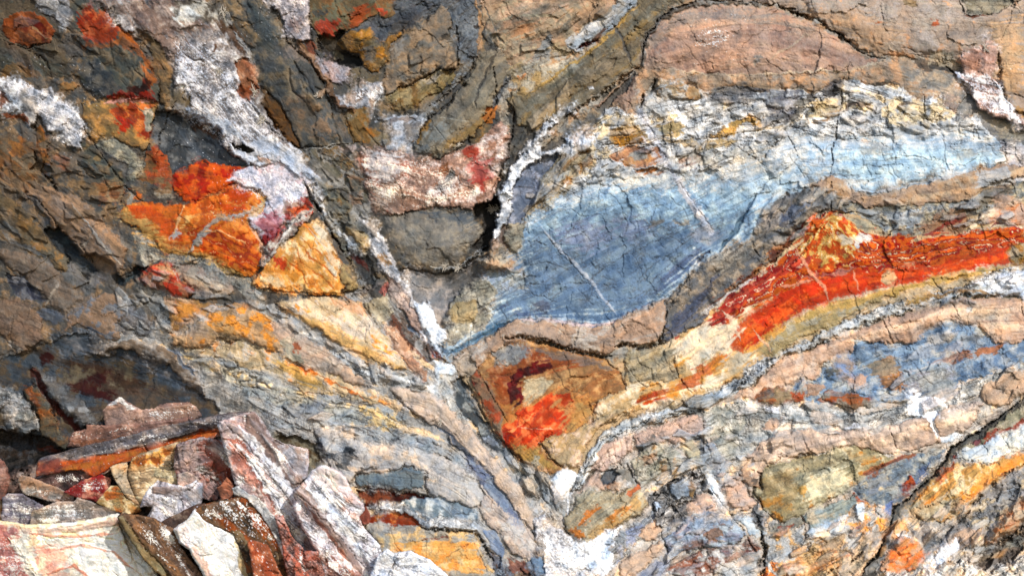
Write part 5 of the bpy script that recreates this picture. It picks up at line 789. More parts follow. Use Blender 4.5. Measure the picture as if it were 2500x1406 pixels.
P(LR, 'salt_crust', '2262,1385 2300,1332 2336,1310 2342,1340 2312,1372 2290,1390', '#dcdce0 #d4d4d8 #c4b8b0', z=10, b=4, e=4, rg=.8); D('2260,1390 2300,1330 2345,1310 2340,1350', .9, '#f4f4f8')
P(LR, 'cream_rubble', '2140,1480 2160,1400 2240,1404 2290,1388 2350,1362 2380,1385 2420,1392 2480,1370 2520,1345 2700,1330 2700,1700 2140,1700', '#f0dcc0 #f4e4d0 #d8b894', z=24, b=12, bw=16, rg=1.2, q=.4, lab='sunlit cream rubble along the bottom right edge')
P(LR, 'crevice_rim', '2500,968 2450,1008 2380,1057 2322,1088 2280,1150 2235,1192 2180,1235 2170,1262 2168,1300 2150,1335 2115,1375 2105,1420 2130,1420 2150,1372 2180,1310 2190,1262 2240,1212 2290,1165 2335,1100 2400,1065 2500,985', '#6c685c #545048 #7c705c', z=-4, b=6, bw=7, rg=.9, f=1); K('2500,972 2450,1012 2382,1060 2322,1092 2285,1160 2235,1198 2182,1240 2172,1285 2150,1340 2110,1390 2095,1440', 26, 3.6, e=3, groove_shade=.55); K('2120,1330 2090,1362 2050,1385 2010,1406', 20, 3.8, groove_shade=.4)
P(LR, 'brown_stone', '1800,1142 1830,1119 1828,1155 1851,1169 1855,1191 1828,1188 1812,1170', '#a4866c #9c7c64', z=2, b=6, bw=8); S('1838,1165 1850,1168 1852,1185 1840,1180', '#4c4844', 4)
# lower middle
P(LR, 'olive_stone', '1716,1006 1798,977 1826,1013 1805,1066 1787,1127 1755,1105 1734,1063', '#b0aa94 #a4a28e #bcb8ac', z=4, b=3, rg=1.1, q=.25); S('1672,990 1712,982 1716,1005 1700,1025 1672,1010', '#606462 #70706c', 7)
P(LR, 'fluted_stone', '1445,1134 1470,1095 1520,1063 1538,1059 1545,1098 1513,1127 1470,1150 1449,1153', '#caa48c #b89884 #d0b4a0', z=8, b=8, bw=12, rg=.6, lab='small fluted pink stone under the rough grey strip')
for q_ in ('1462,1110 1478,1145', '1480,1092 1492,1138', '1495,1078 1505,1130', '1512,1066 1520,1118', '1525,1062 1532,1105'): K(q_, 4, 2.2, e=1.5, groove_shade=.25)
P(LR, 'tan_stone', '1540,1062 1630,1032 1700,1008 1722,1030 1718,1055 1690,1060 1650,1082 1620,1077 1560,1092', '#c8a892 #c4a08a #b09484', z=6, b=6, bw=12, rg=.7, q=.2); P(LR, 'tan_stone', '1400,1250 1410,1205 1440,1165 1460,1150 1470,1180 1500,1195 1450,1192 1420,1200', '#bc9c86 #b4947c', z=4, b=6, bw=10, rg=.7); K('1390,1255 1395,1215 1415,1190 1450,1150 1480,1125', 8, 2.6)
P(LR, 'olive_stone', '1541,1127 1570,1098 1613,1073 1648,1098 1672,1127 1627,1148 1602,1169 1559,1185 1549,1155', '#a8a282 #a09476 #b0a890 #a8804c', z=6, b=5, bw=12, rg=1.1, q=.3); S('1570,1115 1590,1100 1605,1105 1600,1125 1575,1135', '#947054 #a08468', 5); P(LR, 'dark_pebbles', '1555,1088 1575,1070 1600,1062 1612,1078 1580,1092 1562,1108', '#706e68 #5c5a56', z=10, b=4, q=1.2)
P(LR, 'dark_hollow', '1460,1164 1485,1146 1509,1139 1515,1158 1490,1180 1470,1185', '#54585e #64686c', z=-14, gr=5); P(LR, 'tan_facet', '1478,1185 1500,1168 1512,1180 1515,1195 1490,1195', '#a88c74 #b47448', z=6, b=3); P(LR, 'grey_stone', '1505,1145 1530,1138 1558,1185 1545,1190 1520,1170', '#8c8474 #7c7668', z=2, b=4); K('1530,1130 1545,1165 1565,1192', 16, 3.6, e=1); K('1520,1105 1510,1130 1525,1140', 8, 2.6)
P(LR, 'dark_blue_wedge', '1687,1061 1716,1052 1716,1122 1700,1093', '#585f6c #4c5460', z=-10, gr=5, lab='dark blue notch beside the yellow facet'); P(LR, 'yellow_facet', '1668,1084 1687,1068 1712,1116 1698,1122 1676,1110', '#bcae88 #b0a478', z=8, b=3, bw=5); P(LR, 'grey_blue_stone', '1716,1066 1741,1086 1791,1134 1762,1176 1734,1155 1716,1127', '#9ea0a4 #a8a8a4 #8c8c90', z=4, b=3, rg=.9, q=.2); K('1716,1000 1718,1060 1716,1125', 10, 2.6, e=1)
P(LR, 'orange_tongue', '1376,1262 1399,1245 1410,1205 1449,1193 1499,1203 1541,1189 1559,1193 1577,1210 1584,1235 1541,1265 1485,1294 1456,1319 1413,1324 1389,1306 1376,1283', '#ac9c78 #b89460 #a09878', z=10, b=12, bw=22, rg=.8, f=.9, gr=5, lab='rounded olive tongue of stone with three orange streaks'); S('1410,1280 1425,1255 1462,1235 1450,1260 1425,1282', '#c07430 #b86c2c', 7); S('1475,1275 1495,1255 1540,1230 1545,1240 1505,1268', '#bc7c38', 8); S('1388,1290 1410,1290 1428,1308 1410,1318 1392,1304', '#c87428 #b87430', 5); S('1525,1205 1555,1188 1560,1198 1535,1215', '#b8602c', 4)
P(LR, 'salt_crust', '1342,1172 1357,1152 1392,1149 1414,1156 1400,1183 1389,1208 1380,1222 1360,1222 1345,1200', '#e8e6e4 #f0eeec #d4cec8', z=10, b=4, e=3, rg=.5, f=.1, lab='bright white triangular salt patch with a drip line'); L('1386,1215 1387,1235 1388,1256', 2.2, '#e8e8ec', 2, e=1.5); K('1410,1160 1400,1190 1390,1212', 8, 2.6)
P(LR, 'grey_strata', '1225,1105 1290,1135 1345,1155 1355,1152 1340,1172 1348,1210 1372,1226 1395,1225 1378,1262 1340,1240 1305,1232 1285,1200 1250,1150', '#94948a #a4a096 #84827c', z=0, rg=1.3, q=.3, f=1)
P(LR, 'salt_crust', '1300,1268 1328,1250 1353,1283 1374,1290 1392,1315 1413,1328 1449,1317 1481,1290 1512,1288 1508,1315 1481,1336 1510,1347 1510,1379 1487,1404 1480,1480 1335,1480 1317,1351 1307,1308', '#d0c4bc #dcd8d4 #b0a090', z=12, b=8, bw=12, e=5, rg=1.6, q=.1, lab='broad white crust at the foot of the V-shaped joint'); S('1440,1330 1485,1292 1512,1290 1502,1320 1482,1336 1510,1350 1505,1382 1470,1404 1430,1370', '#f4f4f8 #ececf0', 9); S('1312,1310 1330,1300 1335,1340 1318,1345', '#8c7c70 #a89c90', 6); D('1300,1270 1400,1310 1500,1300 1490,1400 1340,1406', .75, '#f4f2f2')
P(LR, 'grey_strata', '1490,1345 1512,1300 1560,1275 1600,1240 1608,1262 1600,1290 1570,1310 1530,1345 1505,1385', '#a4a09a #94908a #8088a0', z=4, rg=1.2, f=1, q=.2)
P(LR, 'rubble_cluster', '1578,1217 1620,1182 1680,1150 1712,1150 1724,1190 1735,1205 1705,1210 1680,1235 1678,1275 1640,1285 1605,1285 1590,1245', '#948e88 #706a66 #aca8a4', z=0, rg=1.15, q=2.0, lab='jumbled grey splinters in a hollow right of the white patches'); P(LR, 'blue_stone', '1638,1190 1662,1172 1685,1178 1688,1195 1668,1215 1650,1220', '#a0a8b0 #94a0b4', z=8, b=4, q=.3); P(LR, 'blue_stone', '1600,1228 1612,1228 1615,1240 1602,1245', '#c4ccd8', z=8, b=2); P(LR, 'blue_stone', '1690,1175 1700,1190 1690,1215 1678,1200', '#a88454 #98724c', z=8, b=3)
P(LR, 'pink_facet', '1759,1191 1801,1155 1826,1201 1846,1228 1822,1250 1783,1239 1768,1215', '#d0ac92 #c8a488 #bc9880', z=10, b=6, bw=12, g=(-.08, 0), rg=.6, lab='pink triangular facet right of the white oblong patch'); K('1795,1185 1800,1205 1808,1230', 5, 2); K('1798,1150 1828,1200 1850,1235', 14, 4); P(LR, 'pink_facet', '1677,1235 1705,1207 1734,1210 1760,1235 1748,1246 1684,1271', '#c8a890 #c0a08a', z=6, b=4, rg=.6)
P(LR, 'pink_facet', '1560,1300 1600,1270 1612,1295 1600,1320 1575,1320', '#c4a48a #b8987c', z=6, b=4)
P(LR, 'blue_grey_slab', '1620,1322 1641,1301 1677,1276 1712,1258 1755,1262 1783,1272 1822,1306 1783,1331 1726,1335 1673,1342 1634,1363', '#94a0b0 #a4b0b8 #808498', z=8, b=6, bw=14, rg=.7, f=.8, gr=5, lab='blue-grey slab with brown patches near the bottom middle'); S('1712,1308 1745,1283 1766,1276 1768,1308 1730,1320', '#90603a #7c5c44', 6, f=.9); S('1660,1340 1690,1322 1730,1318 1720,1335', '#845c48 #746c6c', 6); P(LR, 'blue_grey_slab', '1670,1268 1712,1250 1752,1245 1756,1262 1712,1260', '#8490a0', z=4)
P(LR, 'pink_stone', '1513,1400 1520,1367 1573,1338 1613,1321 1622,1342 1593,1367 1540,1410 1500,1480', '#c8a88c #bc9c80', z=8, b=8, bw=12, rg=.6); K('1585,1335 1592,1355', 5, 2)
P(LR, 'purple_grey_stone', '1530,1480 1545,1408 1602,1367 1636,1361 1628,1392 1600,1480', '#848490 #9498a4', z=4, b=5, f=1); P(LR, 'rusty_stone', '1600,1480 1628,1392 1642,1362 1730,1337 1800,1327 1842,1308 1855,1340 1800,1362 1745,1392 1710,1480', '#a06850 #a89484 #b8b0a8', z=4, rg=1.1, q=.3, f=1); P(LR, 'light_slab', '1755,1480 1765,1400 1800,1365 1830,1350 1850,1365 1845,1440', '#b0aca4 #bcb4a8', z=4, q=.2, rg=.8); L('1765,1375 1800,1352 1835,1342', 4, '#6c2c28', 0)
P(LR, 'dark_knot', '1832,1262 1838,1240 1850,1226 1868,1258 1875,1275 1868,1295 1842,1290', '#a8a8a4 #50504e #7c7c80', z=4, b=5, q=1.0, rg=1.3); K('1848,1258 1855,1275 1850,1282', 18, 7, groove_shade=.8); P(LR, 'pale_blue_stone', '1800,1262 1832,1262 1842,1290 1870,1296 1862,1308 1830,1306', '#a0b0bc #b0b8bc', z=4, b=3); K('1860,1300 1868,1335 1862,1385 1858,1440', 34, 7, e=3, groove_shade=.8); K('1825,1310 1850,1360 1855,1400', 16, 5)
K('1700,1130 1740,1200 1780,1250 1820,1300', 8, 2.6); K('1580,1290 1610,1285 1620,1320 1635,1365', 9, 2.6); K('1420,1000 1440,1040', 4, 2); K('1545,1065 1540,1100 1510,1130', 6, 2.2)
# ---------------------------------------------------------- lower left and centre
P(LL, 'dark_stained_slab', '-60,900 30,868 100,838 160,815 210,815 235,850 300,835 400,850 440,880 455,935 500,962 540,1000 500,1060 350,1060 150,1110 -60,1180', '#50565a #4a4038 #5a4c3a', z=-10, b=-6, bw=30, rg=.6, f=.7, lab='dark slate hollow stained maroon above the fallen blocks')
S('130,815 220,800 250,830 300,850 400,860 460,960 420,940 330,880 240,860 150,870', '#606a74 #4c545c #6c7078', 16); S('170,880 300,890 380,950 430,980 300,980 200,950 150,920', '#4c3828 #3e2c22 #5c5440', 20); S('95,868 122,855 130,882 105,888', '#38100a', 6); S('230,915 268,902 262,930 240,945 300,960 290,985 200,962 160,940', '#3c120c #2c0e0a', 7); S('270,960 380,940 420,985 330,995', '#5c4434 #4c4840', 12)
P(LL, 'tan_strip', '228,866 262,840 300,828 400,843 440,868 480,908 505,965 455,937 420,902 360,872 290,850 245,872', '#907860 #88725c #988c80', z=6, b=10, bw=12, rg=.7, lab='tan strip curving above the dark slate hollow')
P(LL, 'grey_blue_strata', '405,832 480,830 560,880 640,950 640,1010 560,1000 510,955 480,905', '#9a9080 #90887c #a49c90', rg=1.1, q=.2, f=1); S('415,848 430,850 475,912 465,912', '#6c7484 #7c8490', 5); L('415,845 440,880 475,915', 3, '#646c78', -5)
P(LL, 'pale_rough_stone', '-60,940 0,945 21,945 57,970 96,1023 100,1048 71,1052 21,1045 0,1000 -60,1000', '#a09c94 #88887e #b0a8a0', z=16, b=16, bw=16, rg=1.3, q=.3, lab='pale rough stone in the shade at the left edge'); P(LL, 'rust_edged_stone', '60,959 78,934 117,970 149,1048 167,1077 157,1102 107,1084 96,1013', '#74694f #8c5830 #5c5c50', z=8, b=8, bw=12, rg=.9, lab='olive stone with rusty edges beside the dark diagonal splinter')
S('62,950 80,935 90,960 100,1010 85,990', '#94562c', 5); P(LL, 'diagonal_splinter', '75,895 96,906 157,942 205,985 260,1038 235,1045 200,1042 142,995 107,959', '#74706a #8c8a86 #5c5854', z=26, b=10, bw=8, rg=.8, f=1, lab='grey diagonal stone splinter above the fallen blocks'); L('80,905 110,960 150,1010 200,1050', 8, '#3c1410 #4c1c14', -12, tp=0)
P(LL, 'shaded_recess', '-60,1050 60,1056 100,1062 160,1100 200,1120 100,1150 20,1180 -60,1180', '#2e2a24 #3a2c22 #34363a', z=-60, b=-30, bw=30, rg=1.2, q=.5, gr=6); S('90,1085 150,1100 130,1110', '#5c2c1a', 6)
P(LL, 'orange_striped_stone', '668,740 757,726 831,726 885,738 902,770 920,791 938,816 984,877 1000,902 920,898 849,855 778,808 717,772 692,758', '#d8b07c #dcc094 #c8b49c #d09048', z=14, b=8, bw=18, rg=.6, f=1, gr=4, lab='cream and orange striped stone below the orange fan'); S('690,760 780,780 900,850 960,890 1000,898 920,895 850,852 770,800', '#dca858 #d89c48', 12, a=.7, f=.9); S('830,728 885,740 900,770 860,765 800,740', '#d09060 #c8a480', 9, a=.8); K('895,738 903,772 940,815', 7, 2.4)
P(LL, 'pink_striped_stone', '940,790 965,800 990,830 1010,870 1040,905 1040,940 1010,910 985,875 945,820', '#c49070 #b88c6c #c8a890', z=6, b=6, bw=10, rg=.7)
P(LL, 'pale_strata', '639,742 671,755 725,808 796,829 867,872 920,904 991,915 1045,935 1075,950 1060,975 1000,950 920,932 855,905 813,875 735,820 680,778', '#bab6ae #aaa69c #c8c4ba #8c8880', z=4, b=6, bw=10, rg=1.2, q=.25, f=1, lab='rough pale grey layered strip running diagonally to the joint'); K('672,765 690,790 720,820 760,850 820,885 870,915', 10, 3, e=4, groove_shade=.5)
P(LL, 'pink_stone', '655,782 700,792 740,822 800,855 860,902 905,945 860,942 810,912 760,907 730,882 690,852 672,815', '#ccaa8c #c8a488 #b8a490', z=8, b=7, bw=14, rg=.6); P(LL, 'olive_stone', '676,830 715,829 730,858 742,886 720,880 690,870', '#a09878 #a89c84', z=12, b=3, bw=6); S('715,835 728,840 732,865 722,858', '#9c5430', 3)
P(LL, 'tan_hump', '445,812 500,770 527,752 583,738 619,745 658,781 680,830 692,872 650,850 600,830 540,830 480,850 430,845 420,820', '#bc9468 #c49c70 #b09478 #c8883c', z=14, b=18, bw=28, rg=.55, f=.5, lab='rounded orange-tan hump in the layered rock at left centre'); S('500,790 560,790 620,850 560,840 510,820', '#8c7c60 #c09050', 12, a=.6); K('445,812 500,772 530,752', 6, 2.4)
P(LL, 'ochre_strata', '430,848 480,850 540,832 600,832 650,852 700,880 760,908 815,912 860,945 950,985 900,985 820,965 740,955 660,915 600,900 560,880 500,870', '#ccac7c #d0b488 #b8aa94 #c88c50', z=4, b=4, rg=.9, f=1); S('665,875 700,882 755,910 800,945 760,945 700,915', '#cc9c50 #d0a860', 10); L('700,885 760,905 820,935 900,980', 3, '#c07030', 1, e=4); S('745,905 758,908 755,915', '#b45c20', 3)
P(LL, 'grey_strata', '440,860 500,872 560,885 620,905 700,945 760,965 850,980 950,1000 1000,1030 950,1050 850,1030 760,1010 680,990 600,960 540,920', '#a4a498 #b0a88c #8c8c84 #c0a870', z=0, rg=1.4, q=.25, f=1)
P(LL, 'grey_strata', '610,975 700,995 760,1015 850,1035 950,1052 1050,1070 1120,1115 1170,1180 1130,1150 1050,1110 990,1090 900,1082 860,1060 800,1038 760,1050 680,1045 640,1010', '#9c9c94 #a8a49c #888c90', z=2, rg=1.3, q=.2, f=1); S('700,985 790,980 800,1010 740,1030', '#8c8c88 #7c8088', 10)
P(LL, 'pink_long_band', '949,952 1009,947 1062,968 1098,990 1118,1020 1157,1059 1207,1119 1260,1176 1302,1244 1300,1297 1271,1262 1225,1193 1187,1157 1134,1107 1094,1061 1045,1033 1009,1008 977,979', '#ccb096 #d0b8a4 #c0aa94', z=12, b=5, bw=18, rg=.55, f=.7, gr=2, lab='long smooth pinkish band descending to the lower centre'); K('952,955 985,985 1012,1010 1048,1035', 12, 4, groove_shade=.5); L('1060,1038 1100,1062 1140,1110 1190,1165 1225,1200', 6, '#6c7684 #7c8490', -6)
P(LL, 'pink_foot', '1160,1230 1180,1170 1225,1200 1270,1262 1300,1300 1312,1340 1300,1372 1250,1350 1235,1320 1200,1290', '#c8b09c #c0a894 #b4aca4', z=8, b=8, bw=16, rg=.5)
P(LL, 'blue_strip', '1128,1108 1150,1112 1185,1150 1225,1195 1258,1240 1280,1280 1262,1278 1225,1240 1190,1205 1150,1150', '#78859a #8894a4 #5c6884', z=2, b=5, bw=8, rg=.7, f=1, lab='narrow blue-grey strip beside the long pinkish band'); K('1120,1110 1160,1150 1185,1160', 8, 3)
P(LL, 'dark_gully', '1095,935 1125,918 1145,950 1165,1005 1200,1050 1235,1090 1265,1130 1300,1165 1270,1165 1225,1115 1180,1075 1150,1035 1112,985', '#5c666a #40484c #788084', z=-14, b=-4, rg=1, f=1, gr=5, lab='dark blue-grey gully left of the red-stained block'); S('1172,1062 1195,1065 1215,1085 1195,1088', '#b8c4d8', 4); S('1150,1050 1200,1070 1240,1110 1200,1100', '#383e44', 7, a=.8)
P(LL, 'salt_crust', '1058,880 1080,888 1105,884 1115,900 1098,915 1080,920 1072,935 1062,905', '#d4d6d8 #c8d0d4', z=4, e=4, rg=.9); P(LL, 'grey_strata', '1070,925 1100,915 1112,985 1150,1035 1110,1010 1085,975', '#a4a498 #b0aca4', rg=1.3, f=1, q=.2)
P(LL, 'tan_slab', '1105,882 1150,862 1165,900 1142,930 1122,915', '#a4927c #b0a090', z=4, b=4)
P(LL, 'pale_slab', '771,1050 799,1038 863,1046 867,1071 906,1082 991,1085 1045,1103 1098,1125 1151,1153 1180,1208 1165,1240 1116,1225 1045,1205 1038,1148 991,1134 942,1155 867,1158 849,1182 815,1150 785,1115 771,1084', '#b0a8a0 #b8aa9c #a4a09a #bca894', z=10, b=8, bw=20, rg=.6, f=.6, gr=4, lab='pale grey-pink slab with small black crystal clusters'); K('820,1065 805,1090 788,1110', 4, 1.8); S('788,1112 800,1102 822,1110 855,1084 872,1108 845,1120 832,1140 815,1122', '#3a3c3e #585a5c #8c8c8c', 4, f=.1, a=1); S('845,1110 865,1120 845,1145 825,1140', '#505254 #a0a0a0', 3, f=.1); S('865,1150 890,1142 922,1140 900,1152 870,1160', '#45403a', 4); S('766,1070 785,1080 782,1100 770,1092', '#3c3c40 #707078', 4)
P(LL, 'blue_grey_slab', '867,1160 942,1157 991,1138 1032,1145 1038,1192 1000,1196 930,1190 870,1186', '#74848c #6c7064 #64747c', z=6, b=5, bw=10, rg=.6, lab='blue-grey slab with squared right end above the maroon recess'); K('865,1190 930,1195 1000,1202 1045,1210', 16, 4, e=1.5, groove_shade=.6)
P(LL, 'maroon_recess', '870,1198 920,1195 991,1203 1045,1211 1027,1221 977,1222 920,1237 885,1235', '#5c281c #3c1c14 #6c3c28', z=-14, b=-6, bw=10, gr=5, lab='narrow maroon recess under the blue-grey slab'); P(LL, 'blue_swirl', '977,1222 1038,1213 1073,1208 1116,1224 1169,1249 1168,1271 1116,1264 1045,1267 1010,1242', '#8494a0 #687880 #a0a8ac', z=2, b=5, rg=.7, f=1)
P(LL, 'rough_white_strip', '900,1242 930,1233 956,1232 977,1222 1006,1237 1030,1267 1098,1264 1155,1276 1172,1296 1098,1292 1027,1285 1002,1257 956,1249', '#b0b0ae #9c9c98 #c4c4c2', z=10, b=8, bw=6, rg=1.15, f=1, q=.2, lab='rough white-grey strip above the orange box-like slab'); P(LL, 'rust_ledge', '895,1269 910,1256 991,1249 1006,1259 1030,1286 956,1283', '#94482a #7c3018 #a86c3c', z=-2, b=4)
K('1025,1288 1100,1294 1160,1300 1178,1325 1205,1365 1240,1420', 30, 6, e=1.5, groove_shade=.75)
P(LL, 'orange_box_slab', '880,1270 905,1275 1027,1287 1100,1294 1158,1300 1185,1360 1222,1410 1240,1480 1091,1480 1091,1406 1027,1368 974,1347 931,1340', '#b4a488 #a8a090 #c8a870', z=8, b=6, bw=12, rg=.55, f=.7, lab='box-like slab with orange centre and grey rim at the bottom'); S('960,1335 1000,1318 1060,1322 1140,1318 1158,1335 1175,1370 1190,1395 1150,1400 1080,1392 1020,1362', '#dca050 #e4bc7c #d08c40', 10, f=.6); S('880,1272 930,1278 1020,1290 1010,1302 930,1300 890,1290', '#8c8c84 #98948c', 7); S('1020,1312 1090,1310 1105,1318 1060,1320', '#7c2818', 4); K('1150,1322 1110,1345 1090,1360', 6, 2); K('1155,1322 1180,1370 1190,1400', 5, 2)
P(LL, 'blue_strip', '1178,1290 1210,1298 1237,1350 1226,1367 1197,1332', '#7c8ca4 #9098a4', z=4, b=4); P(LL, 'grey_shards', '1195,1340 1230,1370 1260,1400 1310,1340 1330,1480 1230,1480', '#707078 #8494a4 #5c4438', z=0, q=1, rg=1.2); S('1240,1365 1280,1370 1290,1395 1250,1395', '#744434 #8c5c48', 5); P(LL, 'blue_shard', '1300,1360 1322,1358 1332,1400 1310,1410', '#7088a0', z=6, b=2)
P(LL, 'olive_recess', '660,1058 720,1062 770,1085 790,1120 775,1140 745,1160 700,1140', '#6c6448 #5c4830 #7c7860', z=-18, b=-6, bw=12, lab='shadowed olive recess behind the leaning salt-dusted slab')
P(LL, 'rubble_bed', '-60,1180 60,1140 250,1080 480,1060 640,1040 700,1120 760,1180 880,1250 900,1340 1100,1406 1100,1700 -60,1700', '#84685a #6c5448 #a08878', z=46, b=-10, bw=30, rg=1.15, q=1)

GN[0] = 1
# small broken chips along the craggy belts
_r = random.Random(4)
def chips(s, n, pal, ma, zr=(2, 7), sz=(5, 15), am=1):
    p = pts(s); sz = (sz[0]*1.2, sz[1]*1.5); x0 = min(a for a, _ in p); x1 = max(a for a, _ in p); y0 = min(b_ for _, b_ in p); y1 = max(b_ for _, b_ in p); GN[0] = GAIN[ma]; k = 0
    while k < n:
        x, y = _r.uniform(x0, x1), _r.uniform(y0, y1)
        if pdist(np.array([[x]]), np.array([[y]]), p)[0, 0] < 0: k += .2; continue
        k += 1; i, j = int((x-X0)/ST), int((y-Y0)/ST); a = float(TH[j, i])+_r.gauss(0, .3); r_ = _r.uniform(*sz); q = []
        m_ = _r.randrange(4, 7)
        for v in range(m_): t = 6.283*v/m_+_r.uniform(-.4, .4); u, w_ = r_*1.7*math.cos(t)*_r.uniform(.7, 1.1), r_*.62*math.sin(t)*_r.uniform(.7, 1.1); q.append('%.0f,%.0f' % (x+u*math.cos(a)-w_*math.sin(a), y+u*math.sin(a)+w_*math.cos(a)))
        cc = W.C[j, i]*EM[j, i]/WB/GN[0]; g_ = _r.uniform(.75, 1.4)
        P(None, None, ' '.join(q), _r.choice(pal), z=_r.uniform(*zr)+float(W.H[j, i]), b=2, bw=4, e=1.5, e2=0, g=(am*_r.uniform(-.35, .35), am*_r.uniform(-.45, .25)), gr=_r.choice((0, 0, 2)), a=am*_r.uniform(.15, .6), rg=.7, s_=_r.choice((1.5, 4, 8)))
GREYS = ['#b8b4ac #a4a09a', '#c8c4bc #b4b0a8', '#94908a #7c7c7c', '#c4b49c #b0a080', '#a8acb0 #8c949c', '#ccb8a4 #b8a08c']
chips('1440,300 1500,260 1640,245 2060,200 2240,250 2400,300 2440,330 2000,330 1700,400 1400,460 1340,500 1320,440', 90, GREYS, SR)
chips('430,850 560,880 700,950 900,990 1100,1110 1000,1110 850,1060 700,1010 560,960', 80, GREYS, LL); chips('640,742 800,830 1045,935 1060,975 920,930 735,820', 60, GREYS, LL)
chips('1400,1190 1480,1060 1740,970 1930,855 2250,725 2500,660 2500,720 2250,750 1900,875 1740,1000 1500,1060 1440,1150', 150, GREYS, FR, (6, 14), (4, 10))
chips('1560,1080 1720,1010 1840,1120 1820,1300 1860,1400 1560,1400 1540,1300 1700,1230 1600,1200', 90, GREYS+['#c8a890 #b89478', '#8490a4 #707c90'], LR)
chips('1880,1300 2100,1260 2200,1300 2400,1180 2500,1150 2500,1400 1880,1400', 110, GREYS+['#d4a464 #b88448', '#e0c8a4 #ccb08c', '#b06c3c #8c5c3c'], LR)
chips('280,700 460,640 640,690 640,740 420,800 300,800', 60, GREYS[:4]+['#8c8070 #7c7264'], LL); chips('1225,1100 1340,1150 1380,1250 1290,1200', 40, GREYS, LL)
chips('0,0 600,0 620,180 420,200 200,250 0,190', 26, ['#505860 #444a50', '#8c6c40 #74603f', '#7c4c2c #64402c', '#8c8a80 #747468', '#5c6054 #4c5048'], UL, (1, 4), (14, 30), .55); chips('0,300 240,340 300,520 340,640 200,720 0,700', 30, ['#5c6468 #4c5254', '#94703f #7c623f', '#a08468 #8c745c', '#84827a #706e68'], UL, (1, 5), (14, 28), .6)
chips('620,120 860,60 1160,20 1200,240 1050,380 860,360 720,340', 14, ['#6c7074 #5c6064', '#8c7450 #7c6848', '#a09484 #8c8474', '#4c4a44 #5c584c'], TC, (1, 4), (12, 24), .5); chips('1180,0 1600,0 1540,160 1340,300 1220,230', 22, ['#a89070 #94805f', '#8c8878 #7c7868', '#b8a488 #a89478', '#6c685c #7c745f'], SR, (1, 4), (14, 26), .7)
chips('1500,1000 2480,780 2500,960 1900,1100 1500,1200', 30, ['#c8ac94 #b89c84', '#a0a8ac #8c98a0', '#d0c0ac #c4b4a0'], LR, (1, 6), (12, 24)); chips('0,1200 300,1110 640,1060 760,1190 880,1260 1000,1400 0,1400', 120, ['#a88c80 #94786c', '#7c5c4c #6c5044', '#c8b4ac #b09c94', '#a06848 #8c5438'], LL, (4, 18)); chips('0,320 240,340 280,520 200,600 0,520', 50, ['#7c6850 #6c5c48', '#8c7050 #74644c', '#5c5c54 #50504c'], UL); chips('760,400 880,440 900,560 830,600', 40, ['#8c8470 #746c5c', '#a09880 #8c8470', '#5c5c58 #6c6c68'], TC); chips('1270,520 1340,400 1440,350 1400,460', 50, GREYS+['#b89c64 #a08450'], SR); chips('1850,520 2000,450 2100,500 2480,460 2500,540 2200,560 2060,515 1900,600', 70, GREYS+['#8c7c64 #a08c6c', '#748090 #60687c'], SR)
for q_ in ('0,98 60,118 100,112 125,103', '60,118 110,150 125,175', '600,240 650,300 700,350', '690,60 700,105 760,155 800,230 815,290', '735,362 860,352 868,350', '1165,140 1140,185 1100,225 1050,262', '1010,350 1045,290 1100,250 1150,190', '1205,165 1215,240 1180,310', '1110,60 1120,110 1118,170', '430,250 400,300 382,380', '130,330 100,420 140,470', '60,470 105,500 150,565 200,600 240,660', '1250,240 1255,300 1240,380 1200,470'): K(q_, 14, 3.0, e=3, groove_shade=.5)
# broad swells and hollows
for a in [(1790, 105, 230, 75, 16, 4), (1560, 110, 90, 45, -14, -60), (2150, 70, 160, 60, 12, 10), (2330, 200, 120, 50, -12, 25), (1500, 620, 260, 110, -14, -20), (2100, 400, 260, 50, 10, 0), (1750, 720, 120, 40, -16, -40), (2000, 520, 90, 60, 16, -20),
          (1350, 820, 140, 26, 10, 4), (1340, 980, 110, 60, -10, 10), (300, 930, 170, 80, -42, 10), (60, 1060, 90, 70, -34, 0), (720, 180, 60, 160, 14, -35), (1040, 130, 70, 70, 10, 0), (860, 140, 50, 30, -14, 0), (1130, 290, 50, 110, 12, 40), (1050, 590, 90, 55, 10, 0), (1110, 700, 80, 50, -22, -30),
          (480, 340, 90, 50, -18, 20), (480, 560, 120, 60, 10, 20), (250, 560, 60, 110, 6, -50), (180, 640, 30, 100, -6, -40), (740, 640, 70, 60, 10, 0), (820, 830, 160, 50, 12, 33), (560, 800, 90, 50, 14, 20), (1250, 1150, 50, 180, -16, -38), (1180, 1100, 30, 180, 12, -40), (1000, 1140, 150, 50, 10, 15),
          (2100, 1060, 240, 30, 12, -6), (2000, 1180, 130, 50, 6, -15), (2250, 1150, 40, 200, -18, 45), (2380, 1180, 120, 50, 12, -35), (1640, 1220, 70, 60, -22, 0), (1480, 1250, 70, 40, 12, -20), (1720, 1300, 90, 30, 10, -10), (2200, 870, 200, 40, -8, -15), (2250, 780, 200, 30, 10, -10), (150, 60, 90, 70, 8, 20), (330, 170, 60, 110, 8, -30), (950, 430, 70, 50, 10, 0)]: HILL(*a)
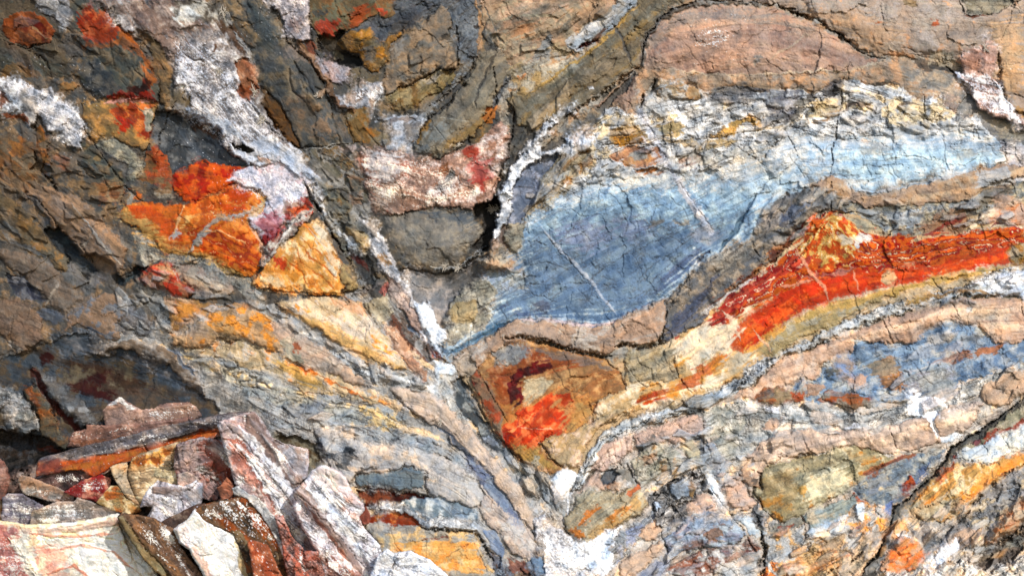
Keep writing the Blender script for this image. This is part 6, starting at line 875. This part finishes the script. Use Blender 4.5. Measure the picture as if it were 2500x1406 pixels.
# ============================================================ fallen and leaning blocks in front of the wall
def rock(name, label, s, cols, z, g=(0, 0), b=16, bw=14, e=1.3, rg=.8, q=.1, f=.7, t=90, cat='rock', group='fallen blocks at the foot of the wall', mat='sandstone', facets=(), stains=(), dust=(), cracks=(), lines=()):
    global cur
    GN[0] = 1.12; b *= .5; bw *= .6
    p = pts(s); xs = [a for a, _ in p]; ys = [a for _, a in p]
    i0 = max(0, int((min(xs)-14-X0)//ST)); i1 = min(NX, int((max(xs)+14-X0)//ST)+1)
    j0 = max(0, int((min(ys)-14-Y0)//ST)); j1 = min(NY, int((max(ys)+14-Y0)//ST)+1)
    c = newcv(j0, j1, i0, i1); cur = c; gg = (slice(j0, j1), slice(i0, i1))
    x, y = warped(gg, e, 0); d = pdist(x, y, p); c.mask = d > -2.5
    c.C[:] = colmix(cols, gg, f); c.R[:] = rg; c.Q[:] = q
    k = np.clip((d+2.5)/bw, 0, 1); c.H += -b*(1-k)**2.2
    for a in facets: P(None, None, a[0], a[1], **dict(dict(gr=2, e=1.2, e2=0), **(a[2] if len(a) > 2 else {})))
    for a in stains: S(a[0], a[1], *(a[2:] if len(a) > 2 else ()))
    for a in lines: L(*a)
    for a in cracks: K(*a)
    for a in dust: D(*a)
    microcracks_local(c, len(name)+int(xs[0]))
    finish(c)
    cx, cy = sum(xs)/len(xs), sum(ys)/len(ys)
    plane = float(np.median(HM[gg]))+z+g[0]*(X[gg]-cx)+g[1]*(Y[gg]-cy)
    ROCKS.append(dict(cv=c, plane=plane, name=name, label=label, cat=cat, group=group, mat=mat, t=t))
    cur = W
def microcracks_local(c, seed):
    r = random.Random(seed); n = int(c.shape[0]*c.shape[1]/900)+2
    for _ in range(n):
        x = float(X[0, c.i0+r.randrange(c.shape[1])]); y = float(Y[c.j0+r.randrange(c.shape[0]), 0]); a = r.uniform(0, 3.14)
        i = int((x-X0)/ST); j = int((y-Y0)/ST); a = TH[j, i]+r.choice((0, 0, 1.4, .6)); pp = [(x, y)]
        for k in range(r.randrange(2, 6)):
            a += r.gauss(0, .3); x += math.cos(a)*12; y += math.sin(a)*12; pp.append((x, y))
        K(' '.join('%.0f,%.0f' % v for v in pp), r.uniform(2, 5), r.uniform(1.1, 1.8), 2, r.uniform(.15, .4))
R_ = rock
R_('stone_chunk', 'pinkish-brown chunk with a white cap, topmost of the fallen blocks', '253,1002 263,988 292,970 327,991 345,1002 377,998 391,988 462,982 480,991 491,1016 470,1030 356,1052 330,1042 260,1044', '#a07c6c #94705f #ac8c7c', 60, (.0, -.25), b=22, stains=[('262,988 292,968 329,992 315,997 290,984 270,994', '#d8d4ce #c8bcb0', 4)], facets=[('255,1005 300,996 330,1005 320,1040 262,1044', '#94786c #a48474', dict(z=4, g=(.25, 0))), ('375,1000 462,984 485,1000 480,1020 380,1030', '#a4806c #ac8c78', dict(z=6, g=(0, -.3)))], dust=[('350,1000 480,990 480,1020 360,1030', .42)])
R_('stone_ledge', 'long thin reddish-brown ledge directly under the topmost chunk', '167,1075 178,1055 210,1048 213,1038 263,1039 349,1034 470,1018 475,1032 400,1050 300,1070 205,1092 165,1092', '#987060 #8a6454 #a07c6c', 66, (.05, -.3), b=18, bw=10, dust=[('170,1060 350,1040 460,1025 350,1060 200,1080', .40)], stains=[('165,1078 260,1072 330,1060 210,1092', '#8c5c40 #704838', 6)])
R_('leaning_slab', 'long straight slab with grey dusted top and orange front edge', '88,1162 92,1130 100,1119 178,1098 249,1080 356,1052 462,1027 534,1013 600,1004 622,1006 632,1030 560,1062 534,1066 480,1080 420,1096 356,1110 320,1122 285,1138 228,1168 199,1145 150,1150', '#7c6a62 #6c605c #8c7468', 96, (.06, -.1), b=14, bw=8, f=1,
   facets=[('90,1128 178,1122 249,1110 352,1090 500,1048 534,1044 536,1062 462,1076 400,1096 330,1118 285,1134 228,1166 199,1148 90,1160', '#b06a30 #944420 #a45428', dict(z=-6, g=(0, .3), rg=.5, gr=4)), ('95,1120 178,1098 356,1052 534,1013 622,1006 625,1022 534,1045 352,1088 178,1120', '#84797a #746c6a #8c7c74', dict(z=3, g=(0, -.25), rg=1.1, f=1, gr=0))],
   dust=[('180,1105 356,1060 534,1018 610,1010 530,1040 350,1085 200,1115', .5)], cracks=[('352,1085 366,1108', 14, 3, 1)], stains=[('90,1130 140,1122 160,1150 92,1162', '#6c3c34 #5c3430', 9), ('480,1052 530,1046 536,1062 490,1070', '#743018 #b86c38', 5)])
R_('jumbled_block', 'mottled red-brown and pink block with broken facets in the middle of the pile', '430,1085 470,1072 500,1068 545,1078 600,1130 650,1200 668,1222 600,1240 560,1230 520,1222 470,1205 440,1192 425,1140', '#b48c80 #bca49c #9c5c48 #a8a4a4', 120, (.02, -.15), b=16, q=1.2, rg=1.1,
   facets=[('480,1085 520,1090 560,1130 590,1165 570,1190 530,1150 500,1130', '#8c5848 #9c6c5c #7c4034', dict(z=6, g=(.2, .1), q=.6)), ('430,1088 480,1080 485,1120 470,1150 440,1140', '#b4988c #a88c84', dict(z=8, g=(-.2, -.2), q=.6)), ('500,1090 545,1085 590,1120 620,1160 600,1165 550,1115', '#a0a4a4 #ac8878', dict(z=3, g=(.1, -.2)))],
   dust=[('520,1085 600,1120 650,1200 600,1180 540,1120', .5)])
R_('yellow_stained_block', 'yellowish block with a dark pitted top and orange rim', '312,1150 322,1118 345,1106 400,1090 440,1078 450,1100 452,1120 440,1150 448,1180 430,1205 400,1230 350,1236 330,1210 318,1180', '#c8a478 #b88c58 #d0bc90', 140, (-.1, -.2), b=24, bw=20, q=.35,
   stains=[('322,1118 360,1104 425,1088 415,1112 380,1138 340,1136', '#b86c24 #8c4414 #dca050', 6), ('375,1140 440,1130 448,1165 420,1180 380,1165', '#d4c490 #c4b078', 9), ('385,1132 430,1128 440,1142 400,1146', '#34302a #6c6450', 5)], dust=[('370,1150 440,1140 430,1175', .3)])
R_('cream_pebble_block', 'small cream rounded block left of the yellowish one', '270,1140 290,1132 308,1128 313,1160 318,1190 335,1215 345,1236 322,1222 300,1200 285,1175', '#ccb08c #c8ac84 #b8946c', 150, (-.2, 0), b=20, bw=12, q=.2)
R_('small_stone', 'small cream angular stone between the two jumbled blocks', '434,1158 459,1150 491,1176 487,1186 455,1196 436,1184', '#ccb09c #c0a088 #b49484', 160, (.1, -.3), b=12, bw=8, q=.2)
R_('small_stone', 'small red-brown stone below the mottled red-brown block', '530,1192 555,1166 570,1183 567,1214 544,1222', '#b07458 #a06850', 165, (.2, -.2), b=12, bw=8)
R_('dark_plate', 'dark dusted plate under the left end of the long straight slab', '89,1172 132,1151 160,1140 196,1141 221,1162 215,1172 153,1197 135,1194', '#5c443e #4a3632 #6c5450', 126, (0, -.4), b=10, bw=8, dust=[('110,1165 160,1145 210,1160 160,1185', .55)])
R_('red_stone', 'crimson stone speckled with salt dust', '157,1200 199,1174 249,1159 270,1169 268,1190 240,1225 181,1210', '#a8524a #902c2c #b87c68', 134, (.1, -.3), b=12, bw=9, dust=[('190,1180 255,1163 262,1185 230,1200 190,1200', .5)], stains=[('160,1198 200,1176 230,1170 200,1200 180,1208', '#8c2024 #a03c38', 7)])
R_('ochre_wedge', 'olive and rust wedge below the crimson stone', '236,1225 268,1188 287,1187 308,1217 340,1226 344,1246 315,1256 275,1244', '#c0a468 #a86434 #c4b484', 138, (0, -.2), b=12, bw=8, q=.2, cracks=[('298,1222 306,1240', 8, 2)], stains=[('255,1205 285,1190 292,1210 262,1222', '#a04c20 #b46c34', 7)])
R_('stone_plank', 'pale dusty plank-shaped stone slanting down at the left', '43,1172 50,1163 71,1164 181,1207 179,1236 142,1228 57,1203', '#b0a090 #a89684 #9c7c68', 140, (.05, -.4), b=12, bw=8, f=1, dust=[('50,1180 170,1215 175,1230 60,1200', .55)], facets=[('43,1172 71,1164 181,1207 178,1216 60,1184', '#a88468 #b08c70', dict(z=3, g=(0, -.3)))])
R_('purple_dusted_stone', 'purplish-grey dusted stone at the left edge of the pile', '6,1215 20,1206 53,1205 107,1237 95,1275 78,1282 5,1280', '#948488 #84747a #a89ca0', 142, (0, -.3), b=14, bw=10, dust=[('10,1215 60,1210 100,1240 80,1275 20,1270', .5)])
R_('dusted_plate', 'flat stone covered with white salt grains above the cream slab', '76,1262 80,1248 142,1225 183,1224 190,1215 288,1248 300,1256 280,1268 178,1284 72,1290', '#a89484 #9c8878 #b49c8c', 150, (0, -.45), b=10, bw=8, dust=[('85,1250 150,1230 230,1240 260,1255 180,1275 90,1280', .66)])
R_('rounded_stone', 'rounded brown stone cut off by the left edge of the picture', '-40,1112 0,1120 18,1140 24,1170 12,1218 -5,1226 -40,1228', '#946452 #84564a #a07868', 150, (.3, 0), b=24, bw=18)
R_('rounded_stone', 'lower tan-brown stone at the left edge under the rounded brown one', '-40,1226 5,1224 20,1245 28,1274 0,1282 -40,1280', '#90704c #845c3c #a08468', 150, (.3, 0), b=20, bw=14)
R_('salt_streaked_block', 'white and grey streaked angular block in the centre of the pile', '366,1187 384,1174 448,1189 480,1172 494,1180 496,1215 484,1240 440,1262 391,1280 360,1268 374,1233 345,1236 350,1215', '#c4b4b4 #ac9c9c #dcd4d4', 168, (-.05, -.1), b=18, bw=12, q=.9, rg=1.2, f=1,
   facets=[('372,1185 448,1192 440,1205 372,1205', '#a88c80 #9c8478', dict(z=4, g=(0, -.4))), ('365,1205 440,1208 450,1240 391,1276 365,1262', '#d4cccc #b8acac #7c7474', dict(z=0, g=(-.2, .1), q=.6)), ('450,1205 494,1185 494,1215 470,1240', '#a0a0a4 #b8a49c', dict(z=2, g=(.2, 0)))],
   dust=[('370,1205 440,1205 450,1240 390,1270', .6)])
R_('recess_fill', 'dark recess between the cream slabs, stood in for by an added dark filler block pointing down left', '388,1280 400,1270 482,1230 500,1228 486,1256 450,1285 430,1296 400,1288', '#6c5040 #4c3830 #84705f', 160, (0, .2), b=8, bw=6, f=1)  # added dark filler block, stands in for the dark recess here
R_('big_leaning_slab', 'large salt-dusted pinkish slab leaning against the wall, above the crack', '532,1040 536,1030 550,1026 600,1008 622,1006 642,1030 666,1070 692,1083 752,1097 752,1130 748,1168 726,1186 722,1212 735,1240 750,1290 790,1350 800,1420 780,1480 690,1480 672,1330 650,1270 610,1215 575,1180 560,1130 545,1080', '#d4b8b0 #c8a498 #e8dcd8 #b4aaa8', 150, (.02, -.12), b=22, bw=12, rg=1.2, f=1, t=150, q=.12,
   facets=[('536,1032 560,1030 620,1066 600,1090 545,1078', '#ccb4ac #b89890', dict(z=6, g=(-.1, -.35))), ('665,1070 690,1083 752,1097 748,1168 726,1186 690,1140', '#c8b8b4 #d4cac8 #a48c84', dict(z=-4, g=(.25, 0), rg=.8)), ('600,1010 622,1006 642,1030 740,1190 700,1190 640,1110 600,1050', '#94786c #a08478 #8c7068', dict(z=5, g=(.1, -.1), f=1))],
   dust=[('590,1090 650,1130 720,1220 790,1350 700,1300 640,1210', .58), ('640,1060 700,1100 740,1170 690,1150', .5), ('540,1040 620,1070 620,1100 560,1070', .45)], cracks=[('545,1030 600,1080 660,1160 720,1240', 8, 3), ('560,1075 620,1140 680,1230 720,1320', 10, 3), ('720,1186 735,1176 752,1168', 12, 3)],
   lines=[('606,1014 650,1075 700,1140 745,1200', 9, '#a48c84 #94807a', 3, 1.5), ('585,1040 640,1110 700,1190 760,1290', 13, '#f0eaea #e4d8d6', 2, 2), ('560,1085 610,1140 660,1220 720,1330 770,1420', 6, '#b07460 #a0685a', -2, 2), ('600,1110 650,1180 700,1260 750,1350', 11, '#f4f0f2', 3, 2), ('640,1060 690,1130 722,1185', 6, '#a89c98 #948c8a', 3, 2), ('545,1070 590,1080 640,1150', 5, '#b06c54', 0, 2)], stains=[('555,1080 600,1110 640,1180 620,1190 575,1150', '#b46c54 #b88470', 8), ('660,1220 700,1240 760,1330 790,1400 740,1400 690,1310', '#b08474 #b89488', 12), ('650,1140 720,1190 720,1212 690,1212 660,1170', '#8c8480 #98908c', 7)])
R_('white_edged_slab', 'thick pale slab with a ragged white edge, lower right part of the leaning slab', '752,1166 760,1150 790,1135 830,1150 842,1165 855,1195 885,1230 888,1245 875,1262 882,1280 925,1330 938,1362 925,1390 905,1400 900,1480 790,1480 790,1400 775,1345 735,1285 718,1240 716,1200 735,1182', '#ecdcd8 #dcc0b8 #f4eeee #b89488', 168, (.06, -.08), b=26, bw=14, rg=1.2, f=1, t=170,
   facets=[('716,1200 735,1184 790,1215 860,1300 905,1390 900,1420 850,1370 790,1290', '#ccb4aa #bca090 #dccac0', dict(z=4, g=(-.2, 0), f=1)), ('755,1150 790,1135 830,1150 842,1165 850,1190 800,1200', '#ecd8cc #e0c8bc', dict(z=-2, g=(.1, -.25)))],
   dust=[('740,1190 800,1180 860,1250 900,1330 860,1330 790,1250', .92), ('780,1330 830,1360 880,1420 800,1400', .5)], cracks=[('718,1200 760,1235 830,1310 900,1400', 8, 3), ('790,1150 820,1190 870,1240', 4, 2)], lines=[('722,1195 770,1245 830,1320 890,1410', 9, '#94786c #84685c', 4, 1.5), ('750,1190 800,1240 850,1300 900,1370', 16, '#f6f2f4 #ece4e6', 4, 2), ('730,1260 780,1330 830,1400', 8, '#f0eaec #dcd0d0', 3, 2), ('745,1230 800,1300 850,1370', 5, '#a87460', -2, 2)], stains=[('780,1330 830,1380 880,1400 880,1420 800,1420', '#a87868 #94604c', 10)])
R_('white_salt_block', 'bright white crusted block at the bottom, right end of the pile', '925,1352 945,1340 960,1350 1000,1345 1012,1352 1045,1362 1070,1385 1092,1404 1110,1480 900,1480 905,1400', '#f2eef0 #e8e2e4 #f6f4f6', 176, (.04, -.2), b=26, bw=16, rg=1, f=.3, cracks=[('960,1352 962,1375 950,1400', 16, 3)], facets=[('925,1352 945,1340 962,1352 960,1375 948,1402 920,1400', '#dcd8d8 #e8e4e4', dict(z=-6, g=(.2, 0)))])
R_('reddish_stone', 'reddish-brown stone wedged under the thick pale slab', '878,1240 892,1236 905,1262 900,1275 886,1278 876,1262', '#8c5444 #74443a', 120, (.1, 0), b=8, bw=6)
R_('reddish_stone', 'rough pinkish-red strip of broken stone at bottom centre of the pile', '672,1262 690,1258 712,1310 745,1345 775,1345 792,1405 790,1480 715,1480 700,1395 690,1330', '#b87c68 #c89c90 #a4604e', 200, (.1, -.1), b=16, bw=9, q=.9, rg=1.1, dust=[('690,1280 740,1350 780,1400 740,1400', .45)])
R_('cream_slab', 'largest sunlit cream slab at the bottom left corner', '-60,1262 10,1272 71,1281 178,1276 285,1254 300,1258 306,1280 322,1312 344,1342 376,1386 397,1420 420,1490 -60,1490', '#fce8c8 #fff0d4 #f8d4b4 #fac8a0', 190, (.02, -.12), b=24, bw=16, rg=.5, f=.6, t=180,
   facets=[('45,1290 180,1286 285,1262 298,1275 290,1280 180,1300 60,1302', '#eccaac #e0b49c', dict(z=3, g=(0, -.3))), ('290,1276 305,1276 345,1342 400,1425 420,1490 380,1490 340,1400', '#d8ccb0 #c8bca0', dict(z=-5, g=(.3, 0)))],
   stains=[('-40,1280 40,1286 55,1340 95,1420 100,1490 -60,1490', '#b86c64 #ac5c54 #c89088', 10), ('180,1330 260,1310 330,1350 360,1400 300,1440 200,1400', '#fff4dc #fff0d0', 20), ('80,1320 130,1340 150,1400 240,1420 260,1490 100,1490 90,1400', '#f4bca0 #e88c70 #f4d0ac', 12), ('25,1310 45,1312 100,1400 140,1480 110,1490 60,1390', '#f0e0c0 #f4e8c8', 6), ('90,1335 150,1340 170,1380 130,1380', '#f0a088 #f0c0a0', 12)],
   dust=[('-40,1300 40,1310 80,1400 70,1490 -40,1490', .5)], lines=[('60,1300 180,1310 290,1300', 3, '#e0a088', 1, 2), ('120,1345 200,1330 270,1345 340,1400', 3, '#e8a890', 1, 2), ('110,1400 180,1380 230,1420', 4, '#e09478', 1, 2), ('20,1312 60,1360 110,1440', 7, '#f8e8c8', 8, 2)], cracks=[('20,1310 90,1400 105,1430', 9, 2.6), ('55,1300 180,1320 300,1330', 3, 1.8, 3, .2), ('160,1340 210,1325 250,1310', 3, 1.8, 3, .2), ('90,1395 140,1400 200,1340', 3, 1.6, 3, .2)])
R_('brown_slab', 'brown salt-flecked slab between the two cream slabs', '287,1262 295,1254 340,1256 377,1265 400,1280 430,1292 440,1335 476,1381 512,1432 530,1490 420,1490 400,1410 354,1368 320,1318', '#846450 #946c4a #604836 #4c3c30', 196, (.02, -.1), b=16, bw=9, f=1, t=150,
   facets=[('287,1262 300,1258 330,1300 380,1360 420,1410 440,1490 410,1490 360,1390 322,1330', '#a09060 #6c4c34 #847048', dict(z=-4, g=(-.2, 0), f=1))], cracks=[('296,1258 340,1318 400,1390 430,1440', 12, 3)],
   dust=[('370,1270 425,1290 450,1350 500,1430 450,1400 400,1320', .68), ('320,1262 380,1300 440,1400 400,1380', .35)])
R_('cream_block', 'cream pointed block with white face, second largest sunlit one', '425,1292 448,1276 462,1262 477,1243 500,1270 569,1303 585,1333 600,1370 612,1420 620,1490 530,1490 500,1408 462,1342 440,1325', '#fff2e2 #fce2cc #fcecd4', 206, (.02, -.14), b=20, bw=12, rg=.45, f=.5, t=160,
   facets=[('427,1290 448,1277 462,1290 468,1325 458,1338 440,1325', '#f0e4dc #e8c8b8', dict(z=5, g=(-.15, -.1)))], cracks=[('466,1290 470,1325 490,1345', 6, 2, 3, .2), ('565,1390 580,1385 600,1400', 3, 2, 3, .2)], stains=[('458,1335 475,1338 520,1400 530,1460 500,1400', '#e0a890 #e8c0a8', 6), ('575,1310 590,1335 615,1420 600,1420 580,1360', '#c8a868 #d8c8a0', 5)])
R_('rusty_black_slab', 'rust and black slab dotted with white grains right of the pointed block', '477,1244 505,1229 587,1211 607,1212 635,1255 667,1285 690,1318 715,1370 740,1400 745,1490 618,1490 608,1406 585,1333 570,1304 500,1272', '#7c5a3c #94522a #403428 #746448', 200, (.03, -.05), b=14, bw=8, f=1, rg=.6, mat='iron_stained', t=150,
   facets=[('500,1232 587,1213 580,1235 510,1262', '#8c6c54 #745c48', dict(z=3, g=(0, -.2)))], dust=[('480,1245 590,1215 640,1270 690,1330 650,1320 580,1290 500,1260', .44, '#f4f0ec', 8, 1.5, 1)], stains=[('590,1225 620,1250 640,1290 610,1290 585,1250', '#2e2820 #4c3c2c', 8), ('600,1230 630,1270 660,1310 650,1320 615,1280', '#a4581c #8c4418', 6)])
R_('pale_edge_slab', 'thin pale grey slab edging the rust and black slab on its right', '567,1190 580,1186 605,1206 630,1215 665,1255 684,1290 722,1340 757,1385 752,1398 725,1400 700,1372 676,1318 640,1258 605,1216 572,1204', '#c4bcb2 #b8b0a6 #d4ccc4', 214, (.1, -.1), b=10, bw=6, rg=.9, f=1, dust=[('570,1190 605,1208 665,1258 750,1390 700,1360 640,1255', .62)])
R_('red_triangular_stone', 'smooth brick-red triangular stone on the bottom edge', '605,1325 612,1318 655,1330 662,1350 672,1375 690,1406 692,1490 630,1490 618,1400', '#a86040 #984c30 #b47454', 226, (.1, .05), b=14, bw=10, rg=.4, dust=[('615,1330 655,1340 660,1390', .25, '#f4f0ec', 8, 1.5, 1)])
microcracks(620, 8, W); finish(W)
build_wall()
for r in ROCKS: build_rock(r)
# ------------------------------------------------------------ dry twiggy lichen tufts and stray twigs on the rock
def relief(x, y):
    i = int((x-X0)/ST); j = int((y-Y0)/ST); return float(W.H[j, i]+HM[j, i])
MT = bpy.data.materials.new('dry_lichen'); MT.use_nodes = True
_b = MT.node_tree.nodes['Principled BSDF']; _n = MT.node_tree.nodes.new('ShaderNodeTexNoise'); _n.inputs['Scale'].default_value = 90
_r = MT.node_tree.nodes.new('ShaderNodeValToRGB'); _r.color_ramp.elements[0].color = (.25, .20, .15, 1); _r.color_ramp.elements[1].color = (.62, .58, .50, 1); _r.color_ramp.elements[0].position = .35; _r.color_ramp.elements[1].position = .65
MT.node_tree.links.new(_n.outputs['Fac'], _r.inputs[0]); MT.node_tree.links.new(_r.outputs[0], _b.inputs['Base Color']); _b.inputs['Roughness'].default_value = .9
def tuft(x, y, rad, n, label, seed, flat=.5):
    r = random.Random(seed); V = []; F = []
    k = PX; h0 = max(relief(x+dx, y+dy) for dx in (-4, 0, 4) for dy in (-4, 0, 4))
    org = Vector(wpos(np.float32(x), np.float32(y), np.float32(h0)))
    def tube(p, r0):
        b = len(V); m = len(p)
        for q, v in enumerate(p):
            rr = r0*(1-.75*q/(m-1))
            for s in range(4): a = s*math.pi/2; V.append((v[0]+rr*math.cos(a), v[1]+rr*math.cos(a+1)*.6, v[2]+rr*math.sin(a)))
        for q in range(m-1):
            for s in range(4): F.append((b+q*4+s, b+q*4+(s+1) % 4, b+q*4+4+(s+1) % 4, b+q*4+4+s))
    for _ in range(n):
        a = r.uniform(0, 6.283); L_ = rad*k*r.uniform(.45, 1.1); d = Vector((math.cos(a), -r.uniform(.2, .9), math.sin(a))); p = [Vector((r.gauss(0, 1.6)*k*rad/12, .002, r.gauss(0, 1.6)*k*rad/12))]
        for q in range(5):
            d = (d+Vector((r.gauss(0, .35), r.gauss(0, .2), r.gauss(0, .35)))).normalized(); p.append(p[-1]+d*L_/5)
        tube(p, k*r.uniform(.8, 1.3))
        for _q in range(2):
            s = p[r.randrange(2, 5)]; dd = (d+Vector((r.gauss(0, .9), r.gauss(0, .4), r.gauss(0, .9)))).normalized(); tube([s, s+dd*L_*.18, s+dd*L_*.3+Vector((0, 0, r.gauss(0, 1)*k*2))], k*.7)
    me = bpy.data.meshes.new('lichen_tuft'); me.from_pydata([tuple(v) for v in V], [], F); me.materials.append(MT)
    o = bpy.data.objects.new('lichen_tuft', me); C.objects.link(o); o.location = org; tag(o, label, 'lichen', 'dry lichen tufts on the rock')
for a in [(1205, 512, 22, 26, 'pale twiggy lichen tuft at the lower left side of the salt rope'), (1085, 650, 15, 16, 'twiggy lichen tuft on the lower rim of the brown oval slab, left one'), (1118, 654, 15, 16, 'twiggy lichen tuft on the lower rim of the brown oval slab, right one'),
          (622, 225, 17, 20, 'wiry lichen tuft under the brown lump in the broad salt crust'), (640, 295, 22, 26, 'largest wiry lichen tuft, lowest on the broad salt crust'), (535, 175, 20, 22, 'wiry lichen tuft in the middle of the broad salt crust'), (548, 32, 20, 22, 'wiry lichen tuft near the top edge on the broad salt crust'),
          (1337, 290, 14, 12, 'small lichen tuft at the upper end of the salt rope'), (1238, 325, 10, 8, 'tiny lichen tuft on the right rim of the pink crust'), (2405, 118, 16, 18, 'white lichen tuft on the heart-topped crust'), (1120, 352, 10, 8, 'tiny lichen tuft at the lower edge of the oval tongue'), (1075, 1030, 9, 9, 'small dark lichen tuft on the long pinkish band'), (775, 235, 12, 10, 'brown lichen tuft on the rope-like ridge')]:
    tuft(*a, seed=int(a[0]))
